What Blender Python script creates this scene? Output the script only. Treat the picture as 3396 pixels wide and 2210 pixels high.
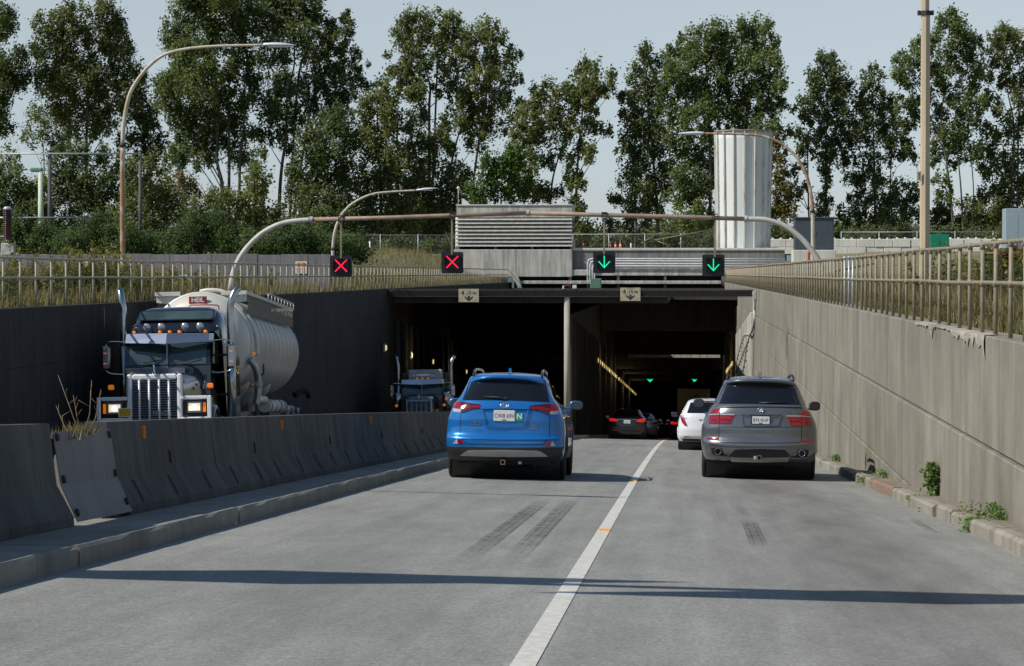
import bpy, math, random
import numpy as np
from mathutils import Vector, Matrix, Quaternion
from mathutils.geometry import tessellate_polygon

for _o in list(bpy.data.objects):
    bpy.data.objects.remove(_o, do_unlink=True)
SC = bpy.context.scene
COL = SC.collection
R = math.radians

# ------------------------------------------------------------------ camera
F = 8000.0                      # focal length in photo pixels (photo is 3396 x 2210)
ZC = 1.24                       # eye height above the road
VX, VY = 2258.0, 905.0          # where the level road direction meets the picture
cam_d = bpy.data.cameras.new('camera')
cam = bpy.data.objects.new('camera', cam_d)
COL.objects.link(cam)
cam_d.sensor_width = 36.0
cam_d.lens = F / 3396.0 * 36.0
cam_d.clip_start = 0.5
cam_d.clip_end = 60000.0
YAW = math.atan((VX - 1698) / F)
PITCH = math.atan(((1105 - VY) / F) / math.sqrt(1 + ((VX - 1698) / F) ** 2))
cam.location = (0, 0, ZC)
cam.rotation_euler = (math.pi / 2 - PITCH, 0, YAW)
SC.camera = cam
CAMR = cam.rotation_euler.to_matrix()

# ------------------------------------------------------------------ sky, sun, exposure
SUN_EL, SUN_BACK = 44.0, 24.0
_el, _bk = R(SUN_EL), R(SUN_BACK)
SUN = Vector((-math.cos(_bk) * math.cos(_el), -math.sin(_bk) * math.cos(_el), math.sin(_el)))
world = bpy.data.worlds.new('World')
SC.world = world
world.use_nodes = True
_nt = world.node_tree
for _n in list(_nt.nodes):
    _nt.nodes.remove(_n)
_sky = _nt.nodes.new('ShaderNodeTexSky')
_sky.sky_type = 'NISHITA'
_sky.sun_disc = False
_sky.sun_elevation = _el
_sky.sun_rotation = math.atan2(SUN.x, SUN.y)
_sky.altitude = 5000
_sky.air_density = 2.0
_sky.dust_density = 1.0
_sky.ozone_density = 3.0
_bg = _nt.nodes.new('ShaderNodeBackground')
_bg.inputs['Strength'].default_value = 0.10
_out = _nt.nodes.new('ShaderNodeOutputWorld')
# haze evens the low sky out to one pale grey-blue all round the horizon
_tc = _nt.nodes.new('ShaderNodeTexCoord'); _sp = _nt.nodes.new('ShaderNodeSeparateXYZ'); _cr = _nt.nodes.new('ShaderNodeValToRGB')
_nt.links.new(_tc.outputs['Generated'], _sp.inputs[0]); _nt.links.new(_sp.outputs[2], _cr.inputs[0])
for _k in range(3): _cr.color_ramp.elements.new(0.1 * _k + 0.05)
for _e, (_p, _c) in zip(_cr.color_ramp.elements, ((0.0, (0.60, 0.68, 1.06)), (0.045, (0.89, 0.88, 1.04)), (0.11, (1.37, 1.09, 0.98)), (0.3, (1.12, 1.05, 0.97)), (0.7, (1.0, 0.97, 0.92)))):
    _e.position = _p; _e.color = (*_c, 1)
_mx = _nt.nodes.new('ShaderNodeMix'); _mx.data_type = 'RGBA'; _mx.blend_type = 'MULTIPLY'; _mx.inputs[0].default_value = 1.0; _mx.clamp_result = False
_nt.links.new(_sky.outputs[0], _mx.inputs[6]); _nt.links.new(_cr.outputs[0], _mx.inputs[7])
_nt.links.new(_mx.outputs[2], _bg.inputs[0])
_nt.links.new(_bg.outputs[0], _out.inputs[0])

sun_d = bpy.data.lights.new('sun', 'SUN')
sun_d.energy = 4.2
sun_d.angle = R(0.53)
sun_d.color = (1.0, 0.955, 0.88)
sun = bpy.data.objects.new('sun', sun_d)
COL.objects.link(sun)
sun.rotation_euler = (-SUN).to_track_quat('-Z', 'Y').to_euler()
sun.location = (-60, -20, 80)

SC.view_settings.view_transform = 'Standard'
SC.view_settings.look = 'None'
SC.view_settings.gamma = 1.0
SC.view_settings.use_curve_mapping = False
SC.view_settings.exposure = 0.0
SC.cycles.max_bounces = 6
SC.cycles.transparent_max_bounces = 12
SC.cycles.use_denoising = True

# ------------------------------------------------------------------ helpers
def W(px, py, Y):
    """point at depth Y seen at photo pixel (px, py)"""
    d = CAMR @ Vector(((px - 1698) / F, (1105 - py) / F, -1.0))
    k = Y / d.y
    return Vector((d.x * k, Y, ZC + d.z * k))
K2 = 3396 / 2380.0
def W2(x, y, Y):
    return W(x * K2, y * K2, Y)

def smooth(t):
    t = max(0.0, min(1.0, t))
    return t * t * (3 - 2 * t)

def rz(X, Y):
    """road surface height"""
    z = -0.0537 * Y
    if Y > 31:
        z -= (min(Y, 115.0) - 31) ** 2 / 12400.0
    if Y > 115:
        z -= 0.01355 * (Y - 115)
    if Y < 0:
        z = -0.0537 * Y * 0.8
    if X > -5.15:
        return z - 0.02 * (X + 0.73)
    return z + 0.0884 + 0.02 * (X + 5.15)

XL, XR = -13.3, 3.36            # inner faces of the two retaining walls
ZT = ZC - 0.70                  # top of both walls
MATS = {}
ROOTM = {}

class MB:
    """collects faces for ONE mesh object"""
    def __init__(s):
        s.v = []; s.f = []; s.sm = []
    def add(s, vs, fs, smooth=False):
        b = len(s.v)
        s.v.extend([tuple(v) for v in vs])
        for f in fs:
            s.f.append(tuple(b + i for i in f)); s.sm.append(smooth)
        return s
    def box(s, x0, x1, y0, y1, z0, z1, c=0.0, M=None):
        if x0 > x1: x0, x1 = x1, x0
        if y0 > y1: y0, y1 = y1, y0
        if z0 > z1: z0, z1 = z1, z0
        if c <= 0:
            vs = [(x, y, z) for z in (z0, z1) for y in (y0, y1) for x in (x0, x1)]
            fs = [(0, 2, 3, 1), (4, 5, 7, 6), (0, 1, 5, 4), (2, 6, 7, 3), (0, 4, 6, 2), (1, 3, 7, 5)]
        else:
            c = min(c, (x1 - x0) * .45, (y1 - y0) * .45, (z1 - z0) * .45)
            vs = []; ix = {}
            for i, (X, sx) in enumerate(((x0, 1), (x1, -1))):
                for j, (Y, sy) in enumerate(((y0, 1), (y1, -1))):
                    for k, (Z, sz) in enumerate(((z0, 1), (z1, -1))):
                        for a in range(3):
                            p = [X + sx * c, Y + sy * c, Z + sz * c]
                            p[a] = (X, Y, Z)[a]
                            ix[i, j, k, a] = len(vs); vs.append(tuple(p))
            fs = []
            for k, fl in ((0, 1), (1, 0)):
                q = [ix[0, 0, k, 2], ix[0, 1, k, 2], ix[1, 1, k, 2], ix[1, 0, k, 2]]
                fs.append(q if fl else q[::-1])
                q = [ix[0, k, 0, 1], ix[1, k, 0, 1], ix[1, k, 1, 1], ix[0, k, 1, 1]]
                fs.append(q if fl else q[::-1])
                q = [ix[k, 0, 0, 0], ix[k, 0, 1, 0], ix[k, 1, 1, 0], ix[k, 1, 0, 0]]
                fs.append(q if fl else q[::-1])
            for a in range(2):
                for b in range(2):
                    fs.append((ix[0, a, b, 1], ix[1, a, b, 1], ix[1, a, b, 2], ix[0, a, b, 2]))
                    fs.append((ix[a, 0, b, 0], ix[a, 1, b, 0], ix[a, 1, b, 2], ix[a, 0, b, 2]))
                    fs.append((ix[a, b, 0, 0], ix[a, b, 1, 0], ix[a, b, 1, 1], ix[a, b, 0, 1]))
            for i in range(2):
                for j in range(2):
                    for k in range(2):
                        fs.append((ix[i, j, k, 0], ix[i, j, k, 1], ix[i, j, k, 2]))
        if M is not None:
            vs = [M @ Vector(v) for v in vs]
        return s.add(vs, fs)
    def tube(s, pts, r, n=8, caps=True, smooth=True):
        pts = [Vector(p) for p in pts]
        m = len(pts)
        rs = r if isinstance(r, (list, tuple)) else [r] * m
        t0 = (pts[1] - pts[0]).normalized()
        up = Vector((0, 0, 1)) if abs(t0.z) < 0.9 else Vector((0, 1, 0))
        nrm = t0.cross(up).normalized()
        vs = []
        for i in range(m):
            t = (pts[min(i + 1, m - 1)] - pts[max(i - 1, 0)]).normalized()
            nrm = (nrm - t * nrm.dot(t)).normalized()
            bi = t.cross(nrm)
            for k in range(n):
                a = 2 * math.pi * k / n
                vs.append(pts[i] + (nrm * math.cos(a) + bi * math.sin(a)) * rs[i])
        fs = []
        for i in range(m - 1):
            for k in range(n):
                k2 = (k + 1) % n
                fs.append((i * n + k, i * n + k2, (i + 1) * n + k2, (i + 1) * n + k))
        s.add(vs, fs, smooth)
        if caps:
            b = len(s.v) - len(vs)
            s.f.append(tuple(b + k for k in range(n))[::-1]); s.sm.append(False)
            s.f.append(tuple(b + (m - 1) * n + k for k in range(n))); s.sm.append(False)
        return s
    def lathe(s, prof, n=24, M=None, smooth=True, caps=True):
        """prof: (radius, height) along +Z of M"""
        vs = []
        for r, h in prof:
            for k in range(n):
                a = 2 * math.pi * k / n
                v = Vector((r * math.cos(a), r * math.sin(a), h))
                vs.append(M @ v if M is not None else v)
        m = len(prof); fs = []
        for i in range(m - 1):
            for k in range(n):
                k2 = (k + 1) % n
                fs.append((i * n + k, i * n + k2, (i + 1) * n + k2, (i + 1) * n + k))
        s.add(vs, fs, smooth)
        if caps:
            b = len(s.v) - len(vs)
            s.f.append(tuple(b + k for k in range(n))[::-1]); s.sm.append(False)
            s.f.append(tuple(b + (m - 1) * n + k for k in range(n))); s.sm.append(False)
        return s
    def prism(s, poly, fn, d0, d1):
        """2-D polygon (a,b) extruded from d0 to d1; fn(a,b,d) -> point"""
        n = len(poly)
        vs = [fn(a, b, d0) for a, b in poly] + [fn(a, b, d1) for a, b in poly]
        tri = tessellate_polygon([[Vector((a, b, 0)) for a, b in poly]])
        fs = [tuple(t) for t in tri] + [tuple(n + i for i in t)[::-1] for t in tri]
        fs += [(i, (i + 1) % n, n + (i + 1) % n, n + i) for i in range(n)]
        return s.add(vs, fs)
    def grid(s, fn, us, vs_, smooth=True):
        pts = [fn(u, v) for v in vs_ for u in us]
        n = len(us); fs = []
        for j in range(len(vs_) - 1):
            for i in range(n - 1):
                fs.append((j * n + i, j * n + i + 1, (j + 1) * n + i + 1, (j + 1) * n + i))
        return s.add(pts, fs, smooth)
    def build(s, name, mat, parent=None, world=True, flip=False):
        me = bpy.data.meshes.new(name)
        vs = s.v
        if parent is not None and world:
            inv = ROOTM[parent.name].inverted()
            vs = [inv @ Vector(v) for v in vs]
        me.from_pydata([tuple(v) for v in vs], [], s.f)
        me.polygons.foreach_set('use_smooth', s.sm)
        if mat is not None:
            me.materials.append(MATS[mat] if isinstance(mat, str) else mat)
        me.validate()
        me.update()
        fix_normals(me)
        o = bpy.data.objects.new(name, me)
        COL.objects.link(o)
        if parent is not None:
            o.parent = parent
            ROOTM[o.name] = ROOTM[parent.name]
        else:
            ROOTM[o.name] = Matrix.Identity(4)
        return o

import bmesh
def fix_normals(me):
    bm = bmesh.new(); bm.from_mesh(me)
    bmesh.ops.recalc_face_normals(bm, faces=bm.faces)
    bm.to_mesh(me); bm.free()

def empty(name, loc, rot=None, label=None, cat=None, group=None):
    o = bpy.data.objects.new(name, None)
    COL.objects.link(o)
    o.empty_display_size = 0.2
    m = Matrix.Translation(Vector(loc))
    if rot is not None:
        m = m @ rot.to_4x4()
    o.matrix_world = m
    ROOTM[o.name] = m
    tag(o, label, cat, group)
    return o

def tag(o, label=None, cat=None, group=None, kind=None):
    if label: o['label'] = label
    if cat: o['category'] = cat
    if group: o['group'] = group
    if kind: o['kind'] = kind
    return o

def copy_tree(o, parent=None):
    c = o.copy(); COL.objects.link(c)
    if parent is not None: c.parent = parent
    ROOTM[c.name] = ROOTM.get(parent.name if parent else o.name, Matrix.Identity(4))
    for ch in list(o.children):
        copy_tree(ch, c)
    return c

def text_mesh(name, s, size, mat, parent, M, extrude=0.002, bold=0.0, world=True, sx=1.0, shear=0.0):
    """lettering as a mesh; M maps the text plane (x right, y up, z out)"""
    cu = bpy.data.curves.new('tmp', 'FONT')
    cu.body = s; cu.size = size; cu.extrude = extrude; cu.offset = bold; cu.shear = shear
    cu.align_x = 'CENTER'; cu.align_y = 'CENTER'; cu.resolution_u = 3
    to = bpy.data.objects.new('tmp', cu); COL.objects.link(to)
    dg = bpy.context.evaluated_depsgraph_get()
    me = bpy.data.meshes.new_from_object(to.evaluated_get(dg))
    bpy.data.objects.remove(to, do_unlink=True)
    bpy.data.curves.remove(cu)
    S = Matrix.Diagonal((sx, 1, 1, 1))
    T = M @ S
    if parent is not None and world:
        T = ROOTM[parent.name].inverted() @ T
    me.transform(T)
    me.materials.clear(); me.materials.append(MATS[mat])
    me.name = name
    o = bpy.data.objects.new(name, me); COL.objects.link(o)
    if parent is not None:
        o.parent = parent
        ROOTM[o.name] = ROOTM[parent.name]
    return o

# ------------------------------------------------------------------ materials
def M_(name, col, rough=0.6, metal=0.0, var=0.15, scale=4.0, stretch=(1, 1, 1), col2=None, bump=0.0, bscale=60.0,
       coat=0.0, spec=0.5, detail=5.0, emit=None, es=0.0, trans=0.0, alpha=None, r0=0.35, r1=0.65):
    m = bpy.data.materials.new(name)
    m.use_nodes = True
    nt = m.node_tree; N = nt.nodes; L = nt.links
    b = N['Principled BSDF']
    tc = N.new('ShaderNodeTexCoord'); mp = N.new('ShaderNodeMapping')
    mp.inputs['Scale'].default_value = stretch
    L.new(tc.outputs['Object'], mp.inputs[0])
    nz = N.new('ShaderNodeTexNoise')
    nz.inputs['Scale'].default_value = scale
    nz.inputs['Detail'].default_value = detail
    nz.inputs['Roughness'].default_value = 0.62
    L.new(mp.outputs[0], nz.inputs['Vector'])
    cr = N.new('ShaderNodeValToRGB')
    c1 = [max(0, c * (1 - var)) for c in col]
    c2 = [min(1, c * (1 + var)) for c in col] if col2 is None else col2
    if col2 is not None: c1 = col
    cr.color_ramp.elements[0].position = r0; cr.color_ramp.elements[0].color = (*c1, 1)
    cr.color_ramp.elements[1].position = r1; cr.color_ramp.elements[1].color = (*c2, 1)
    L.new(nz.outputs[0], cr.inputs[0])
    L.new(cr.outputs[0], b.inputs['Base Color'])
    b.inputs['Roughness'].default_value = rough
    b.inputs['Metallic'].default_value = metal
    b.inputs['Coat Weight'].default_value = coat
    b.inputs['Coat Roughness'].default_value = 0.04
    b.inputs['Specular IOR Level'].default_value = spec
    b.inputs['Transmission Weight'].default_value = trans
    if alpha is not None: b.inputs['Alpha'].default_value = alpha
    if emit is not None:
        b.inputs['Emission Color'].default_value = (*emit, 1)
        b.inputs['Emission Strength'].default_value = es
    if bump > 0:
        n2 = N.new('ShaderNodeTexNoise'); n2.inputs['Scale'].default_value = bscale; n2.inputs['Detail'].default_value = 4
        L.new(tc.outputs['Object'], n2.inputs['Vector'])
        bp = N.new('ShaderNodeBump'); bp.inputs['Strength'].default_value = bump; bp.inputs['Distance'].default_value = 0.02
        L.new(n2.outputs[0], bp.inputs['Height']); L.new(bp.outputs[0], b.inputs['Normal'])
    MATS[name] = m
    return m

def concrete(name, col, streak=0.35, blotch=0.25, dark=(0.05, 0.045, 0.038), dk=0.5, world=True, sscale=3.0):
    """stained cast concrete: soft blotches, vertical runs, fine grit"""
    m = bpy.data.materials.new(name); m.use_nodes = True
    nt = m.node_tree; N = nt.nodes; L = nt.links; b = N['Principled BSDF']
    g = N.new('ShaderNodeNewGeometry')
    def noise(sc, st, det=5.0, ro=0.6):
        mp = N.new('ShaderNodeMapping'); mp.inputs['Scale'].default_value = st
        L.new(g.outputs['Position'], mp.inputs[0])
        n = N.new('ShaderNodeTexNoise'); n.inputs['Scale'].default_value = sc
        n.inputs['Detail'].default_value = det; n.inputs['Roughness'].default_value = ro
        L.new(mp.outputs[0], n.inputs['Vector']); return n.outputs[0]
    def ramp(src, p0, c0, p1, c1):
        r = N.new('ShaderNodeValToRGB')
        r.color_ramp.elements[0].position = p0; r.color_ramp.elements[0].color = (*c0, 1)
        r.color_ramp.elements[1].position = p1; r.color_ramp.elements[1].color = (*c1, 1)
        L.new(src, r.inputs[0]); return r.outputs[0]
    def mix(a, bb, fac, mode='MIX'):
        x = N.new('ShaderNodeMix'); x.data_type = 'RGBA'; x.blend_type = mode
        if isinstance(fac, float): x.inputs[0].default_value = fac
        else: L.new(fac, x.inputs[0])
        for sk, v in ((6, a), (7, bb)):
            if isinstance(v, tuple): x.inputs[sk].default_value = (*v, 1)
            else: L.new(v, x.inputs[sk])
        return x.outputs[2]
    lo = tuple(c * (1 - blotch) for c in col); hi = tuple(min(1, c * (1 + blotch)) for c in col)
    base = ramp(noise(0.7, (1, 1, 1)), 0.3, lo, 0.7, hi)
    st = noise(sscale, (1, 1, 0.07), 6.0, 0.7)
    s1 = ramp(st, 0.36, (1 - streak,) * 3, 0.62, (1 + streak * .35,) * 3)
    c = mix(base, s1, 1.0, 'MULTIPLY')
    dm = ramp(noise(1.6, (1, 1, 0.09), 8.0, 0.74), 0.53, (0, 0, 0), 0.74, (dk, dk, dk))
    c = mix(c, dark, dm)
    gr = ramp(noise(28.0, (1, 1, 1), 3.0, 0.7), 0.25, (0.86,) * 3, 0.75, (1.12,) * 3)
    c = mix(c, gr, 1.0, 'MULTIPLY')
    L.new(c, b.inputs['Base Color'])
    b.inputs['Roughness'].default_value = 0.92
    b.inputs['Specular IOR Level'].default_value = 0.25
    bp = N.new('ShaderNodeBump'); bp.inputs['Strength'].default_value = 0.35; bp.inputs['Distance'].default_value = 0.012
    L.new(noise(18.0, (1, 1, 1), 5.0), bp.inputs['Height']); L.new(bp.outputs[0], b.inputs['Normal'])
    MATS[name] = m
    return m

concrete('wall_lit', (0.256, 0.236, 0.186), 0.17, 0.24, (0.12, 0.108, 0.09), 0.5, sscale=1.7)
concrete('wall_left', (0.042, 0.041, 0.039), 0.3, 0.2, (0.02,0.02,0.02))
concrete('barrier', (0.105, 0.102, 0.093), 0.3, 0.25, (0.04, 0.037, 0.032), 0.6)
concrete('kerb', (0.30, 0.275, 0.22), 0.2, 0.25, (0.12, 0.08, 0.05), 0.6)
concrete('kerb_left', (0.26, 0.25, 0.215), 0.15, 0.2)
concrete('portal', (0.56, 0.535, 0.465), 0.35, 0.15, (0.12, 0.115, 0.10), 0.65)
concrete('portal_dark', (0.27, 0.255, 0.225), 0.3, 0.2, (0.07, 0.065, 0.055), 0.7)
concrete('pale_concrete', (0.62, 0.60, 0.53), 0.12, 0.1, (0.3, 0.28, 0.24), 0.3)
concrete('block_white', (0.70, 0.68, 0.61), 0.1, 0.08, (0.38, 0.36, 0.3), 0.3)
concrete('grey_wall', (0.23, 0.215, 0.22), 0.3, 0.15, (0.13, 0.12, 0.12), 0.6)
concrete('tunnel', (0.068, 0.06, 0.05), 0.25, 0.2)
concrete('column', (0.46, 0.43, 0.35), 0.1, 0.15)
concrete('spall', (0.40, 0.365, 0.295), 0.05, 0.35)
M_('white_line', (0.62, 0.60, 0.53), 0.75, var=0.14, scale=14, bump=0.2, bscale=120)
M_('reflector_orange', (0.85, 0.28, 0.015), 0.35, var=0.1, emit=(1, 0.35, 0.03), es=0.0)
M_('reflector_base', (0.75, 0.55, 0.1), 0.5)
M_('pipe_tan', (0.30, 0.255, 0.175), 0.55, var=0.2, scale=7, col2=(0.21, 0.165, 0.105))
M_('pipe_grey', (0.33, 0.30, 0.22), 0.55, var=0.2, scale=6)
M_('galv', (0.42, 0.45, 0.47), 0.45, 0.3, var=0.12, scale=8)
M_('rust_tube', (0.36, 0.275, 0.20), 0.6, var=0.2, scale=3, col2=(0.28, 0.19, 0.125))
M_('arm_pale', (0.55, 0.54, 0.49), 0.55, var=0.2, scale=3, col2=(0.42, 0.36, 0.27), r0=0.45, r1=0.75)
M_('pole_tan', (0.56, 0.45, 0.29), 0.6, var=0.1, scale=1.5, col2=(0.46, 0.36, 0.24), stretch=(1, 1, 0.3))
M_('pole_rust', (0.55, 0.52, 0.44), 0.65, scale=5, col2=(0.34, 0.19, 0.095), stretch=(1, 1, 0.35), r0=0.38, r1=0.52)
M_('pole_cream', (0.55, 0.51, 0.40), 0.6, scale=4, col2=(0.43, 0.33, 0.21), stretch=(1, 1, 0.4), r0=0.48, r1=0.66)
M_('lamp_alu', (0.72, 0.74, 0.76), 0.4, 0.2, var=0.06)
M_('lamp_glass', (0.6, 0.62, 0.6), 0.2, var=0.05)
M_('signal_black', (0.012, 0.013, 0.014), 0.45, var=0.25)
M_('red_led', (0.3, 0.005, 0.02), 0.4, emit=(1.0, 0.018, 0.07), es=1.5)
M_('green_led', (0.01, 0.3, 0.12), 0.4, emit=(0.0, 0.85, 0.38), es=1.3)
M_('sign_cream', (0.50, 0.46, 0.33), 0.6, var=0.1, scale=6, col2=(0.40, 0.33, 0.2))
M_('sign_ink', (0.03, 0.035, 0.05), 0.6)
M_('net', (0.045, 0.042, 0.04), 0.9, var=0.25, scale=20)
M_('green_cabinet', (0.13, 0.24, 0.17), 0.5, var=0.25, scale=9)
M_('green_box', (0.0, 0.21, 0.115), 0.5, var=0.06)
M_('dark_cabinet', (0.055, 0.075, 0.09), 0.5, var=0.1)
M_('grey_cabinet', (0.30, 0.37, 0.41), 0.5, var=0.05)
M_('white_pipe', (0.66, 0.67, 0.68), 0.4, var=0.1, scale=5)
M_('rust_steel', (0.10, 0.030, 0.018), 0.8, var=0.3, scale=4)
M_('tank_white', (0.68, 0.69, 0.65), 0.75, var=0.05, scale=0.8, stretch=(1, 1, 0.25))
M_('tank_rib', (0.62, 0.62, 0.58), 0.6, scale=3, col2=(0.36, 0.22, 0.13), stretch=(1, 1, 0.25), r0=0.52, r1=0.72)
M_('louvre', (0.62, 0.60, 0.53), 0.8, var=0.15, scale=3)
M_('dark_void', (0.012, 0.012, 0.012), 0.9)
M_('pale_green_pole', (0.55, 0.62, 0.46), 0.6, var=0.08)
M_('green_pole', (0.14, 0.19, 0.13), 0.6, var=0.2)
M_('timber_grey', (0.10, 0.10, 0.09), 0.8, var=0.3, stretch=(6, 6, 0.3))
M_('insulator', (0.05, 0.012, 0.01), 0.25, var=0.1)
M_('cone_orange', (0.75, 0.12, 0.02), 0.5)
M_('white_paint', (0.78, 0.77, 0.73), 0.5, var=0.06)
M_('yellow_paint', (0.72, 0.42, 0.01), 0.5, var=0.05)
M_('sign_red', (0.5, 0.03, 0.02), 0.5)
M_('black_rubber', (0.014, 0.014, 0.015), 0.75, var=0.3, scale=30)
M_('black_plastic', (0.02, 0.021, 0.022), 0.55, var=0.2, scale=20)
M_('steel_plate', (0.135, 0.137, 0.132), 0.6, 0.0, var=0.2, scale=2, stretch=(1, 1, 0.3))
M_('bolt', (0.03, 0.03, 0.03), 0.6)
M_('conduit', (0.45, 0.45, 0.43), 0.5, var=0.2)
M_('tunnel_lamp', (0.9, 0.7, 0.3), 0.5, emit=(1.0, 0.74, 0.28), es=0.8)
# ================================================================== SETTING
rng = random.Random(7)
def G(px, py, dz=0.0):
    """point on the road under photo pixel"""
    lo, hi = 3.0, 300.0
    for _ in range(50):
        mid = (lo + hi) / 2
        p = W(px, py, mid)
        if p.z > rz(p.x, mid) + dz: lo = mid
        else: hi = mid
    p = W(px, py, lo)
    return Vector((p.x, p.y, rz(p.x, p.y) + dz))

def frange(a, b, st):
    n = max(1, int(round((b - a) / st)))
    return [a + (b - a) * i / n for i in range(n + 1)]

def along(mb, prof, Y0, Y1, step=4.0, xref=None, smooth=False, jit=0.0):
    """closed cross-section (X, dz) carried along the road"""
    ys = frange(Y0, Y1, step); n = len(prof); vs = []
    for y in ys:
        for (x, dz) in prof:
            j = rng.uniform(-jit, jit) if jit else 0
            vs.append((x + j, y, rz(x if xref is None else xref, y) + dz + j * .5))
    fs = []
    for i in range(len(ys) - 1):
        for k in range(n):
            k2 = (k + 1) % n
            fs.append((i * n + k, i * n + k2, (i + 1) * n + k2, (i + 1) * n + k))
    mb.add(vs, fs, smooth)
    b = len(mb.v) - len(vs)
    tri = tessellate_polygon([[Vector((x, z, 0)) for x, z in prof]])
    for t in tri:
        mb.f.append(tuple(b + i for i in t)); mb.sm.append(False)
        mb.f.append(tuple(b + (len(ys) - 1) * n + i for i in t)[::-1]); mb.sm.append(False)
    return mb

# ---- asphalt
def asphalt():
    m = bpy.data.materials.new('asphalt'); m.use_nodes = True
    nt = m.node_tree; N = nt.nodes; L = nt.links; b = N['Principled BSDF']
    g = N.new('ShaderNodeNewGeometry')
    def noise(sc, st=(1, 1, 1), det=4.0, ro=0.6):
        mp = N.new('ShaderNodeMapping'); mp.inputs['Scale'].default_value = st
        L.new(g.outputs['Position'], mp.inputs[0])
        n = N.new('ShaderNodeTexNoise'); n.inputs['Scale'].default_value = sc
        n.inputs['Detail'].default_value = det; n.inputs['Roughness'].default_value = ro
        L.new(mp.outputs[0], n.inputs['Vector']); return n.outputs[0]
    def ramp(src, els):
        r = N.new('ShaderNodeValToRGB')
        while len(r.color_ramp.elements) < len(els): r.color_ramp.elements.new(0.5)
        for e, (p, c) in zip(r.color_ramp.elements, els):
            e.position = p; e.color = (*c, 1) if isinstance(c, tuple) else (c, c, c, 1)
        L.new(src, r.inputs[0]); return r.outputs[0]
    def mul(a, bb):
        x = N.new('ShaderNodeMix'); x.data_type = 'RGBA'; x.blend_type = 'MULTIPLY'; x.inputs[0].default_value = 1
        L.new(a, x.inputs[6]); L.new(bb, x.inputs[7]); return x.outputs[2]
    base = ramp(noise(0.35, (1, 0.35, 1), 5), [(0.3, (0.258, 0.256, 0.232)), (0.7, (0.310, 0.307, 0.280))])
    c = mul(base, ramp(noise(42, det=2, ro=0.8), [(0.25, 0.62), (0.5, 1.0), (0.75, 1.42)]))
    c = mul(c, ramp(noise(16, det=3, ro=0.8), [(0.25, 0.86), (0.75, 1.14)]))
    c = mul(c, ramp(noise(2.2, (1, 0.22, 1), 6, 0.7), [(0.35, 0.84), (0.65, 1.07)]))
    c = mul(c, ramp(noise(1.0, (3.2, 0.05, 1), 5, 0.65), [(0.33, 0.86), (0.67, 1.08)]))
    # oil band down the middle of each lane, polished wheel tracks either side
    sx = N.new('ShaderNodeSeparateXYZ'); L.new(g.outputs['Position'], sx.inputs[0])
    def band(x0, wd, amt, tint, yst):
        s = N.new('ShaderNodeMath'); s.operation = 'SUBTRACT'; L.new(sx.outputs[0], s.inputs[0]); s.inputs[1].default_value = x0
        d = N.new('ShaderNodeMath'); d.operation = 'DIVIDE'; L.new(s.outputs[0], d.inputs[0]); d.inputs[1].default_value = wd
        p = N.new('ShaderNodeMath'); p.operation = 'MULTIPLY'; L.new(d.outputs[0], p.inputs[0]); L.new(d.outputs[0], p.inputs[1])
        e = N.new('ShaderNodeMath'); e.operation = 'MULTIPLY'; L.new(p.outputs[0], e.inputs[0]); e.inputs[1].default_value = -1
        ex = N.new('ShaderNodeMath'); ex.operation = 'EXPONENT'; L.new(e.outputs[0], ex.inputs[0])
        nn = ramp(noise(0.55, (1.2, yst, 1), 5, 0.65), [(0.35, 0.0), (0.68, 1.0)])
        q = N.new('ShaderNodeMath'); q.operation = 'MULTIPLY'; L.new(ex.outputs[0], q.inputs[0]); L.new(nn, q.inputs[1])
        q2 = N.new('ShaderNodeMath'); q2.operation = 'MULTIPLY'; L.new(q.outputs[0], q2.inputs[0]); q2.inputs[1].default_value = amt
        x = N.new('ShaderNodeMix'); x.data_type = 'RGBA'; L.new(q2.outputs[0], x.inputs[0])
        L.new(c, x.inputs[6]); x.inputs[7].default_value = (*tint, 1); return x.outputs[2]
    c = band(1.3, 0.75, 1.0, (0.125, 0.113, 0.105), 0.22)
    c = band(-2.4, 0.6, 0.45, (0.13, 0.125, 0.12), 0.3)
    L.new(c, b.inputs['Base Color'])
    b.inputs['Roughness'].default_value = 0.88
    b.inputs['Specular IOR Level'].default_value = 0.3
    bp = N.new('ShaderNodeBump'); bp.inputs['Strength'].default_value = 0.55; bp.inputs['Distance'].default_value = 0.006
    L.new(noise(70, det=2), bp.inputs['Height']); L.new(bp.outputs[0], b.inputs['Normal'])
    MATS['asphalt'] = m
asphalt()
YS = frange(-40, 30, 5) + frange(33, 120, 3)[0:] + frange(125, 430, 15)
XS = [-14.4, -12.0, -9.3, -7.5, -5.15, -4.2, -2.4, -0.73, 1.0, 2.9, 4.6]
mb = MB(); mb.grid(lambda x, y: (x, y, rz(x, y)), XS, YS, smooth=False)
tag(mb.build('road', 'asphalt'), kind='structure')

# ---- painted line, raised reflectors, tyre marks
mb = MB(); mb.grid(lambda x, y: (-0.735 + x, y, rz(-0.735 + x, y) + 0.004), [-0.06, 0.06], frange(-20, 200, 3), smooth=False)
tag(mb.build('lane_line', 'white_line'), kind='structure')

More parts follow.
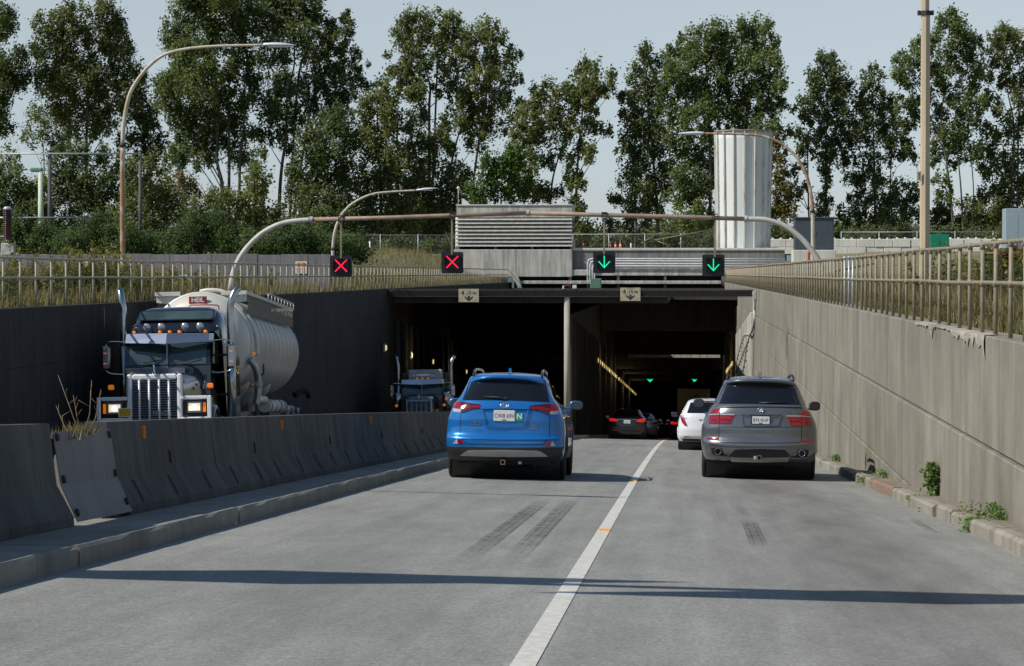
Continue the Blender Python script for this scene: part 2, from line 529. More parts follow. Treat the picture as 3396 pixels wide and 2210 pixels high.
def skid_mat(name, dens):
    m = bpy.data.materials.new(name); m.use_nodes = True
    nt = m.node_tree; N = nt.nodes; L = nt.links; b = N['Principled BSDF']
    b.inputs['Base Color'].default_value = (0.075, 0.07, 0.075, 1); b.inputs['Roughness'].default_value = 0.9
    g = N.new('ShaderNodeNewGeometry'); n = N.new('ShaderNodeTexNoise'); n.inputs['Scale'].default_value = 9; n.inputs['Detail'].default_value = 6
    n.inputs['Roughness'].default_value = 0.8
    L.new(g.outputs['Position'], n.inputs['Vector'])
    r = N.new('ShaderNodeValToRGB'); r.color_ramp.elements[0].position = 0.36; r.color_ramp.elements[0].color = (0, 0, 0, 1)
    r.color_ramp.elements[1].position = 0.7; r.color_ramp.elements[1].color = (dens,) * 3 + (1,)
    L.new(n.outputs[0], r.inputs[0])
    uv = N.new('ShaderNodeAttribute'); uv.attribute_name = 'fade'
    q = N.new('ShaderNodeMath'); q.operation = 'MULTIPLY'; L.new(r.outputs[0], q.inputs[0]); L.new(uv.outputs['Fac'], q.inputs[1])
    L.new(q.outputs[0], b.inputs['Alpha'])
    MATS[name] = m
skid_mat('skid', 0.9)
def skid(p0, p1, width, ribs, fade=1.0):
    a, b = G(*p0), G(*p1)
    mb = MB(); fv = []
    n = 16
    for k in range(ribs):
        w = width / ribs; x0 = -width / 2 + k * w; x1 = x0 + w * 0.9
        vs = []
        for i in range(n + 1):
            t = i / n; y = a.y + (b.y - a.y) * t; xc = a.x + (b.x - a.x) * t
            for x in (x0, x1):
                vs.append((xc + x, y, rz(xc + x, y) + 0.003)); fv.append(fade * min(1, 3 * t, 3 * (1 - t)) * (0.7 + 0.3 * (k % 2)))
        mb.add(vs, [(2 * i, 2 * i + 1, 2 * i + 3, 2 * i + 2) for i in range(n)])
    o = mb.build('tyre_mark', 'skid'); tag(o, kind='structure')
    at = o.data.attributes.new('fade', 'FLOAT', 'POINT'); at.data.foreach_set('value', fv)
skid((1515, 1880), (1815, 1652), 0.20, 6)
skid((1680, 1880), (1903, 1652), 0.20, 6)
skid((2523, 1822), (2480, 1722), 0.17, 5)
skid((2478, 1718), (2437, 1672), 0.15, 3, 0.5)
skid((2395, 1740), (2375, 1695), 0.16, 3, 0.3)
skid((3118, 1778), (3015, 1720), 0.10, 2, 0.7)
skid((2380, 1670), (2330, 1655), 0.2, 3, 0.25)

def reflector(px, py, label):
    p = G(px, py)
    e = empty('road_reflector', p, None, label, 'reflector', 'orange raised reflectors on the road')
    mb = MB(); mb.prism([(-.055, 0), (.055, 0), (.03, .02), (-.03, .02)], lambda a, b, d: (p.x + d, p.y + a, p.z + b), -.055, .055)
    mb.build('reflector_body', 'reflector_base', e)
    mb = MB(); mb.add([(p.x + s * .05, p.y - y - .002, p.z + z + .003) for (s, y, z) in ((-1, .053, .0), (1, .053, .0), (1, .032, .018), (-1, .032, .018))], [(0, 1, 2, 3)])
    mb.build('reflector_face', 'reflector_orange', e)
_rl = [(2005, 1763, 'raised orange road reflector on the white line, nearest the camera'),
       (2100, 1599, 'raised orange road reflector on the white line beside the blue car shadow'),
       (2147, 1527, 'third raised orange reflector along the white lane line'),
       (2168, 1494, 'fourth raised orange reflector along the white lane line'),
       (2203, 1464, 'orange reflector on the white line at the tunnel shadow edge'),
       (765, 1740, 'orange road reflector by the left kerb, nearest the camera'),
       (1327, 1588, 'orange road reflector by the left kerb just left of the blue car'),
       (1930, 1459, 'orange road reflector between blue car and black sedan')]
for a in _rl: reflector(*a)

# ---- left kerb with its ledge, in cast lengths
e = empty('kerb_left', (-4.2, 30, rz(-4.2, 30))); tag(e, kind='structure')
y = -20.0; i = 0
while y < 190:
    ln = 6.1
    mb = MB(); o_ = rng.uniform(-.012, .012)
    along(mb, [(-5.6, -.1), (-4.2 + o_, -.1), (-4.2 + o_, .125), (-4.225 + o_, .15), (-5.6, .16)], y, y + ln - .015, 0.45, xref=-4.2, jit=0.006 if y < 60 else 0)
    mb.build('kerb_length', 'kerb_left', e)
    y += ln
# ---- right kerb: separate stones, uneven, with gaps; a ledge behind
e = empty('kerb_right', (2.9, 30, rz(2.9, 30))); tag(e, kind='structure')
M_('ledge_dirt', (0.22, 0.19, 0.14), 0.95, var=0.3, scale=9, bump=0.6, bscale=30)
mb = MB(); along(mb, [(3.02, -.1), (XR + .05, -.1), (XR + .05, .12), (3.02, .115)], -20, 190, 4, xref=2.9, jit=0.01)
mb.build('ledge', 'ledge_dirt', e)
M_('kerb_brown', (0.24, 0.165, 0.115), 0.9, var=0.3, scale=6, bump=0.4, bscale=30)
_edges = [-20, -12, -4, 4, 12, 17.6, 21.4, 26.4, 27.9, 31.0, 33.6, 36.4, 37.7, 40.6, 45, 52, 60, 70, 80, 95, 110, 140, 190]
for a, b in zip(_edges[:-1], _edges[1:]):
    mb = MB(); o_ = rng.uniform(-.02, .03); g_ = rng.uniform(.03, .14) if a < 60 else .02; t_ = rng.uniform(-.015, .015)
    along(mb, [(2.90 + o_, -.1), (3.06, -.1), (3.06, .15 + t_), (2.93 + o_, .15 + t_), (2.90 + o_, .12 + t_)], a + g_ / 2, b - g_ / 2, 0.5, xref=2.9, jit=0.006)
    mb.build('kerb_stone', 'kerb_brown' if (31 < a < 35 or 36 < a < 37) else 'kerb', e)

# ---- retaining walls in lifts and bays
LIFTS = [ZT, ZC - 1.93, ZC - 3.11, -3.12, -4.36, -5.6, -6.85, -8.1, -9.4, -10.7, -12.5, -14.5]
def retaining_wall(name, label, side, mat, bays):
    Xf = XR if side > 0 else XL
    e = empty(name, (Xf, 60, rz(Xf, 60)), None, label, 'wall')
    for a, b in zip(bays[:-1], bays[1:]):
        for k, (zt, zb) in enumerate(zip(LIFTS[:-1], LIFTS[1:])):
            zr = min(rz(0, a), rz(0, b)) - .4
            if zt < zr: continue
            if zt > max(rz(0, a), rz(0, b)) + 30: continue
            off = (-0.035 * min(k, 1) - 0.014 * max(0, k - 1)) * (1 if side > 0 else .15)
            x0 = Xf + side * off
            mb = MB()
            mb.box(x0, Xf + side * .45, a + .003, b - .003, max(zb + (.022 if side > 0 else .004), zr - 2), zt, c=.012 if side > 0 else .004)
            mb.build('wall_panel', mat, e)
    # backing so the joints are closed
    mb = MB(); mb.box(Xf + side * .03, Xf + side * .42, bays[0], bays[-1], -15, ZT - .05); mb.build('backing', mat, e)
    return e
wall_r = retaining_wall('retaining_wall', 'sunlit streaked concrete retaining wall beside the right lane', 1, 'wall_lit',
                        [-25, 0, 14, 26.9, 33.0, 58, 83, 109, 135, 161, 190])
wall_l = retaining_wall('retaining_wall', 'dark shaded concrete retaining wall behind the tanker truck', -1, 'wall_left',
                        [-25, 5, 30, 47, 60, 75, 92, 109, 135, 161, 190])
# broken pale edge on the sunlit wall
mb = MB()
def jag(seed):
    r = random.Random(seed); return [r.random() for _ in range(80)]
J = jag(3)
ys = frange(26.95, 34.8, 0.16)
top = []; bot = []
for i, y in enumerate(ys):
    t = (y - 26.95) / (34.8 - 26.95)
    dep = (0.05 + 0.13 * max(0, 1 - t * 1.6)) * (0.3 + 1.0 * J[i]) * (0.3 if 0.42 < t < 0.66 else 1.0) + (0.12 if 0.70 < t < 0.74 else 0)
    if i == 0: dep = 0.30
    top.append(y); bot.append(dep)
vs = []; fs = []
for i, y in enumerate(ys):
    for k in range(5):
        f = k / 4
        vs.append((XR - .012 - .012 * J[(i * 3 + k * 7) % 80] * (1 if 0 < k < 4 else 0), y, ZT + .006 - bot[i] * f))
    vs.append((XR + .10 + .12 * J[(i * 5) % 80], y, ZT + .012 + .01 * J[(i * 2) % 80]))
n = 6
for i in range(len(ys) - 1):
    for k in range(4): fs.append((i * n + k, i * n + k + 1, (i + 1) * n + k + 1, (i + 1) * n + k))
    fs.append((i * n + 5, i * n, (i + 1) * n, (i + 1) * n + 5))
mb.add(vs, fs)
o = mb.build('broken_edge', 'spall', wall_r)

# ---- ground either side of the cutting and behind the portal (one sheet)
def zg(X, Y):
    if X < 0: d = -13.7 - X
    else: d = X - 3.8
    far = smooth((Y - 112) / 70.0)
    if X < 0:
        z = ZT - .02 + smooth(d / 7.0) * (0.58 + 1.75 * far)
    else:
        z = ZT - .02 + smooth(d / 11.0) * (0.35 + 2.0 * far)
    if Y > 190.2:
        z = max(z, ZT + smooth((Y - 189) / 3.0) * 2.25)
    return z
M_('ground_dry', (0.27, 0.22, 0.12), 0.95, var=0.3, scale=0.9, col2=(0.075, 0.095, 0.03), bump=0.5, bscale=8, r0=.38, r1=.66)
xl = [-4000, -1500, -600, -250, -120, -70, -50, -40, -34, -30, -27, -24, -22, -20, -18.5, -17, -16, -15, -14.3, -13.72]
xr = [3.8, 4.4, 5, 6, 7, 8, 10, 12, 14, 16, 20, 26, 34, 50, 80, 150, 300, 700, 2000, 4000]
ya = [-300, -80, -30] + frange(-10, 190, 5)
yb = [190.3, 190.8, 191.5, 192.5, 195, 200, 215, 240, 300, 450, 900, 2500, 9000]
mb = MB()
mb.grid(lambda x, y: (x, y, zg(x, y)), xl, ya + yb)
mb.grid(lambda x, y: (x, y, zg(x, y)), xr, ya + yb)
mb.grid(lambda x, y: (x, y, zg(x, y)), [-13.72, -10, -6, -3, 0, 3.8], yb)
tag(mb.build('ground', 'ground_dry'), kind='structure')

# ---- far hills
M_('hill_forest', (0.06, 0.085, 0.08), 0.95, var=0.3, scale=0.002)
mb = MB()
hx = frange(-9000, 9000, 150)
def hz(x):
    u = x
    return 60 + 420 * math.exp(-((u + 2050) / 1500) ** 2) + 160 * math.exp(-((u - 2600) / 1500) ** 2) + 200 * math.exp(-((u - 700) / 500) ** 2) \
        + 40 * math.sin(u / 330.0) + 25 * math.sin(u / 140.0 + 1)
mb.grid(lambda x, k: (x, 15000 + 2500 * k, -150 + (hz(x) + 150) * math.sin(k * math.pi / 2)), hx, [0, .3, .6, .85, 1.0], smooth=True)
tag(mb.build('hills', 'hill_forest'), kind='structure')

# ---- sunscreen frame at the mouth, median wall, roof, tunnel tubes
YP = 109.0
pe = empty('tunnel_portal', (-5.15, YP, rz(-5.15, YP)), None, 'dark twin tunnel mouth with netted beam and concrete headwall', 'tunnel')
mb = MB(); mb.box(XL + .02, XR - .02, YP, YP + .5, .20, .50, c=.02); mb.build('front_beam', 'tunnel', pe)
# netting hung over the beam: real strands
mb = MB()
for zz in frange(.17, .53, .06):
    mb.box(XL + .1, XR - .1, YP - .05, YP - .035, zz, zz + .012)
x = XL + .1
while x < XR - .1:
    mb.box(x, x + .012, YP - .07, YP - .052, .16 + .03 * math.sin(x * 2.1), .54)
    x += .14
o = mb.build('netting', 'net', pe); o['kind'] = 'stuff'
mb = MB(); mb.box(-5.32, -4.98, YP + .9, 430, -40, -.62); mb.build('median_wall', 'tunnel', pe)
cz = rz(-5.15, YP)
mb = MB(); mb.lathe([(.135, cz - .1), (.135, .19)], 20, Matrix.Translation((-5.14, YP + .15, 0))); mb.build('column', 'column', pe)
mb = MB(); mb.box(-5.5, -4.78, YP + .02, YP + .45, .17, .36, c=.02); mb.build('column_cap', 'conduit', pe)
# roofs
def zroof(y): return .185 - .0064 * (y - 109.5)
mb = MB()
for (x0, x1, y0, y1) in ((XL - .3, -.6, YP + .51, 183.0), (-.6, XR + .3, 143.5, 183.0)):
    mb.add([(x, y, zroof(y) - d) for d in (0, .3) for y in (y0, y1) for x in (x0, x1)], [(0, 1, 3, 2), (4, 6, 7, 5), (0, 4, 5, 1), (2, 3, 7, 6), (0, 2, 6, 4), (1, 5, 7, 3)])
mb.build('roof_slab', 'tunnel', pe)
mb = MB(); mb.box(XL - .3, XR + .3, 182.6, 182.99, -4.98, -.6); mb.build('hanging_wall', 'tunnel', pe)
mb = MB(); mb.box(-4.0, 3.0, 185.3, 185.7, -5.30, -.3); mb.build('inner_lintel', 'portal', pe)
mb = MB(); mb.box(XL - .3, -4.0, 184.0, 185.7, -16, -.3); mb.box(3.0, XR + .3, 184.0, 185.7, -16, -.3)
def ceil(Y): return rz(-.7, Y) + 5.6
mb2 = MB()
mb2.grid(lambda x, y: (x, y, ceil(y)), [XL - .3, XR + .3], [185.71, 250, 330, 430], smooth=False)
mb2.grid(lambda x, y: (x, y, ceil(y) + .3), [XL - .3, XR + .3], [185.71, 250, 330, 430], smooth=False)
mb2.box(XL - .3, XR + .3, 185.72, 186.4, -6.2, .1)
mb2.box(XL - .3, XR + .3, 429, 430, -45, -10)
mb2.box(XL - .5, XL, 190, 430, -45, 0); mb2.box(XR, XR + .5, 190, 430, -45, 0)
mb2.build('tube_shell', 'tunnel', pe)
# crossbeam that catches a little light inside the right tube
mb = MB(); mb.box(-4.9, XR - .02, 150.0, 150.5, -2.35, -.5); mb.build('inner_beam', 'tunnel', pe)
# ribs on the sunlit wall inside the mouth and on the dark walls
for i in range(13):
    y = 112.5 + i * 2.4
    zt = -.55 - (y - 112) * 0.062
    mb = MB(); mb.box(XR - .16, XR - .02, y, y + .38, rz(3, y), zt, c=.02); mb.build('wall_rib', 'portal', pe)
for i in range(16):
    y = 111.5 + i * 3.0
    mb = MB(); mb.box(XL + .03, XL + .2, y, y + .4, rz(-13, y), -1.0 - (y - 112) * .06, c=.02); mb.build('wall_rib', 'wall_left', pe)
    mb = MB(); mb.box(-4.985, -4.87, y, y + .4, rz(-5, y), -.9 - (y - 112) * .06, c=.02); mb.build('wall_rib', 'tunnel', pe)

# ---- headwall behind the roof
YH = 187.0
def Hx(px): return W(px, 905, YH).x
def Hz(py): return W(2258, py, YH).z
he = empty('portal_headwall', (-5, YH, ZT), None, 'stained pale concrete headwall with ledges above the tunnel mouth', 'wall')
for (a, b, mt) in ((1505, 1712, 'portal'), (1713, 1898, 'portal')):
    mb = MB(); mb.box(Hx(a), Hx(b) - .01, YH, YH + 3, Hz(917), Hz(826), c=.03); mb.build('wall_panel', mt, he)
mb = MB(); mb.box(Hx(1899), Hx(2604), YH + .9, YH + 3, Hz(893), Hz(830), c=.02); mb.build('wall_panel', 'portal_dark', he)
mb = MB(); mb.box(Hx(1899), Hx(2606), YH + .8, YH + 3, Hz(829.6), Hz(821), c=.03); mb.build('coping', 'pale_concrete', he)
xs_ = [1712, 1890, 2050, 2206, 2392]
for a, b in zip(xs_[:-1], xs_[1:]):
    if a > 1890 - 1:
        mb = MB(); mb.box(Hx(a) + .02, Hx(b), YH + .1, YH + 2, Hz(913), Hz(893.5), c=.04); mb.build('ledge_beam', 'portal', he)
    mb = MB(); mb.box(Hx(a) + .02, Hx(b), YH - .3, YH + 1.5, Hz(941), Hz(930), c=.03); mb.build('ledge_beam', 'portal', he)
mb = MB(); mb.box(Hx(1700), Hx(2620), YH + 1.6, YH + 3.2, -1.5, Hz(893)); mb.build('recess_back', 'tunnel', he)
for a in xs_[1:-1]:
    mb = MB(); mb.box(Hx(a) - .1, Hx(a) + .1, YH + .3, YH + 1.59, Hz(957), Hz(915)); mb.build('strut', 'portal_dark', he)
mb = MB(); mb.prism([(1698, 896), (1712, 896), (1735, 958), (1722, 958), (1698, 915)], lambda a, b, d: (Hx(a), YH - .5 + d, Hz(b)), 0, .3); mb.build('end_bracket', 'portal', he)
mb = MB(); mb.box(Hx(2393), Hx(2640), YH + .5, YH + 2, Hz(948), Hz(888), c=.05); mb.build('wall_panel', 'portal', he)

# ---- tunnel lamps
def lamp_row(x, sgn, Y0, Y1, step, drop, label, group, mt='tunnel_lamp', h=.24):
    y = Y0
    while y < Y1:
        z = rz(x, y) + drop
        e = empty('tunnel_lamp', (x, y, z), None, label, 'lamp', group)
        mb = MB(); mb.box(x - .05, x + .05, y - .02, y + .26, z - h / 2 - .03, z + h / 2 + .03, c=.01); mb.build('housing', 'conduit', e)
        mb = MB(); mb.box(x + sgn * .051, x + sgn * .082, y - .03, y + .2, z - h / 2, z + h / 2, c=.01); mb.build('lens', mt, e)
        if int(y / step) % 4 == 0:
            ld = bpy.data.lights.new('lamp_light', 'POINT'); ld.energy = 22; ld.color = (1, .76, .42); ld.shadow_soft_size = .12
            lo = bpy.data.objects.new('lamp_light', ld); COL.objects.link(lo); lo.parent = e; lo.location = (sgn * .35, .1, 0)
        y += step
lamp_row(-4.80, 1, 139, 175, 3.6, 4.45, 'small yellow lamp in the bright row along the dark median wall of the right tube', 'lamps along the median wall')
lamp_row(-4.80, 1, 179, 262, 6.4, 4.45, 'small yellow lamp in the bright row along the dark median wall of the right tube', 'lamps along the median wall')
lamp_row(3.12, -1, 145, 163, 3.6, 4.6, 'small yellow lamp in the row high on the right tunnel wall', 'lamps along the right tunnel wall')
for k, (px, py) in enumerate([(1279, 1156), (1365, 1181), (1436, 1202), (1496, 1217), (1547, 1235)]):
    Y = 8000 * 13.0 / (2258 - px)
    p = W(px, py, Y)
    e = empty('tunnel_lamp', p, None, ['first', 'second', 'third', 'fourth', 'fifth'][k] + ' small yellow lamp from the mouth on the left tube wall', 'lamp', 'lamps on the left tube wall')
    mb = MB(); mb.box(p.x - .1, p.x - .02, p.y, p.y + .3, p.z - .18, p.z + .18, c=.01); mb.build('housing', 'conduit', e)
    mb = MB(); mb.box(p.x - .01, p.x + .03, p.y, p.y + .25, p.z - .11, p.z + .11, c=.01); mb.build('lens', 'tunnel_lamp', e)
    if k in (1, 3):
        ld = bpy.data.lights.new('lamp_light', 'POINT'); ld.energy = 14; ld.color = (1, .76, .42); ld.shadow_soft_size = .12
        lo = bpy.data.objects.new('lamp_light', ld); COL.objects.link(lo); lo.parent = e; lo.location = (.4, .1, 0)
M_('barrier_slot', (0.05, 0.048, 0.044), 0.9)
# ================================================================== STREET FURNITURE AND STRUCTURES
TXT = Matrix(((1, 0, 0, 0), (0, 0, -1, 0), (0, 1, 0, 0), (0, 0, 0, 1)))   # text plane facing -Y
def text_at(p): return Matrix.Translation(p) @ TXT

# ---- pipe railings
def railing(label, X, Y0, Y1, step, h, hm, mat, special=()):
    e = empty('pipe_railing', (X, (Y0 + Y1) / 2, ZT), None, label, 'railing')
    ys = frange(Y0, Y1, 4.0)
    r_ = random.Random(int(abs(X) * 10))
    dz = {i: r_.uniform(-.012, .012) for i in range(len(ys))}
    for nm, hh in (('top_rail', h), ('middle_rail', hm)):
        mb = MB(); mb.tube([(X + dz[i] * .5, y, ZT + hh + dz[i]) for i, y in enumerate(ys)], .024, 8); mb.build(nm, mat, e)
    mb = MB(); mb.tube([(0, 0, -.06), (0, 0, h - .01)], .0245, 8)
    mb.tube([(0, 0, hm - .035), (0, 0, hm + .035)], .032, 8); mb.tube([(0, 0, h - .05), (0, 0, h + .026)], .030, 8)
    post = mb.build('post', mat, e, world=False)
    yc = (Y0 + Y1) / 2; post.location = (0, Y0 - yc, 0)
    y = Y0 + step; k = 0
    while y < Y1:
        c = post.copy(); COL.objects.link(c); c.parent = e
        c.location = (r_.uniform(-.008, .008), y - yc, r_.uniform(-.01, .01))
        c.rotation_euler = (r_.uniform(-.006, .006), r_.uniform(-.006, .006), 0)
        if any(a < y < b for a, b in special):
            c.data = post.data.copy(); c.data.materials.clear(); c.data.materials.append(MATS['galv'])
        y += step * r_.uniform(.97, 1.03); k += 1
    return e
railing('tan pipe railing along the top of the sunlit right wall', XR + .13, 12, 203, 1.17, 1.03, .585, 'pipe_tan', ((48.3, 51.8),))
railing('weathered pipe railing along the top of the shaded left wall', XL - .13, 36, 188, 1.24, 1.0, .60, 'pipe_grey')

# ---- median barrier
def jersey(mb, Y0, Y1, top=.82, step=1.5, jit=.004):
    xc = -5.15
    pr = [(xc - .30, 0), (xc + .30, 0), (xc + .30, .075), (xc + .165, .33), (xc + .10, top), (xc - .10, top), (xc - .165, .33), (xc - .30, .075)]
    along(mb, [(x, z + .15) for x, z in pr], Y0, Y1, step, xref=-4.6, jit=jit)
be = empty('barrier_end', (-5.15, 10, rz(-4.6, 10) + .15), None, 'dark concrete median barrier length at the left picture edge', 'barrier')
for a, b in ((-25, -8), (-7.985, 4), (4.015, 12.2), (12.215, 19.0)):
    mb = MB(); jersey(mb, a, b); mb.build('barrier_segment', 'barrier', be)
me_ = empty('median_barrier', (-5.15, 60, rz(-4.6, 60) + .15), None, 'long concrete median barrier running past the tanker into the tunnel', 'barrier')
segs = [20.95, 25.6, 31.7, 37.8, 43.9, 50, 56.1, 62.2, 68.3, 74.4, 80.5, 86.6, 92.7, 98.8, 104.9, 109]
for a, b in zip(segs[:-1], segs[1:]):
    mb = MB(); jersey(mb, a, b - .015); mb.build('barrier_segment', 'barrier', me_)
    if a < 60:
        for k in range(4):
            yy = a + .7 + k * 1.45 + rng.uniform(-.15, .15)
            if yy > b - .3: break
            zb = rz(-4.6, yy) + .15
            m2 = MB(); m2.prism([(-4.845, .10), (-4.945, .29), (-4.955, .29), (-4.853, .095)], lambda x, z, d: (x + .003, yy + d, zb + z), 0, .024)
            m2.build('drain_slot', 'barrier_slot', me_)
            if k == 1:
                m2 = MB(); m2.prism([(-4.98, .38), (-4.995, .50), (-5.01, .50), (-4.995, .38)], lambda x, z, d: (x + .004, yy + .3 + d, zb + z), 0, .03)
                m2.build('drain_slot', 'barrier_slot', me_)
# broken end, rubble and the bolted plate
mb = MB(); along(mb, [(-5.42, .15), (-4.9, .15), (-5.0, .72), (-5.06, .86), (-5.24, .88), (-5.3, .7)], 20.25, 20.93, .17, xref=-4.6, jit=.05); mb.build('broken_end', 'portal_dark', me_)
pl = empty('steel_plate', (-4.9, 20, rz(-4.6, 20) + .15), None, 'grey steel plate bolted across the gap in the median barrier', 'plate')
mb = MB()
along(mb, [(-4.835, .18), (-4.828, .18), (-4.963, .48), (-5.028, .905), (-5.035, .905), (-4.97, .48)], 19.04, 20.98, .5, xref=-4.6)
mb.build('plate_sheet', 'steel_plate', pl)
for yy, zz, xx in ((19.12, .86, -5.02), (19.12, .52, -4.968), (19.12, .25, -4.858), (20.9, .86, -5.02), (20.9, .52, -4.968), (20.9, .27, -4.866)):
    mb = MB(); mb.lathe([(.034, 0), (.034, .02), (.02, .03)], 10, Matrix.Translation((xx - .004, yy, rz(-4.6, yy) + zz)) @ Matrix.Rotation(R(80), 4, 'Y')); mb.build('bolt', 'bolt', pl)
for k, (px, py) in enumerate([(455, 1467), (925, 1432), (1225, 1412)]):
    Y = 8000 * 5.02 / (2258 - px); p = W(px, py, Y); zb = rz(-4.6, Y)
    mb = MB(); mb.box(-5.06, -5.005, Y, Y + .02, zb + .80, zb + .92, c=.004)
    mb.build('delineator', 'reflector_orange', me_)

# ---- arch gantry with the lane signals
YG = 75.0
ge = empty('signal_gantry', (-5, YG, ZT), None, 'arched tube gantry spanning the cutting above the lane signals', 'gantry')
def g2(x, y): return W2(x, y, YG)
def smooth_path(pts, n=6):
    out = []
    P = [pts[0]] + list(pts) + [pts[-1]]
    for i in range(1, len(P) - 2):
        for k in range(n):
            t = k / n
            p0, p1, p2, p3 = (Vector(P[i + j]) for j in (-1, 0, 1, 2))
            out.append(.5 * ((2 * p1) + (-p0 + p2) * t + (2 * p0 - 5 * p1 + 4 * p2 - p3) * t * t + (-p0 + 3 * p1 - 3 * p2 + p3) * t ** 3))
    out.append(Vector(pts[-1]))
    return out
la = smooth_path([g2(x, y) for x, y in ((534, 690), (537, 662), (546, 622), (570, 580), (610, 541), (660, 517), (721, 510))])
mb = MB(); mb.tube(la, [.095 - .02 * i / (len(la) - 1) for i in range(len(la))], 12); mb.build('curved_arm', 'arm_pale', ge)
ra = smooth_path([g2(x, y) for x, y in ((1736, 508.5), (1780, 510), (1825, 525), (1862, 553), (1888, 583), (1903, 606), (1912, 630))])
mb = MB(); mb.tube(ra, [.075 + .02 * i / (len(ra) - 1) for i in range(len(ra))], 12); mb.build('curved_arm', 'arm_pale', ge)
bm_ = [g2(x, y) for x, y in ((726, 509.5), (900, 505.5), (1050, 500), (1227, 494.5))]
mb = MB(); mb.tube(bm_, .068, 12); mb.build('cross_tube', 'rust_tube', ge)
bm2 = [g2(x, y) for x, y in ((1227, 494.5), (1404, 499), (1600, 504), (1731, 508))]
mb = MB(); mb.tube(bm2, .068, 12); mb.build('cross_tube', 'rust_tube', ge)
for (x, y, r) in ((724, 510, .105), (1227, 494.5, .092), (1733.5, 508.2, .105)):
    p = g2(x, y); mb = MB(); mb.lathe([(r, -.045), (r, .045)], 14, Matrix.Translation(p) @ Matrix.Rotation(R(90), 4, 'Y'), smooth=False); mb.build('flange', 'conduit', ge)

def led_stroke(mb, p, q, Y, n=9, r=.021):
    for i in range(n):
        t = i / (n - 1); x = p[0] + (q[0] - p[0]) * t; z = p[1] + (q[1] - p[1]) * t
        mb.lathe([(r, 0), (r * .7, .012)], 8, Matrix.Translation((x, Y, z)) @ Matrix.Rotation(R(90), 4, 'X'))
def lane_signal(cx, cy, hx, hy, kind, label):
    c = W(cx, cy, YG); k = YG / F
    e = empty('lane_signal', c, None, label, 'signal', 'lane control signals on the gantry')
    w = .345; h = .335
    def rr(w, h, r):
        o = []
        for sx, sz, a0 in ((1, 1, 0), (-1, 1, 90), (-1, -1, 180), (1, -1, 270)):
            for a in (0, 30, 60, 90):
                o.append((c.x + sx * (w - r) + r * math.cos(R(a0 + a)), c.z + sz * (h - r) + r * math.sin(R(a0 + a))))
        return o
    mb = MB(); mb.prism(rr(w, h, .05), lambda a, b, d: (a, c.y + d, b), -.012, .012); mb.build('back_board', 'signal_black', e)
    mb = MB(); mb.box(c.x - .27, c.x + .31, c.y + .013, c.y + .26, c.z - .27, c.z + .25, c=.03); mb.build('housing', 'signal_black', e)
    mb = MB()
    mb.box(c.x - .235, c.x - .222, c.y - .22, c.y - .013, c.z - .18, c.z + .22); mb.box(c.x + .222, c.x + .235, c.y - .22, c.y - .013, c.z - .18, c.z + .22)
    mb.box(c.x - .235, c.x + .235, c.y - .24, c.y - .013, c.z + .221, c.z + .234); mb.box(c.x - .2, c.x + .2, c.y - .06, c.y - .013, c.z - .215, c.z - .2)
    mb.build('visor', 'signal_black', e)
    mb = MB(); Y = c.y - .014
    if kind == 'x':
        led_stroke(mb, (c.x - .17, c.z + .19), (c.x + .17, c.z - .15), Y, 11, .024); led_stroke(mb, (c.x + .17, c.z + .19), (c.x - .17, c.z - .15), Y, 11, .024)
        mb.build('red_cross', 'red_led', e)
    else:
        led_stroke(mb, (c.x, c.z + .19), (c.x, c.z - .15), Y, 11, .019)
        led_stroke(mb, (c.x, c.z - .16), (c.x - .165, c.z + .02), Y, 8, .019); led_stroke(mb, (c.x, c.z - .16), (c.x + .165, c.z + .02), Y, 8, .019)
        mb.build('green_arrow', 'green_led', e)
    t = W(hx, hy, YG)
    mb = MB(); mb.box(t.x - .028, t.x + .028, YG - .03, YG + .03, c.z + .25, t.z - .07, c=.006); mb.build('hanger', 'pipe_tan', e)
    mb = MB(); mb.box(t.x - .09, t.x + .09, YG - .095, YG + .095, t.z - .10, t.z - .072, c=.006); mb.box(t.x - .09, t.x + .09, YG - .095, YG + .095, t.z + .072, t.z + .1, c=.006)
    for s in (-1, 1): mb.box(t.x + s * .07 - .01, t.x + s * .07 + .01, YG - .09, YG - .075, t.z - .09, t.z + .09)
    mb.build('clamp', 'bolt', e)
lane_signal(1131, 882, 1131, 723, 'x', 'lane signal showing a red cross, leftmost of the four on the gantry')
lane_signal(1500, 870, 1499, 712, 'x', 'lane signal showing a red cross, beside the stained headwall')
lane_signal(2004, 869, 2004, 713, 'a', 'lane signal with green down arrow, left of the two green ones')
lane_signal(2366, 879, 2371, 718, 'a', 'lane signal with green down arrow hanging below the white silo')

for k, (px, py) in enumerate(((2156, 1259), (2303, 1258))):
    c = W(px, py, 232)
    e = empty('tunnel_signal', c, None, ['small green arrow signal inside the tunnel above the left lane', 'small green arrow signal inside the tunnel above the right lane'][k], 'signal', 'arrow signals inside the tunnel')
    mb = MB(); mb.box(c.x - .36, c.x + .36, c.y + .02, c.y + .3, c.z - .4, c.z + .36, c=.03); mb.build('housing', 'signal_black', e)
    mb = MB(); Y = c.y
    led_stroke(mb, (c.x, c.z + .28), (c.x, c.z - .24), Y, 9, .045)
    led_stroke(mb, (c.x, c.z - .26), (c.x - .27, c.z + .02), Y, 7, .045); led_stroke(mb, (c.x, c.z - .26), (c.x + .27, c.z + .02), Y, 7, .045)
    mb.build('green_arrow', 'green_led', e)
    mb = MB(); mb.box(c.x - .04, c.x + .04, c.y + .1, c.y + .2, c.z + .361, ceil(232)); mb.build('hanger', 'conduit', e)

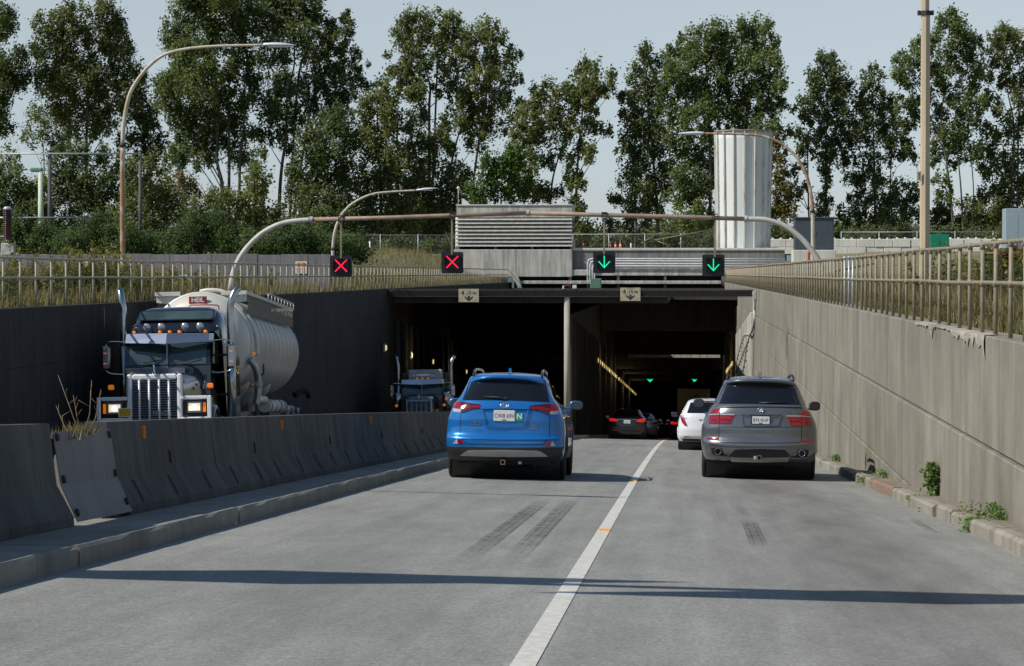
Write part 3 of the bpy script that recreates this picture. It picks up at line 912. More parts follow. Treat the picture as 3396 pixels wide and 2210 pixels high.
# ---- clearance signs on the netted beam
for k, (x0, x1, y0, y1) in enumerate(((1521, 1588, 957, 1001), (2057, 2124, 953, 997))):
    Y = YP - .12; a = W(x0, y1, Y); b = W(x1, y0, Y); cx = (a.x + b.x) / 2; h = b.z - a.z
    e = empty('clearance_sign', (cx, Y, a.z), None, ['cream height sign reading 4.15 m over the left tube', 'rust-streaked cream height sign reading 4.15 m over the right tube'][k], 'sign', 'clearance signs over the tubes')
    mb = MB(); mb.box(a.x, b.x, Y, Y + .02, a.z, b.z, c=.004); mb.build('sign_board', 'sign_cream', e)
    text_mesh('lettering', '4', .27, 'sign_ink', e, text_at((cx - .27, Y - .003, a.z + h * .68)), .001, .006)
    text_mesh('lettering', '.15 m', .21, 'sign_ink', e, text_at((cx + .10, Y - .003, a.z + h * .69)), .001, .004)
    u = .11
    mb = MB(); mb.prism([(-.05, .12), (.05, .12), (.05, .02), (.19, .1), (.19, .03), (0, -.14), (-.19, .03), (-.19, .1), (-.05, .02)],
                        lambda p, q, d: (cx + p, Y - .004 + d, a.z + h * .28 + q), 0, .003)
    mb.build('down_arrow', 'sign_ink', e)
    if k == 1:
        mb = MB(); mb.prism([(-.19, .3), (.18, .3), (.13, .26), (-.1, .25)], lambda p, q, d: (cx + p, Y - .003 + d, a.z + h / 2 + q), 0, .002)
        mb.prism([(-.26, .0), (-.24, .1), (-.22, .0), (-.24, -.12)], lambda p, q, d: (cx + p, Y - .003 + d, a.z + h / 2 + q), 0, .002)
        mb.build('rust_stain', 'rust_tube', e)

# ---- street lamps
def street_lamp(label, pts, Y, split, mats, r0, r1, head, s, cut=None):
    P = [W(x, y, Y) for x, y in pts]
    base = Vector((P[0].x, Y, zg(P[0].x, Y)))
    P[0] = base
    e = empty('street_lamp', base, None, label, 'street lamp', 'curved arm street lamps')
    path = smooth_path(P, 5)
    n = len(path); i0 = split * 5
    rad = [r0 + (r1 - r0) * i / (n - 1) for i in range(n)]
    mb = MB(); mb.tube(path[:i0 + 1], rad[:i0 + 1], 10); mb.build('pole', mats[0], e)
    mb = MB(); mb.tube(path[i0:], [v * .97 for v in rad[i0:]], 10); mb.build('arm', mats[1], e)
    c = path[i0]; mb = MB(); mb.lathe([(rad[i0] * 1.35, -.05), (rad[i0] * 1.35, .05)], 12, Matrix.Translation(c)); mb.build('collar', 'bolt', e)
    a = P[-1]; b = W(head[0], head[1], Y); L = (b - a).length
    t = (b - a).normalized(); n_ = Vector((0, 1, 0)); u = t.cross(n_)
    if u.z < 0: u = -u
    mb = MB(); vs = []; m = 10; q = 12
    for i in range(m + 1):
        f = i / m
        wy = .17 * (.35 + .65 * math.sin(math.pi * min(1, .15 + f * .8))) * (1 if f < .9 else .7); hz_ = .085 * (.7 + .3 * math.sin(math.pi * f)) * (1 - .75 * f ** 3)
        for k in range(q):
            an = 2 * math.pi * k / q
            vs.append(a + t * (L * f) + n_ * (wy * math.cos(an)) + u * (hz_ * math.sin(an) * (1 if math.sin(an) > 0 else .5)))
    fs = [(i * q + k, i * q + (k + 1) % q, (i + 1) * q + (k + 1) % q, (i + 1) * q + k) for i in range(m) for k in range(q)]
    fs += [tuple(range(q))[::-1], tuple(m * q + k for k in range(q))]
    mb.add(vs, fs, True); mb.build('lamp_head', 'lamp_alu', e)
    mb = MB(); c = a + t * (L * .45) - u * .045
    mb.box(c.x - L * .3, c.x + L * .3, Y - .1, Y + .1, c.z - .02, c.z + .012, c=.008); mb.build('lamp_lens', 'lamp_glass', e)
    return e
k = K2
street_lamp('rusty street lamp with long curved arm, behind the left railing', [(408, 930), (406, 700), (407, 480), (412, 400), (432, 308), (478, 236), (535, 186), (606, 163), (713, 152), (874, 148)], 70, 2,
            ('pole_rust', 'pole_cream'), .080, .035, (980, 149), 1)
street_lamp('small curved street lamp behind the leftmost red cross signal', [(1102, 953), (1103, 880), (1104, 825), (1108, 779), (1121, 734), (1136, 707), (1170, 673), (1227, 645), (1283, 636), (1382, 630)], 118, 2,
            ('arm_pale', 'pole_cream'), .09, .045, (1452, 623), 1)
street_lamp('curved street lamp whose arm crosses in front of the white silo', [(2697, 870), (2696, 760), (2695, 700), (2691, 650), (2673, 576), (2641, 520), (2600, 481), (2549, 456), (2493, 446), (2336, 441)], 95, 2,
            ('pole_cream', 'pole_rust'), .085, .04, (2248, 442), -1)

# tall octagonal pole at the right, running out of the top of the picture
Yq = 47.0; b = W(3066, 950, Yq); b.z = zg(b.x, Yq)
e = empty('lamp_pole', b, None, 'tall tan faceted steel pole behind the right railing', 'pole')
mb = MB(); mb.lathe([(.105, b.z - .05), (.098, W(0, 800, Yq).z), (.085, W(0, 64, Yq).z)], 8, Matrix.Translation((b.x, Yq, 0)), smooth=False); mb.build('lower_pole', 'pole_tan', e)
z1 = W(0, 62, Yq).z
mb = MB(); mb.lathe([(.082, z1), (.06, z1 + 3.2)], 8, Matrix.Translation((b.x - .012, Yq, 0)), smooth=False); mb.tube([(b.x - .012, Yq, z1 + 3.1), (b.x - .2, Yq, z1 + 3.7), (b.x - 1.0, Yq, z1 + 4.2), (b.x - 2.6, Yq, z1 + 4.35)], [.06, .055, .05, .04], 8); mb.build('upper_pole', 'pole_tan', e)
mb = MB(); mb.lathe([(.115, z1 - .06), (.118, z1 + .02)], 8, Matrix.Translation((b.x, Yq, 0)), smooth=False)
for s in (-1, 1): mb.box(b.x + s * .13 - .025, b.x + s * .13 + .025, Yq - .04, Yq + .04, z1 - .06, z1 + .03, c=.005)
mb.build('clamp', 'bolt', e)
c = W(3047, 583, Yq - .11)
mb = MB(); mb.box(c.x - .035, c.x + .05, c.y, c.y + .008, c.z - .09, c.z + .09); tg = mb.build('number_tag', 'sign_cream', e)
text_mesh('tag_number', '0\n7', .07, 'sign_ink', tg, text_at((c.x + .007, c.y - .002, c.z)), .001, .002)

# ---- lamp and sign bridge just outside the picture, whose shadows cross the road
Yl = 25.6
street_lamp('curved street lamp standing left of the picture edge', [(2258 - 18.5 * 312, 905), (2258 - 18.5 * 312, -800), (2258 - 18.5 * 312, -1400), (2258 - 18.3 * 312, -1750), (2258 - 17.5 * 312, -2050), (2258 - 16.4 * 312, -2200), (2258 - 14.1 * 312, -2270)], Yl, 2,
            ('pole_rust', 'pole_cream'), .09, .055, (2258 - 13.0 * 312, -2275), 1)
def up_from(px, py, zabove):
    p = G(px, py); t = zabove / SUN.z
    return p + SUN * t
se = empty('sign_bridge', (-14.2, 14.3, .5), None, 'overhead road sign bridge just before the picture begins', 'sign bridge')
q = up_from(1750, 1938, 7.2)
mb = MB(); mb.tube([(-14.2, q.y, q.z), (-2.9, q.y, q.z)], .10, 10); mb.build('beam', 'galv', se)
mb = MB(); mb.tube([(-14.2, q.y, zg(-14.2, 14)), (-14.2, q.y, q.z + .3)], .14, 10); mb.build('post', 'galv', se)
a_ = up_from(75, 1940, 7.2).x; b_ = up_from(1640, 1940, 7.2).x
mb = MB(); mb.box(a_, b_, q.y - .05, q.y - .01, q.z - 1.35, q.z + 1.35, c=.01); mb.build('sign_board', 'green_box', se)
a_ = up_from(2560, 1960, 7.2).x
mb = MB(); mb.box(a_, a_ + 2.6, q.y - .05, q.y - .01, q.z - 1.6, q.z + .6, c=.01); mb.build('sign_board', 'green_box', se)

# ---- louvred vent house on the headwall
ve = empty('vent_house', (Hx(1705), YH + 2, Hz(826)), None, 'grey concrete vent house with horizontal louvres above the tunnel', 'vent')
z0, z1 = Hz(825), Hz(718)
mb = MB(); mb.box(Hx(1513), Hx(1897), YH + .5, YH + 5, Hz(719), Hz(680), c=.03); mb.build('upper_wall', 'portal', ve)
mb = MB(); mb.box(Hx(1511), Hx(1899), YH + .42, YH + 5.1, Hz(679.6), Hz(675), c=.02); mb.build('coping', 'pale_concrete', ve)
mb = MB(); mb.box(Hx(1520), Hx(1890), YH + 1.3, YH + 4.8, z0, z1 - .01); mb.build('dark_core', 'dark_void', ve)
for px in (1515, 1640, 1762, 1893):
    mb = MB(); mb.box(Hx(px) - .09, Hx(px) + .09, YH + .9, YH + 1.25, z0, z1 - .005); mb.build('louvre_post', 'portal_dark', ve)
for i, py in enumerate((725, 737.5, 750, 762.5, 775, 787.5, 800, 812.5)):
    z = Hz(py)
    mb = MB(); mb.prism([(0, 0), (0, -.07), (.55, .12), (.55, .19)], lambda a, b, d: (d, YH + .42 + a, z + b), Hx(1508), Hx(1896)); mb.build('louvre', 'louvre', ve)
c = W(1520, 670, YH + 1)
mb = MB(); mb.tube([(c.x, c.y, c.z - .3), (c.x, c.y, c.z + 1.1)], .03, 6); mb.build('roof_mast', 'galv', ve)
mb = MB(); mb.lathe([(.03, 0), (.11, .06), (.12, .16), (.05, .24)], 10, Matrix.Translation((c.x, c.y, c.z + 1.0))); mb.build('roof_camera', 'white_paint', ve)
mb = MB(); mb.prism([(0, 0), (.7, 0), (.15, .5), (0, .5)], lambda a, b, d: (Hx(1528) + a, YH + 1 + d, Hz(676) + b), 0, .1); mb.build('roof_fin', 'louvre', ve)

# ---- white fluted silo (exhaust stack)
YSi = YH + 5.0
def Sx(px): return W(px, 905, YSi).x
cx = (Sx(2372) + Sx(2556)) / 2; zb = W(0, 822, YSi).z - 2.0; zt = W(0, 448, YSi).z
rt = (Sx(2556) - Sx(2372)) / 2; rb = rt * .915
si = empty('vent_silo', (cx, YSi, zb), None, 'tall white fluted round silo with rusty ribs behind the headwall', 'silo')
mb = MB(); mb.lathe([(rb, zb), (rb, zb + 2.0), (rb * 1.0, zb + 3), (rt * .985, zt - .6), (rt, zt)], 48, Matrix.Translation((cx, YSi, 0))); mb.build('shell', 'tank_white', si)
for i in range(16):
    a = 2 * math.pi * (i + .05) / 16
    d = Vector((math.cos(a), math.sin(a), 0)); t = Vector((-d.y, d.x, 0))
    vs = []
    for (r, z) in ((rb, zb), (rt, zt - .01)):
        for s, rr_ in ((-.055, -.05), (-.055, .13), (.055, .13), (.055, -.05)):
            vs.append(Vector((cx, YSi, z)) + d * (r + rr_) + t * s)
    mb = MB(); mb.add(vs, [(0, 1, 5, 4), (1, 2, 6, 5), (2, 3, 7, 6), (0, 3, 2, 1), (4, 5, 6, 7)]); mb.build('rib', 'tank_rib', si)
mb = MB(); mb.lathe([(rt + .1, zt), (rt + .1, zt + .10), (rt - .2, zt + .12)], 48, Matrix.Translation((cx, YSi, 0))); mb.build('top_rim', 'rust_tube', si)
mb = MB(); mb.tube([(cx + .1, YSi - 1, zt), (cx + .1, YSi - 1, zt + 2.0)], .02, 5); mb.build('rod', 'bolt', si)

# ---- conduits along the headwall
ce = empty('conduit_bundle', (Hx(2300), YH + .6, Hz(880)), None, 'bundle of white conduits running along the headwall', 'conduit')
for i, (y_, xv) in enumerate(((857, 1949), (864, 1957), (873, 1965), (881, 1972))):
    Yc = YH - .05
    P = [W(xv, 960, Yc), W(xv, y_ + 14, Yc), W(xv + 4, y_ + 4, Yc), W(xv + 14, y_, Yc), W(2300, y_ + 1, Yc), W(2604, y_ + .5, Yc)]
    mb = MB(); mb.tube(P, .062, 8); mb.build('conduit', 'white_pipe', ce)
mb = MB(); p = W(2618, 857, YH - .1); mb.box(p.x - .18, p.x + .18, p.y - .1, p.y + .3, p.z - .2, p.z + .25, c=.02); mb.build('end_box', 'grey_cabinet', ce)
p = W(1976, 938, YH - 1.2)
e = empty('green_cabinet', (p.x, p.y, p.z - .4), None, 'flaking green metal cabinet below the conduits', 'cabinet')
mb = MB(); mb.box(p.x - .42, p.x + .42, p.y, p.y + .4, p.z - .45, p.z + .36, c=.02); mb.build('cabinet_body', 'green_cabinet', e)
mb = MB(); mb.box(p.x - .36, p.x + .36, p.y - .012, p.y - .002, p.z - .38, p.z + .3, c=.004); mb.build('cabinet_door', 'green_cabinet', e)
p = W(1890, 950, YP - .02)
e = empty('rusty_bracket', p, None, 'rusty bracket and white box on top of the portal column', 'bracket')
mb = MB(); mb.box(p.x - .25, p.x + .05, p.y, p.y + .15, p.z + .01, p.z + .12, c=.01); mb.build('rust_plate', 'rust_steel', e)
mb = MB(); mb.box(p.x - .34, p.x - .26, p.y - .02, p.y + .1, p.z - .1, p.z + .05, c=.01); mb.box(p.x + .12, p.x + .3, p.y - .02, p.y + .1, p.z - .08, p.z + .08, c=.01); mb.build('white_box', 'white_pipe', e)
# cables and box where the mouth meets the sunlit wall
e = empty('junction_box', (XR - .1, YP - .6, .3), None, 'grey junction box with cables on the sunlit wall end', 'junction box')
p = W(2515, 977, YP - .8)
mb = MB(); mb.box(XR - .16, XR - .01, YP - 1.2, YP - .8, p.z - .2, p.z + .2, c=.015); mb.build('box', 'conduit', e)
for i in range(3):
    mb = MB(); mb.tube(smooth_path([(XR - .08 - .03 * i, YP - .75 + .2 * i, p.z + .1), (XR - .1, YP - .4 + .2 * i, p.z - .3), (XR - .12 + .03 * i, YP - .2, p.z - 1.3), (XR - .19, YP + 3 + i * 2, p.z - 1.9 - .3 * i), (XR - .19, YP + 14, p.z - 2.3 - .8 * i), (XR - .19, YP + 30, p.z - 4.2 - .6 * i)], 5), .03, 6); mb.build('cable', 'conduit' if i else 'white_pipe', e)

# ---- concrete block wall, cabinets and box at the right
def blockwall(label, Y, x0, x1, ytop, ybot, wpx, gaps=()):
    zt, zb = W(0, ytop, Y).z, W(0, ybot, Y).z
    e = empty('block_wall', (W((x0 + x1) / 2, 905, Y).x, Y, zb), None, label, 'block wall')
    k = Y / F; x = x0; i = 0; r_ = random.Random(4)
    for row in range(2):
        x = x0 - (wpx * .5 if row else 0); zz1 = zt - row * (zt - zb) * 1.02; zz0 = zz1 - (zt - zb)
        while x < x1:
            if not any(a < x + wpx / 2 < b for a, b in gaps):
                a = W(x, 905, Y).x; b = W(x + wpx, 905, Y).x - .03; o_ = r_.uniform(-.05, .05); dz = r_.uniform(-.02, .02) if not row else 0
                mb = MB(); mb.box(a, b, Y + o_, Y + .75 + o_, zz0 + .015, zz1 + dz, c=.035)
                if not row:
                    for f in (.27, .73):
                        mb.lathe([(.13, zz1 + dz - .005), (.09, zz1 + .11 + dz)], 8, Matrix.Translation((a + (b - a) * f, Y + .37 + o_, 0)))
                mb.build('block', 'block_white', e)
            x += wpx
    return e
blockwall('row of white interlocking concrete blocks at the right', 205, 2548, 3400, 794, 821, 59)
def cabinet(label, mat, Y, x0, x1, y0, y1, pad=None, roof=False, depth=1.2):
    a = W(x0, y1, Y); b = W(x1, y0, Y); zgd = zg((a.x + b.x) / 2, Y)
    e = empty('utility_cabinet', ((a.x + b.x) / 2, Y, a.z), None, label, 'cabinet')
    bot = a.z if pad else min(a.z, zgd)
    mb = MB(); mb.box(a.x, b.x, Y, Y + depth, bot, b.z, c=.02); mb.build('cabinet_body', mat, e)
    w = b.x - a.x; h = b.z - bot
    for s in (0, 1):
        mb = MB(); mb.box(a.x + w * (.03 + .48 * s), a.x + w * (.49 + .48 * s), Y - .014, Y - .003, bot + h * .05, b.z - h * .08, c=.004); d = mb.build('cabinet_door', mat, e)
        mb = MB(); mb.box(a.x + w * (.44 + .1 * s), a.x + w * (.455 + .1 * s), Y - .03, Y - .0145, bot + h * .45, bot + h * .55); mb.build('handle', 'bolt', d)
    if roof:
        mb = MB(); mb.box(a.x - .06, b.x + .06, Y - .08, Y + depth + .08, b.z + .002, b.z + .1, c=.03); mb.build('lid', mat, e)
    if pad:
        p = W(x0 - 4, pad, Y)
        mb = MB(); mb.box(a.x - .12, b.x + .1, Y - .25, Y + depth + .2, min(p.z, zgd) - .3, a.z - .002, c=.03); mb.build('concrete_pad', 'pale_concrete', e)
cabinet('large dark slate utility cabinet behind the right street lamp', 'dark_cabinet', 150, 2636, 2766, 724, 828, pad=850, roof=True, depth=2)
cabinet('green transformer box in front of the white blocks', 'green_box', 192, 3086, 3148, 776, 815, depth=1.2)
cabinet('pale grey metal cabinet at the right picture edge', 'grey_cabinet', 98, 3334, 3420, 690, 800, depth=1.0)
# rusty sheet piles behind the right railing
Yr = 66.0; a = W(3255, 890, Yr); b = W(3440, 818, Yr)
e = empty('sheet_pile', ((a.x + b.x) / 2, Yr, zg(a.x, Yr)), None, 'rusty dark red sheet piling behind the right railing', 'sheet piling')
n = 6; w = (b.x - a.x) / n
for i in range(n):
    x = a.x + i * w; zt = b.z + rng.uniform(-.05, .05)
    mb = MB(); mb.prism([(x, 0), (x + w * .3, 0), (x + w * .4, .18), (x + w * .9, .18), (x + w - .005, 0), (x + w - .005, .03), (x + w * .92, .21), (x + w * .38, .21), (x + w * .28, .03), (x, .03)],
                        lambda p, q, d: (p, Yr + q, d), zg(x, Yr) - .2, zt); mb.build('pile', 'rust_steel', e)
e = empty('marker_post', W(2682, 858, 88), None, 'short red marker post by the arch foot', 'post')
p = W(2682, 845, 88); zz = zg(p.x, 88)
mb = MB(); mb.lathe([(.045, zz - .05), (.045, p.z + .1), (.03, p.z + .14)], 10, Matrix.Translation((p.x, 88, 0))); mb.build('post_body', 'sign_red', e)

# ---- chain-link fences
def fence(label, Y, x0, x1, ytop, ybot, postpx, slope=0.0, brace=None):
    a = W(x0, ybot, Y); b = W(x1, ybot, Y); zt = W(0, ytop, Y).z; zb = a.z
    e = empty('chain_link_fence', ((a.x + b.x) / 2, Y, zb), None, label, 'fence')
    mb = MB(); mb.tube([(a.x, Y, zt), (b.x, Y, zt)], .03, 6); mb.build('top_rail', 'galv', e)
    n = max(1, int(round((x1 - x0) / postpx)))
    for i in range(n + 1):
        x = a.x + (b.x - a.x) * i / n
        mb = MB(); mb.tube([(x, Y, zb - .6), (x, Y, zt + .08)], .04, 6); mb.build('post', 'galv', e)
    mb = MB(); h = zt - zb; x = a.x - h
    while x < b.x:
        for sgn in (1, -1):
            p0 = Vector((x, Y + .01 * sgn, zb)); p1 = Vector((x + h, Y + .01 * sgn, zt))
            if sgn < 0: p0.z, p1.z = zt, zb
            if p0.x < a.x: f = (a.x - p0.x) / h; p0 = p0.lerp(p1, f)
            if p1.x > b.x: f = (b.x - p0.x) / (p1.x - p0.x); p1 = p0.lerp(p1, f)
            d = .006
            mb.add([p0 + Vector((0, 0, -d)), p1 + Vector((0, 0, -d)), p1 + Vector((0, 0, d)), p0 + Vector((0, 0, d)), p0 + Vector((0, .012, 0)), p1 + Vector((0, .012, 0))],
                   [(0, 1, 2, 3), (3, 2, 5, 4), (0, 4, 5, 1)])
        x += .16
    o = mb.build('wire_mesh', 'timber_grey', e); o['kind'] = 'stuff'
    if brace:
        for (p, q) in brace:
            mb = MB(); mb.tube([W(*p, Y - .06), W(*q, Y - .06)], .04, 6); mb.build('brace', 'pipe_tan', e)
fence('chain-link fence in front of the trees left of the vent house', 204, 640, 1512, 780, 845, 125)
fence('sagging chain-link fence between vent house and silo', 208, 1900, 2378, 778, 830, 120, brace=[((2172, 795), (2375, 758)), ((2130, 803), (2172, 780)), ((2180, 798), (2230, 818))])
fence('chain-link fence above the white blocks at the right', 214, 2790, 3420, 772, 800, 118)
fence('chain-link fence behind the substation poles at the left', 150, -40, 150, 783, 850, 60)

# ---- cones and leaning delineators
for i, (px, s) in enumerate(((1933, 1.1), (2023, .9), (2041, .8), (2057, .9))):
    p = W(px, 821, YH + 2.2); zt_ = Hz(821)
    e = empty('traffic_cone', (p.x, p.y, zt_), None, ['orange traffic cone standing alone beside the vent house', 'left of three orange cones grouped on the coping', 'middle, smallest of three orange cones grouped on the coping', 'right of three orange cones grouped on the coping'][i], 'cone', 'traffic cones on the headwall')
    m_ = Matrix.Translation((p.x, p.y, zt_))
    mb = MB(); mb.box(p.x - .17 * s, p.x + .17 * s, p.y - .17 * s, p.y + .17 * s, zt_, zt_ + .03, c=.01); mb.build('cone_base', 'cone_orange', e)
    mb = MB(); mb.lathe([(.13 * s, .03), (.10 * s, .2 * s)], 12, m_); mb.lathe([(.075 * s, .36 * s), (.03 * s, .6 * s)], 12, m_); mb.build('cone_body', 'cone_orange', e)
    mb = MB(); mb.lathe([(.101 * s, .2 * s), (.076 * s, .36 * s)], 12, m_); mb.build('white_band', 'white_paint', e)
for i, (xa, ya, xb_, yb_) in enumerate(((1187, 806, 1180, 841), (1190, 800, 1193, 842), (1226, 799, 1231, 838), (2093, 806, 2092, 821))):
    Y = 183 if i < 3 else YH + 2.2
    a = W(xa, ya, Y); b = W(xb_, yb_, Y)
    e = empty('delineator_post', b, None, ['white delineator post leaning left on the grass slope', 'upright white delineator post beside the leaning one on the slope', 'single leaning white delineator post right of the pair on the slope', 'short white post standing on the coping right of the cones'][i], 'post', 'white delineator posts')
    mb = MB(); mb.tube([b - Vector((0, 0, .3 if i < 3 else 0)), a], .06, 8); mb.build('post_tube', 'white_paint', e)
    if i < 3:
        m0 = b.lerp(a, .3); m1 = b.lerp(a, .5); mb = MB(); mb.tube([m0, m1], .064, 8); mb.build('orange_band', 'cone_orange', e)

# ---- grey panel wall with warning signs at the left
YW = 95.0
wz0, wz1 = W(0, 915, YW).z, W(0, 842, YW).z
we = empty('panel_wall', (W(500, 905, YW).x, YW, wz0), None, 'low grey concrete panel wall behind the left railing', 'wall')
x = -160; r_ = random.Random(9)
while x < 1095:
    w = r_.choice((62, 78, 55, 90, 104))
    a, b = W(x, 905, YW).x, W(min(x + w, 1097), 905, YW).x
    mb = MB(); o_ = r_.uniform(-.02, .02)
    mb.box(a, b - .012, YW + o_, YW + .3, wz0 - .5, wz1 + r_.uniform(-.03, .012), c=.01); mb.build('wall_panel', 'grey_wall', we)
    x += w
def warn_sign(x0, x1, y0, y1, label, full):
    a = W(x0, y1, YW - .06); b = W(x1, y0, YW - .06); Y = YW - .07; w = b.x - a.x; h = b.z - a.z
    e = empty('warning_sign', ((a.x + b.x) / 2, Y, a.z), None, label, 'sign', 'warning signs on the grey wall')
    mb = MB(); mb.box(a.x, b.x, Y, Y + .02, a.z, b.z, c=.003); mb.build('sign_board', 'white_paint', e)
    for s in (0, 1):
        cx = a.x + w * (.28 + .44 * s)
        mb = MB(); mb.box(cx - w * .2, cx + w * .2, Y - .004, Y - .001, a.z + h * .52, a.z + h * .93); mb.build('yellow_field', 'yellow_paint', e)
        mb = MB(); mb.lathe([(w * .15, 0), (w * .15, .003), (w * .10, .003)], 16, Matrix.Translation((cx, Y - .0045, a.z + h * .73)) @ Matrix.Rotation(R(90), 4, 'X'), caps=False)
        M2 = Matrix.Translation((cx, Y - .005, a.z + h * .73)) @ Matrix.Rotation(R(45), 4, 'Y')
        mb.box(-w * .12, w * .12, -.003, 0, -w * .018, w * .018, M=M2); mb.build('symbol', 'sign_red' if not s else 'sign_ink', e)
        mb = MB()
        for r in range(4):
            mb.box(cx - w * .17, cx + w * (.17 - .05 * (r % 2)), Y - .004, Y - .001, a.z + h * (.09 + .1 * r), a.z + h * (.15 + .1 * r))
        mb.build('text_lines', 'sign_ink' if not s else 'sign_red', e)
warn_sign(980, 1018, 866, 906, 'white warning sign with yellow fields near the middle of the grey wall', True)
warn_sign(268, 300, 867, 905, 'yellow and white warning sign on the left part of the grey wall', True)
for i, (px, w) in enumerate(((590, 62), (643, 50))):
    p = W(px, 945, 84); zz = zg(p.x, 84)
    e = empty('concrete_lump', (p.x, 84, zz), None, ['broken pale concrete lump in the grass, left of two', 'broken pale concrete lump in the grass, right of two'][i], 'rubble', 'concrete lumps in the grass')
    mb = MB(); ww = w / 2 * 84 / F; hh = W(0, 908, 84).z
    vs = []; r_ = random.Random(i + 2)
    for (sx, sy, z) in ((-1, 0, zz - .1), (1, 0, zz - .1), (1, 1, zz - .1), (-1, 1, zz - .1), (-.85, .1, hh - .06), (-.3, .05, hh), (.6, .1, hh + .01), (.9, .2, hh - .1), (.8, .9, hh - .03), (-.8, .9, hh - .02)):
        vs.append((p.x + sx * ww + r_.uniform(-.03, .03), 84 + sy * .6, z))
    mb.add(vs, [(0, 1, 7, 6, 5, 4), (1, 2, 8, 7), (2, 3, 9, 8), (3, 0, 4, 9), (4, 5, 6, 7, 8, 9)]); mb.build('lump', 'pale_concrete', e)

# ---- substation poles at the far left
Yp = 130.0
def post(name, label, x, y0, y1, wpx, mat, extra=None):
    a = W(x, y1, Yp); b = W(x, y0, Yp); r = wpx / 2 * Yp / F
    e = empty(name, (a.x, Yp, a.z), None, label, 'pole')
    mb = MB(); mb.lathe([(r * 1.15, zg(a.x, Yp) - .2), (r * .85, b.z)], 12, Matrix.Translation((a.x, Yp, 0))); mb.build('shaft', mat, e)
    if extra: extra(e, a, b, r)
    return e
def cap(e, a, b, r):
    mb = MB(); mb.lathe([(r, b.z), (r * 1.2, b.z + .03), (r * .5, b.z + .18)], 10, Matrix.Translation((a.x, Yp, 0))); mb.build('cap', 'galv', e)
def lampcap(e, a, b, r):
    mb = MB(); mb.box(a.x - .55, a.x + .12, Yp - .15, Yp + .15, b.z - .22, b.z + .02, c=.06); mb.build('lamp_head', 'green_cabinet', e)
post('light_pole', 'pale green tapered pole left of the rusty street lamp', 136, 556, 850, 19, 'pale_green_pole', lampcap)
e1 = post('frame_post', 'tall dark grey frame post beside the pale green pole', 166, 500, 850, 15, 'timber_grey', cap)
e2 = post('frame_post', 'tall dark grey frame post just right of the rusty street lamp', 466, 500, 850, 13, 'timber_grey', cap)
e3 = post('frame_post', 'short green grey post at the end of the low pipe', 289, 716, 850, 14, 'green_pole', cap)
for nm, lab, ya, xa, xb_ in (('bus_pipe', 'thin grey pipe spanning the tall frame posts', 509, -120, 464), ('bus_pipe', 'thin grey pipe on the short green post', 721, -120, 287)):
    a = W(xa, ya, Yp); b = W(xb_, ya, Yp)
    mb = MB(); mb.tube([a + Vector((0, -.18, 0)), b + Vector((0, -.18, 0))], .045, 8); o = mb.build(nm, 'galv'); tag(o, lab, 'pipe')
a = W(26, 840, Yp - 6)
e = empty('insulator', a, None, 'brown ribbed insulator on a steel stand at the left edge', 'insulator')
zz = [W(0, y, Yp - 6).z for y in (905, 805, 795, 700, 690)]
mb = MB(); mb.box(a.x - .35, a.x + .35, a.y - .1, a.y + .3, W(0, 845, Yp - 6).z - .6, zz[1], c=.03); mb.build('stand', 'conduit', e)
prof = []
for i in range(14):
    z = zz[2] + (zz[3] - zz[2]) * i / 13; prof += [(.20, z), (.27, z + .05), (.20, z + .07)]
mb = MB(); mb.lathe(prof, 14, Matrix.Translation((a.x, a.y, 0))); mb.build('ribbed_column', 'insulator', e)
mb = MB(); mb.lathe([(.24, zz[3] + .08), (.24, zz[4]), (.15, zz[4] + .1)], 12, Matrix.Translation((a.x, a.y, 0))); mb.build('cap', 'galv', e)
# ================================================================== VEGETATION
def leaf_material(name, dark, mid, light, trans=0.42, rough=0.55):
    m = bpy.data.materials.new(name); m.use_nodes = True
    nt = m.node_tree; N = nt.nodes; L = nt.links
    for n in list(N): N.remove(n)
    at = N.new('ShaderNodeAttribute'); at.attribute_name = 'tint'
    r = N.new('ShaderNodeValToRGB'); r.color_ramp.elements.new(0.5)
    for e, (p, c) in zip(r.color_ramp.elements, ((0.0, dark), (0.5, mid), (1.0, light))): e.position = p; e.color = (*c, 1)
    L.new(at.outputs['Fac'], r.inputs[0])
    d = N.new('ShaderNodeBsdfPrincipled'); d.inputs['Roughness'].default_value = rough; d.inputs['Specular IOR Level'].default_value = 0.35
    t = N.new('ShaderNodeBsdfTranslucent'); mx = N.new('ShaderNodeMixShader'); mx.inputs[0].default_value = trans
    g = N.new('ShaderNodeMix'); g.data_type = 'RGBA'; g.blend_type = 'MULTIPLY'; g.inputs[0].default_value = 1; g.inputs[7].default_value = (1.1, 1.15, 0.5, 1)
    L.new(r.outputs[0], g.inputs[6]); L.new(g.outputs[2], t.inputs['Color'])
    L.new(r.outputs[0], d.inputs['Base Color']); L.new(d.outputs[0], mx.inputs[1]); L.new(t.outputs[0], mx.inputs[2])
    o = N.new('ShaderNodeOutputMaterial'); L.new(mx.outputs[0], o.inputs[0])
    MATS[name] = m
leaf_material('leaf_olive', (0.065, 0.082, 0.028), (0.140, 0.168, 0.054), (0.269, 0.282, 0.091))
leaf_material('leaf_green', (0.058, 0.082, 0.028), (0.123, 0.164, 0.052), (0.231, 0.274, 0.086))
leaf_material('leaf_dark', (0.050, 0.071, 0.028), (0.103, 0.137, 0.047), (0.200, 0.233, 0.078))
leaf_material('leaf_bright', (0.045, 0.085, 0.015), (0.080, 0.145, 0.025), (0.13, 0.20, 0.04))
leaf_material('leaf_pale', (0.09, 0.12, 0.045), (0.14, 0.18, 0.06), (0.20, 0.23, 0.09))
leaf_material('leaf_yellow', (0.07, 0.075, 0.015), (0.14, 0.12, 0.022), (0.24, 0.17, 0.03))
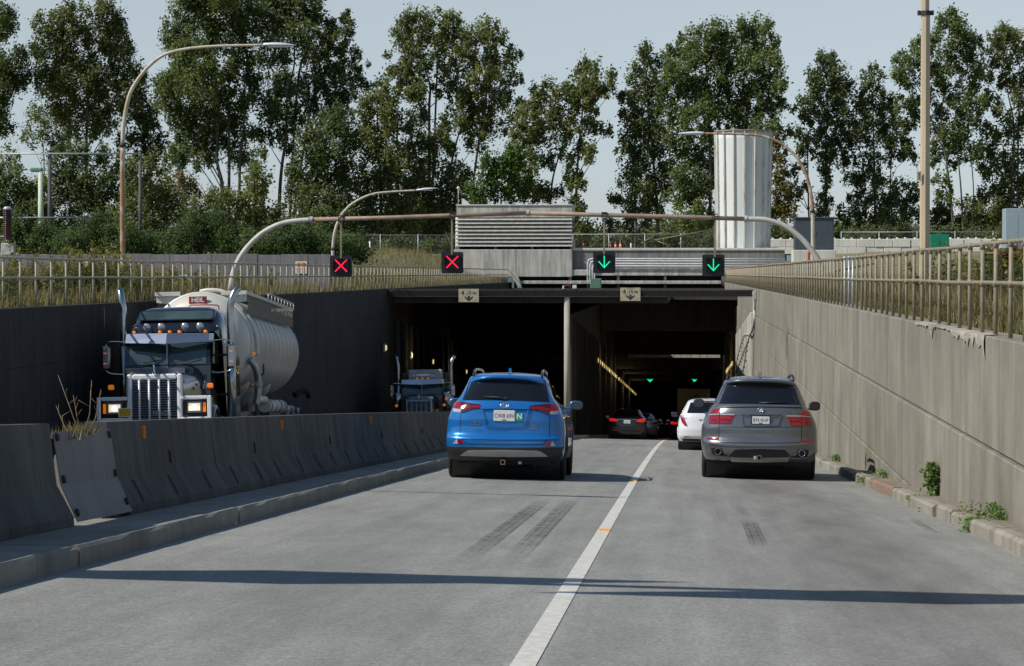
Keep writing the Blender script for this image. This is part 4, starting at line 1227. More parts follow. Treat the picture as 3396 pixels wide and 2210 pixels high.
leaf_material('leaf_brown', (0.13, 0.10, 0.05), (0.20, 0.16, 0.08), (0.27, 0.22, 0.11))
leaf_material('leaf_bush', (0.043, 0.067, 0.022), (0.076, 0.122, 0.034), (0.134, 0.195, 0.055))
leaf_material('grass_dry', (0.13, 0.095, 0.04), (0.26, 0.20, 0.095), (0.42, 0.36, 0.20), 0.3, 0.7)
leaf_material('grass_green', (0.06, 0.08, 0.02), (0.12, 0.15, 0.04), (0.22, 0.24, 0.08), 0.35, 0.6)
leaf_material('weed', (0.035, 0.055, 0.02), (0.08, 0.11, 0.035), (0.26, 0.22, 0.06), 0.3, 0.6)
leaf_material('weed_small', (0.05, 0.09, 0.02), (0.10, 0.17, 0.035), (0.18, 0.26, 0.06), 0.35, 0.6)
M_('bark', (0.085, 0.07, 0.055), 0.9, var=0.35, scale=3, stretch=(1, 1, 0.2), col2=(0.20, 0.18, 0.15), r0=0.45, r1=0.75)
M_('twig', (0.22, 0.15, 0.09), 0.8, var=0.2)

def mesh_np(name, V, nper, mat, tint, parent=None, kind=None):
    """V: (n*nper,3) world points, faces of nper consecutive points"""
    if parent is not None:
        inv = np.array(ROOTM[parent.name].inverted()); V = V @ inv[:3, :3].T + inv[:3, 3]
    n = len(V) // nper
    me = bpy.data.meshes.new(name)
    me.vertices.add(len(V)); me.vertices.foreach_set('co', V.astype(np.float32).ravel())
    me.loops.add(len(V)); me.loops.foreach_set('vertex_index', np.arange(len(V), dtype=np.int32))
    me.polygons.add(n); me.polygons.foreach_set('loop_start', (np.arange(n) * nper).astype(np.int32))
    me.update(calc_edges=True)
    a = me.attributes.new('tint', 'FLOAT', 'POINT'); a.data.foreach_set('value', np.repeat(tint, nper).astype(np.float32))
    me.materials.append(MATS[mat])
    o = bpy.data.objects.new(name, me); COL.objects.link(o)
    if parent is not None: o.parent = parent; ROOTM[o.name] = ROOTM[parent.name]
    if kind: o['kind'] = kind
    return o

def leaves(rs, C, size, up=0.25):
    """diamond leaves at centres C"""
    n = len(C)
    # blades turn loosely towards the light, as real leaves do
    nn = rs.normal(size=(n, 3)) * .75 + np.array([-.55, -.45, .75]); nn /= np.linalg.norm(nn, axis=1)[:, None]
    a = rs.normal(size=(n, 3)); a -= nn * (a * nn).sum(1)[:, None]; a /= np.linalg.norm(a, axis=1)[:, None]
    b = np.cross(nn, a)
    s = (size * rs.uniform(.6, 1.35, n))[:, None]
    P = np.stack([C - a * s * .55, C + b * s * .36 - a * s * .05, C + a * s * .55, C - b * s * .36 - a * s * .05], 1)
    return P.reshape(-1, 3)

def fill_blobs(rs, blobs, Y, spread, size, dens, k=K2, grow=1.2):
    Cs = []; Ts = []
    for (x, y, rx, ry) in blobs:
        c = np.array(W(x * k, y * k, Y)); m = Y / F * k
        ax, az = rx * m * grow, ry * m * grow; ay = (ax + az) / 2
        c[1] += rs.normal() * spread
        nl = int(11.0 * dens * ax * az * math.pi / (size * size))
        nc = max(5, int(ax * az * 9.0))
        d = rs.normal(size=(nc, 3)); d /= np.linalg.norm(d, axis=1)[:, None]
        d[:, 2] += .15; rr = rs.uniform(.2, 1, nc) ** .5
        cc = c + d * rr[:, None] * np.array([ax, ay, az])
        ct = rs.uniform(0, 1, nc)
        idx = rs.integers(0, nc, nl)
        cr = rs.uniform(.55, 1.25, nc) * .38 * min(ax, az) ** .5
        off = rs.normal(size=(nl, 3)) * (cr[idx][:, None] * np.array([.66, .66, .95]))
        Cs.append(cc[idx] + off)
        Ts.append(np.clip(.5 * ct[idx] + .5 * rs.uniform(0, 1, nl) + rs.normal() * .06, 0, 1))
    return np.concatenate(Cs), np.concatenate(Ts)

TREE_I = [0]
def tree(name, label, mat, Y, o, sc, blobs, trunks, size=.28, dens=1.25, r0=.30, group='trees behind the tunnel mouth', spread=None, cat='tree'):
    TREE_I[0] += 1
    rs = np.random.default_rng(100 + TREE_I[0])
    B = [(o + x * sc, y * sc, rx * sc, ry * sc) for x, y, rx, ry in blobs]
    T = [[(o + x * sc, y * sc) for x, y in t] for t in trunks]
    bx = W2(T[0][0][0], T[0][0][1], Y); zgd = zg(bx.x, Y)
    e = empty(name, (bx.x, Y, zgd), None, label, cat, group)
    wd = (max(b[0] + b[2] for b in B) - min(b[0] - b[2] for b in B)) * K2 * Y / F
    sp = (wd * .16) if spread is None else spread
    C, t = fill_blobs(rs, B, Y, sp, size, dens)
    mesh_np('crown', leaves(rs, C, size), 4, mat, t, e)
    mb = MB(); nodes = []
    for ti, t_ in enumerate(T):
        P = [W2(x, y, Y + (0 if ti == 0 else rs.uniform(-1, 1))) for x, y in t_]
        P[0] = Vector((P[0].x, P[0].y, min(zgd - .3, P[0].z)))
        path = smooth_path(P, 6); n = len(path); ra = .72 * r0 * (1 if ti == 0 else .75)
        rad = [max(.03, ra * (1 - .86 * i / (n - 1))) for i in range(n)]
        mb.tube(path, rad, 7); nodes += list(zip(path, rad))
    for (x, y, rx, ry) in B:
        c = W2(x, y, Y); best = None
        for p, r in nodes:
            dz = c.z - p.z
            if dz < .2: continue
            d = abs(c.x - p.x) - dz * .6; q = abs(d) + (c - p).length * .35
            if best is None or q < best[0]: best = (q, p, r)
        if best is None: continue
        p, r = best[1], best[2]; mid = p.lerp(c, .5) + Vector((rs.uniform(-.3, .3), rs.uniform(-.8, .8), rs.uniform(.0, .5)))
        rr = min(r * .55, .06)
        mb.tube([p, mid, c + Vector((0, rs.normal() * sp * .6, 0))], [rr, rr * .65, .02], 4, caps=False)
    mb.build('trunk', 'bark', e)
    return e

S1 = .3846
tree('poplar_tree', 'dark tree cut by the left picture edge', 'leaf_dark', 246, 0, S1,
     [(30, 120, 85, 75), (-30, 160, 80, 90), (60, 420, 110, 90), (130, 480, 70, 70), (-20, 480, 100, 110), (20, 600, 70, 100), (40, 760, 60, 60), (-40, 700, 70, 100), (160, 310, 40, 45)],
     [[(-20, 1300), (-15, 700), (0, 150)]])
tree('poplar_tree', 'tall olive poplar tree left of the rusty street lamp', 'leaf_olive', 250, 0, S1,
     [(630, 110, 80, 100), (650, 60, 45, 50), (480, 130, 85, 95), (350, 130, 50, 60), (300, 190, 75, 80), (640, 240, 100, 90), (720, 170, 40, 50), (480, 300, 140, 110), (320, 340, 110, 110), (700, 350, 85, 90), (620, 470, 130, 100), (430, 500, 150, 100), (290, 520, 80, 85), (780, 470, 80, 70), (560, 620, 140, 90), (400, 640, 120, 85), (640, 740, 85, 65), (500, 790, 105, 75), (760, 600, 70, 70), (330, 730, 60, 50), (400, 880, 70, 50), (180, 300, 35, 40)],
     [[(520, 1350), (522, 900), (528, 600), (535, 150)], [(430, 1350), (420, 1000), (410, 700), (380, 350)]])
tree('pale_tree', 'thin pale yellow-green tree left of the olive poplar', 'leaf_pale', 262, 0, S1,
     [(210, 740, 100, 70), (160, 850, 80, 50), (270, 690, 60, 45), (330, 800, 90, 55), (80, 1000, 70, 60), (120, 1080, 70, 60), (60, 930, 50, 40)],
     [[(270, 1300), (265, 950), (240, 720)]], dens=.5, r0=.15)
tree('poplar_tree', 'slender poplar tree behind the rusty street lamp', 'leaf_dark', 256, 0, S1,
     [(830, 470, 40, 45), (850, 560, 60, 70), (880, 660, 75, 80), (800, 700, 50, 60), (870, 790, 90, 70), (930, 740, 50, 60), (860, 880, 100, 60), (960, 870, 60, 60), (740, 860, 50, 40), (880, 950, 80, 50)],
     [[(870, 1400), (868, 900), (850, 500)]], dens=0.96, r0=.2)
tree('cottonwood_tree', 'huge leaning green cottonwood tree left of centre, its top cut off', 'leaf_green', 244, 0, S1,
     [(1160, -40, 110, 90), (1300, -40, 130, 90), (1430, -30, 110, 90), (1150, 70, 110, 100), (1300, 80, 130, 110), (1430, 60, 110, 90), (1520, 100, 70, 90), (1060, 220, 85, 80), (1200, 220, 140, 100), (1350, 210, 120, 80), (1470, 190, 70, 70), (1090, 420, 110, 80), (1150, 340, 100, 60), (1230, 400, 120, 100), (990, 520, 85, 60), (1120, 560, 140, 100), (1270, 540, 110, 110), (1020, 620, 90, 60), (1400, 520, 60, 80), (1090, 700, 120, 85), (1220, 720, 125, 95), (1330, 680, 80, 100), (1110, 850, 110, 75), (1250, 860, 105, 85), (1080, 950, 80, 55), (1370, 820, 60, 80), (1180, 980, 90, 50), (1420, 950, 70, 70), (1470, 330, 65, 80), (1400, 400, 70, 80), (1480, 460, 50, 50), (1440, 700, 60, 60), (1490, 620, 50, 60), (1480, 820, 60, 60)],
     [[(1335, 1430), (1345, 1150), (1310, 950), (1320, 600), (1250, 200), (1250, -60)], [(1440, 1380), (1450, 1000), (1470, 780), (1480, 560), (1450, 150)], [(1380, 1380), (1385, 900), (1380, 640), (1400, 300), (1420, 0)]], r0=.34)
S2 = .3846; O2 = 595.7
tree('cottonwood_tree', 'tall ragged cottonwood tree leaning right, above the left gantry arm', 'leaf_dark', 248, O2, S2,
     [(60, -50, 110, 90), (200, -50, 110, 90), (320, -20, 70, 70), (90, 60, 110, 100), (230, 60, 95, 85), (340, 100, 60, 80), (500, 150, 75, 55), (560, 130, 35, 40), (560, 230, 55, 40), (160, 190, 115, 85), (320, 230, 100, 60), (430, 250, 60, 55), (500, 260, 50, 40), (110, 350, 125, 85), (330, 340, 100, 70), (470, 370, 85, 60), (600, 340, 35, 45), (640, 410, 40, 25), (110, 470, 95, 75), (30, 560, 70, 80), (370, 470, 95, 60), (540, 470, 95, 55), (620, 490, 55, 40), (150, 600, 95, 75), (310, 570, 75, 60), (480, 560, 90, 70), (580, 590, 55, 45), (130, 720, 95, 75), (250, 690, 70, 65), (400, 670, 80, 55), (520, 680, 75, 55), (160, 820, 75, 55), (60, 830, 60, 60), (190, 900, 50, 35), (170, 1010, 30, 25)],
     [[(130, 1460), (140, 1200), (155, 1000), (180, 820), (188, 560), (230, 380), (220, 100), (200, -60)], [(188, 560), (260, 430), (400, 330), (520, 200)], [(185, 650), (350, 560), (500, 470), (610, 420)]], r0=.30)
tree('alder_tree', 'dark broad alder between the ragged cottonwood and the spreading one', 'leaf_dark', 240, O2, S2,
     [(430, 780, 100, 70), (560, 760, 75, 75), (350, 880, 85, 75), (480, 900, 120, 90), (590, 880, 50, 70), (300, 1040, 90, 90), (430, 1050, 120, 100), (540, 1070, 80, 90), (250, 1170, 75, 85), (400, 1210, 130, 90), (530, 1210, 90, 90), (300, 1320, 110, 80), (470, 1330, 120, 80), (560, 1380, 90, 60), (360, 1400, 120, 60), (230, 1080, 40, 40)],
     [[(430, 1480), (430, 1100), (450, 780)]], dens=1.15)
tree('alder_tree', 'olive alder tree behind the small curved lamp', 'leaf_olive', 243, O2, S2,
     [(730, 540, 55, 60), (690, 590, 60, 60), (660, 660, 60, 60), (780, 630, 80, 80), (720, 750, 95, 85), (830, 740, 80, 85), (660, 800, 60, 60), (700, 880, 75, 75), (810, 890, 100, 80), (740, 1010, 110, 80), (860, 1000, 90, 75), (690, 1110, 100, 80), (840, 1120, 115, 80), (760, 1240, 120, 80), (890, 1240, 95, 80), (640, 1240, 80, 80), (750, 1350, 125, 70), (930, 1350, 110, 70), (620, 1350, 90, 70)],
     [[(755, 1480), (750, 1100), (735, 900), (730, 560)], [(860, 1480), (855, 1000), (850, 700)]], dens=1.0)
tree('cottonwood_tree', 'wide spreading cottonwood tree behind the vent house', 'leaf_olive', 247, O2, S2,
     [(860, 190, 60, 60), (920, 150, 50, 55), (980, 150, 60, 60), (1090, 130, 65, 55), (1160, 140, 55, 55), (1210, 160, 45, 50), (870, 270, 60, 50), (980, 260, 85, 70), (1100, 240, 95, 70), (1210, 250, 75, 60), (1300, 230, 60, 50), (1370, 180, 55, 55), (1420, 160, 40, 45), (1490, 230, 40, 45), (1400, 280, 75, 50), (1550, 330, 55, 40), (1470, 350, 85, 50), (800, 350, 35, 18), (860, 400, 70, 50), (960, 370, 70, 50), (880, 490, 75, 55), (980, 470, 80, 55), (1100, 390, 80, 50), (1250, 370, 80, 60), (1340, 370, 70, 50), (1490, 440, 80, 50), (1560, 465, 40, 28), (1380, 470, 80, 50), (1190, 470, 90, 60), (920, 580, 80, 50), (1000, 570, 60, 50), (1210, 580, 80, 50), (1320, 550, 90, 60), (1450, 540, 90, 50), (1500, 600, 50, 35), (1110, 560, 50, 40), (960, 690, 70, 50), (1250, 670, 90, 60), (1400, 650, 90, 60), (1330, 760, 90, 60), (960, 790, 60, 50), (1200, 770, 80, 60), (1440, 760, 80, 60), (1090, 850, 90, 60), (1000, 940, 100, 70), (1170, 900, 60, 50), (1090, 1040, 100, 60), (990, 1080, 90, 80), (950, 1180, 100, 85), (1070, 1200, 100, 85), (1240, 1060, 70, 70), (1340, 860, 70, 50), (1000, 1300, 120, 80), (1120, 1330, 80, 70)],
     [[(1040, 1480), (1045, 1000), (1045, 650), (1050, 520), (1015, 380), (1000, 150)], [(1125, 1480), (1150, 1150), (1185, 960), (1220, 820), (1290, 620), (1390, 330), (1410, 180)], [(1047, 640), (1090, 500), (1100, 250)], [(1250, 730), (1400, 520), (1530, 360)]], r0=.30, dens=1.14)
S3 = .3846; O3 = 1191.0
tree('cottonwood_tree', 'mid-height cottonwood tree right of the vent house roof', 'leaf_olive', 245, O3, S3,
     [(165, 560, 55, 40), (220, 550, 40, 35), (110, 640, 80, 50), (200, 650, 90, 60), (310, 560, 50, 45), (340, 610, 70, 60), (430, 430, 55, 50), (510, 420, 50, 45), (400, 510, 75, 50), (500, 520, 85, 60), (590, 480, 35, 40), (600, 550, 25, 30), (420, 600, 85, 55), (520, 610, 60, 40), (60, 720, 75, 55), (160, 740, 90, 60), (300, 710, 90, 60), (420, 690, 80, 50), (50, 830, 75, 65), (160, 840, 90, 60), (300, 820, 80, 60), (450, 790, 80, 50), (560, 790, 50, 35), (90, 940, 80, 60), (430, 890, 50, 60), (340, 940, 50, 60), (490, 950, 50, 40), (350, 1060, 60, 50), (400, 1120, 50, 50), (60, 1050, 80, 70), (210, 960, 50, 60), (100, 1160, 90, 60), (220, 1170, 90, 50), (400, 1330, 35, 70), (390, 1230, 40, 50), (420, 1400, 40, 40)],
     [[(380, 1500), (385, 1180), (405, 850), (440, 560), (480, 430)], [(220, 1500), (235, 1150), (275, 960), (330, 780), (340, 600)], [(130, 1500), (120, 1000), (130, 700)]], r0=.24, dens=1.08)
tree('maple_tree', 'bright green low tree just behind the vent house', 'leaf_bright', 236, O2, S2,
     [(1400, 1090, 80, 60), (1350, 1160, 75, 50), (1490, 1060, 80, 70), (1560, 1000, 70, 70), (1450, 980, 80, 70), (1480, 1170, 85, 50), (1600, 1110, 65, 70), (1330, 1210, 70, 40), (1580, 930, 60, 60), (1560, 1190, 70, 40)],
     [[(1480, 1450), (1480, 1150), (1500, 1000)]], dens=1.0, r0=.16)
tree('poplar_tree', 'slim pointed poplar tree just left of the densest tree', 'leaf_dark', 246, O3, S3,
     [(805, 310, 45, 45), (850, 380, 45, 45), (770, 390, 45, 55), (800, 470, 80, 60), (740, 540, 70, 50), (860, 530, 65, 55), (690, 610, 60, 40), (800, 620, 95, 65), (890, 620, 65, 60), (700, 710, 65, 50), (800, 740, 100, 70), (890, 750, 70, 70), (700, 820, 70, 50), (650, 900, 40, 30), (780, 870, 95, 75), (880, 890, 80, 75), (740, 990, 85, 70), (850, 1030, 95, 75), (700, 1110, 65, 50), (780, 1140, 85, 70), (880, 1170, 85, 75), (630, 1215, 75, 40), (750, 1250, 95, 55), (850, 1280, 75, 50), (740, 1350, 105, 50), (600, 1370, 50, 40)],
     [[(885, 1500), (875, 1250), (850, 950), (815, 600), (805, 320)], [(740, 1500), (745, 1200), (740, 900)]], dens=1.05)
tree('cottonwood_tree', 'densest broad green tree, right behind the white silo', 'leaf_green', 243, O3, S3,
     [(1060, 225, 50, 50), (980, 285, 45, 50), (1180, 220, 60, 55), (1260, 180, 55, 55), (1450, 140, 60, 50), (1530, 200, 50, 50), (1390, 190, 50, 50), (1000, 360, 85, 60), (1120, 320, 95, 70), (1250, 300, 105, 75), (1400, 270, 100, 80), (1540, 290, 75, 65), (980, 460, 75, 65), (1100, 460, 105, 75), (1250, 440, 105, 75), (1390, 420, 110, 85), (1540, 420, 90, 70), (1620, 380, 35, 40), (960, 570, 70, 60), (1080, 590, 105, 75), (1220, 580, 105, 75), (1370, 560, 105, 75), (1520, 560, 100, 70), (1610, 520, 50, 50), (1000, 700, 90, 60), (1130, 710, 95, 65), (1280, 690, 105, 65), (1420, 670, 105, 65), (1560, 670, 85, 60), (1640, 640, 45, 45), (1620, 780, 65, 45), (1500, 760, 95, 45), (1350, 770, 95, 45), (1000, 840, 80, 70), (1120, 820, 85, 65), (1030, 970, 85, 75), (1150, 950, 70, 80), (1060, 1080, 95, 75), (1150, 1090, 60, 80), (1000, 1190, 80, 65), (1120, 1210, 75, 70), (1060, 1310, 95, 70), (1160, 1310, 55, 70), (1250, 900, 60, 80), (1240, 1050, 50, 80)],
     [[(1195, 1500), (1195, 1000), (1185, 600), (1165, 300)], [(1350, 1300), (1370, 800), (1400, 450), (1440, 200)]], dens=1.15, r0=.3)
S4 = .3845; O4 = 1787.0
tree('maple_tree', 'yellow-green turning tree at the right edge of the silo', 'leaf_yellow', 240, O4, S4,
     [(60, 910, 45, 70), (30, 1030, 60, 70), (60, 1150, 65, 60), (90, 1240, 80, 50), (20, 1280, 90, 40), (130, 1290, 60, 40), (20, 1380, 80, 50)],
     [[(40, 1500), (45, 1200), (55, 950)]], dens=1.08, r0=.14)
tree('poplar_tree', 'dark grey-green conical tree between silo and tall tan pole', 'leaf_dark', 250, O4, S4,
     [(350, 340, 32, 32), (400, 370, 42, 45), (320, 400, 50, 45), (390, 450, 65, 50), (265, 465, 45, 40), (330, 520, 85, 55), (430, 530, 60, 50), (495, 525, 28, 28), (240, 600, 70, 50), (370, 620, 95, 55), (470, 620, 60, 55), (160, 690, 45, 32), (290, 710, 95, 55), (420, 720, 85, 55), (150, 790, 45, 28), (250, 810, 85, 50), (390, 820, 95, 55), (500, 790, 55, 50), (210, 900, 60, 40), (340, 920, 80, 50), (450, 900, 70, 50), (350, 1010, 55, 45), (130, 1055, 45, 25), (200, 1125, 50, 28), (345, 1110, 32, 50), (350, 1210, 50, 40), (150, 1180, 40, 25), (330, 1280, 55, 35), (180, 1000, 40, 30)],
     [[(345, 1480), (345, 1000), (352, 700), (370, 380)], [(250, 1200), (235, 950), (250, 750)]], dens=1.08, r0=.22)
tree('poplar_tree', 'narrow pointed tree just left of the tall tan pole', 'leaf_dark', 252, O4, S4,
     [(632, 420, 28, 30), (600, 470, 32, 35), (660, 480, 30, 30), (620, 540, 55, 45), (570, 560, 32, 32), (675, 580, 40, 32), (620, 640, 75, 50), (550, 650, 40, 35), (770, 600, 35, 40), (740, 660, 50, 50), (820, 660, 60, 50), (890, 635, 35, 30), (600, 750, 85, 50), (720, 760, 75, 60), (830, 770, 75, 50), (560, 840, 70, 50), (680, 860, 85, 50), (800, 870, 85, 50), (890, 720, 40, 45), (480, 980, 60, 45), (590, 990, 75, 50), (750, 970, 50, 45), (840, 950, 50, 40), (500, 1090, 70, 45), (620, 1080, 85, 50), (560, 1180, 85, 50), (690, 1180, 80, 60), (820, 1130, 60, 35), (780, 1230, 75, 50), (870, 1180, 40, 40), (640, 1290, 105, 60), (500, 1290, 75, 50), (760, 1320, 105, 60), (860, 1320, 60, 50), (500, 1370, 80, 40), (700, 1380, 110, 40)],
     [[(645, 1480), (640, 1100), (632, 800), (630, 430)], [(720, 1480), (735, 1100), (750, 700)], [(540, 1480), (545, 1150)]], dens=1.08, r0=.22)
tree('cottonwood_tree', 'airy cottonwood tree with bare lower trunks, crossed by the tall tan pole', 'leaf_green', 246, O4, S4,
     [(1100, 110, 40, 38), (1065, 160, 50, 50), (1150, 160, 50, 50), (1000, 210, 45, 50), (1110, 240, 85, 60), (1200, 240, 55, 55), (1270, 245, 28, 25), (1010, 320, 65, 55), (1130, 330, 85, 55), (1220, 340, 65, 45), (885, 275, 35, 40), (800, 365, 50, 45), (870, 370, 65, 55), (775, 445, 50, 45), (860, 460, 75, 55), (850, 520, 40, 22), (1000, 430, 75, 55), (1110, 440, 75, 45), (1240, 430, 55, 50), (1020, 530, 65, 50), (1130, 560, 65, 45), (1000, 620, 50, 45), (1230, 530, 65, 50), (1160, 640, 75, 50), (890, 600, 28, 28), (1060, 700, 50, 40), (1180, 740, 80, 50), (1010, 790, 50, 50), (1100, 810, 75, 50), (1240, 640, 60, 50), (1060, 890, 85, 50), (1180, 870, 75, 50), (1010, 950, 50, 40), (1130, 960, 50, 40), (1230, 940, 55, 45), (1030, 1100, 50, 38), (1060, 1180, 50, 38)],
     [[(1125, 1480), (1105, 1250), (1085, 1050), (1040, 750), (1070, 480), (1090, 150)], [(1180, 1480), (1165, 1200), (1145, 950), (1125, 650), (1140, 300)], [(1240, 1400), (1235, 1100), (1200, 800)]], dens=1.02, r0=.2)
tree('cottonwood_tree', 'open grey-green tree at the right picture edge', 'leaf_olive', 249, O4, S4,
     [(1400, 200, 50, 45), (1480, 190, 50, 45), (1350, 250, 45, 50), (1430, 290, 75, 55), (1530, 260, 55, 70), (1600, 240, 50, 70), (1340, 360, 55, 50), (1450, 390, 85, 50), (1550, 390, 60, 50), (1300, 460, 50, 40), (1400, 490, 65, 40), (1520, 490, 65, 50), (1620, 480, 60, 60), (1330, 610, 60, 45), (1500, 610, 50, 45), (1290, 710, 60, 45), (1400, 710, 70, 45), (1510, 740, 60, 50), (1330, 810, 60, 45), (1430, 840, 80, 50), (1600, 700, 60, 80), (1300, 910, 70, 50), (1400, 960, 90, 50), (1520, 950, 65, 55), (1340, 1050, 75, 50), (1450, 1070, 100, 60), (1340, 1170, 70, 50), (1460, 1190, 100, 70), (1560, 1150, 80, 80), (1220, 1250, 75, 50), (1330, 1280, 95, 60), (1450, 1310, 100, 55), (1240, 1330, 85, 45), (1560, 1300, 80, 70), (1400, 1390, 130, 40)],
     [[(1450, 1480), (1470, 1050), (1480, 750), (1440, 520), (1440, 250)], [(1500, 1100), (1510, 700), (1520, 300)], [(1370, 1480), (1360, 1200), (1340, 950)]], dens=1.02, r0=.22)
tree('alder_tree', 'small dark round tree below the airy cottonwood', 'leaf_dark', 258, O4, S4,
     [(1030, 1240, 45, 50), (1000, 1300, 40, 50), (1060, 1310, 60, 50), (1020, 1370, 70, 40), (1150, 1370, 80, 40)], [[(1030, 1480), (1030, 1250)]], dens=1.0, r0=.12)
# understory at the left
tree('alder_tree', 'low dense alder behind the brown insulator', 'leaf_dark', 226, 0, S1,
     [(30, 1090, 80, 80), (100, 1180, 110, 80), (-10, 1220, 90, 90), (200, 1130, 90, 70), (250, 1250, 120, 70), (90, 1300, 120, 70), (30, 1380, 120, 70), (230, 1380, 130, 70)], [[(100, 1500), (100, 1150)]], dens=1.1, r0=.12)
tree('alder_tree', 'dense alder understory between the tall frame posts', 'leaf_dark', 228, 0, S1,
     [(400, 1000, 100, 80), (350, 1120, 100, 80), (490, 1070, 110, 85), (630, 1010, 85, 85), (600, 1150, 110, 85), (450, 1210, 120, 75), (690, 1140, 70, 75), (560, 1290, 130, 70), (400, 1310, 110, 70), (700, 1280, 80, 70), (560, 930, 90, 50), (430, 920, 80, 50), (500, 1390, 160, 60), (690, 1380, 90, 60)], [[(420, 1500), (425, 1200), (430, 950)], [(600, 1500), (605, 1000)]], dens=1.0, r0=.16)
tree('alder_tree', 'rounded dark alder right of the tall frame post', 'leaf_olive', 224, 0, S1,
     [(850, 1060, 95, 80), (950, 1010, 70, 70), (900, 1180, 110, 85), (1000, 1140, 75, 80), (1060, 1230, 80, 70), (820, 1290, 120, 65), (960, 1300, 120, 65), (780, 1180, 60, 70), (870, 1390, 140, 60), (1050, 1370, 100, 60)], [[(920, 1500), (922, 1100)]], dens=1.1, r0=.14)
tree('shrub_tree', 'pale brown dying bush seen between two dark alders', 'leaf_brown', 262, 0, S1,
     [(1100, 1110, 70, 60), (1080, 1180, 60, 50), (1150, 1150, 60, 50)], [[(1110, 1400), (1105, 1120)]], dens=0.96, r0=.08)
tree('alder_tree', 'leafy olive alder at the foot of the huge cottonwood', 'leaf_olive', 230, 0, S1,
     [(1200, 1280, 105, 70), (1290, 1210, 85, 60), (1400, 1270, 115, 75), (1500, 1220, 100, 80), (1580, 1100, 70, 90), (1600, 1290, 95, 75), (1560, 980, 50, 60), (1280, 1360, 120, 60), (1450, 1370, 130, 60), (1620, 1380, 110, 60), (1180, 1380, 80, 50)], [[(1400, 1500), (1405, 1200)], [(1580, 1500), (1580, 1000)]], dens=1.1, r0=.14)
tree('alder_tree', 'shaded low brush tree below the spreading cottonwood', 'leaf_dark', 250, O2, S2,
     [(1200, 1180, 70, 70), (1180, 1290, 80, 70), (1300, 1250, 70, 50), (1090, 1380, 120, 60), (900, 1400, 120, 50), (1250, 1150, 60, 50)], [[(1200, 1480), (1200, 1200)]], dens=1.0, r0=.1)

# ---- bushes in front of the trees (one mass) -- leaves on many small mounds
rs = np.random.default_rng(5)
B = []
for x in np.arange(60, 1180, 26):
    h = 60 + 42 * math.sin(x * .021) + rs.uniform(-20, 25)
    if x > 830: h *= .75
    for k in range(3):
        B.append((x + rs.uniform(-12, 12), 842 - h * (k + .4) / 3, 34, 30 + h * .12))
C, t = fill_blobs(rs, B, 128, 1.2, .11, .55, k=1.0)
o = mesh_np('undergrowth', leaves(rs, C, .11), 4, 'leaf_bush', t, None, 'stuff'); tag(o, 'green brush growing above the grey panel wall', 'brush')
B = [(x, 835 - rs.uniform(0, 26), 26, 16) for x in np.arange(1180, 1520, 16)] + [(x, 815 + rs.uniform(-14, 10), 30, 20) for x in np.arange(2160, 2380, 18)] + [(x, 790 + rs.uniform(-14, 10), 30, 24) for x in np.arange(2560, 3400, 26)]
C, t = fill_blobs(rs, B, 222, 1.5, .2, .9, k=1.0)
o = mesh_np('undergrowth', leaves(rs, C, .2), 4, 'leaf_dark', t, None, 'stuff'); tag(o, 'dark brush along the far fences', 'brush')
# far tree line
B = [(x, 800 + 22 * math.sin(x * .013) + rs.uniform(-25, 15), 60, 40) for x in np.arange(-200, 3600, 38)]
C, t = fill_blobs(rs, B, 420, 6, .5, .8, k=1.0)
o = mesh_np('treeline', leaves(rs, C, .5), 4, 'leaf_dark', t, None, 'stuff'); tag(o, 'distant low tree line behind the cottonwoods', 'trees')

# ---- grass
def grass(name, label, mat, n, fx, hmin, hmax, wd, seed, lean=.35):
    rs = np.random.default_rng(seed); P = fx(rs, n); n = len(P)
    h = rs.uniform(hmin, hmax, n) * rs.uniform(.5, 1.2, n); a = rs.uniform(0, 2 * math.pi, n)
    d = np.c_[np.cos(a), np.sin(a), np.zeros(n)]; w = np.c_[-np.sin(a), np.cos(a), np.zeros(n)]
    ln = rs.normal(size=n) * lean
    top = P + d * (h * ln)[:, None] + np.c_[np.zeros((n, 2)), h]
    ws = (wd * rs.uniform(.6, 1.4, n))[:, None]
    V = np.stack([P - w * ws, P + w * ws, top], 1).reshape(-1, 3)
    o = mesh_np(name, V, 3, mat, rs.uniform(0, 1, n) * .7 + .3 * rs.uniform(0, 1, n), None, 'stuff'); tag(o, label, 'grass'); return o
def area(X0, X1, Y0, Y1, clump=0):
    def f(rs, n):
        Y = Y0 * (Y1 / Y0) ** rs.uniform(0, 1, n); X = X0 + (X1 - X0) * rs.uniform(0, 1, n) ** 1.4
        if clump:
            k = np.sin(X * 1.7 + Y * .31) + np.sin(Y * .53 + 1.3 * X * .4) + rs.normal(size=n) * .5
            q = k > clump - 1; X, Y = X[q], Y[q]
        Z = np.array([zg(x, y) for x, y in zip(X, Y)])
        return np.c_[X, Y, Z - .02]
    return f
grass('grass', 'dry tan grass behind the left railing', 'grass_dry', 42000, area(-13.72, -24, 44, 188), .25, .6, .012, 11)
grass('grass', 'green grass tufts behind the left railing', 'grass_green', 26000, area(-13.72, -24, 44, 188, .5), .12, .4, .014, 12)
grass('grass', 'dry tan grass behind the right railing', 'grass_dry', 42000, area(3.82, 10, 20, 110), .3, .75, .009, 13)
grass('grass', 'green grass tufts behind the right railing', 'grass_green', 30000, area(3.80, 9, 20, 110, .6), .2, .5, .010, 14)

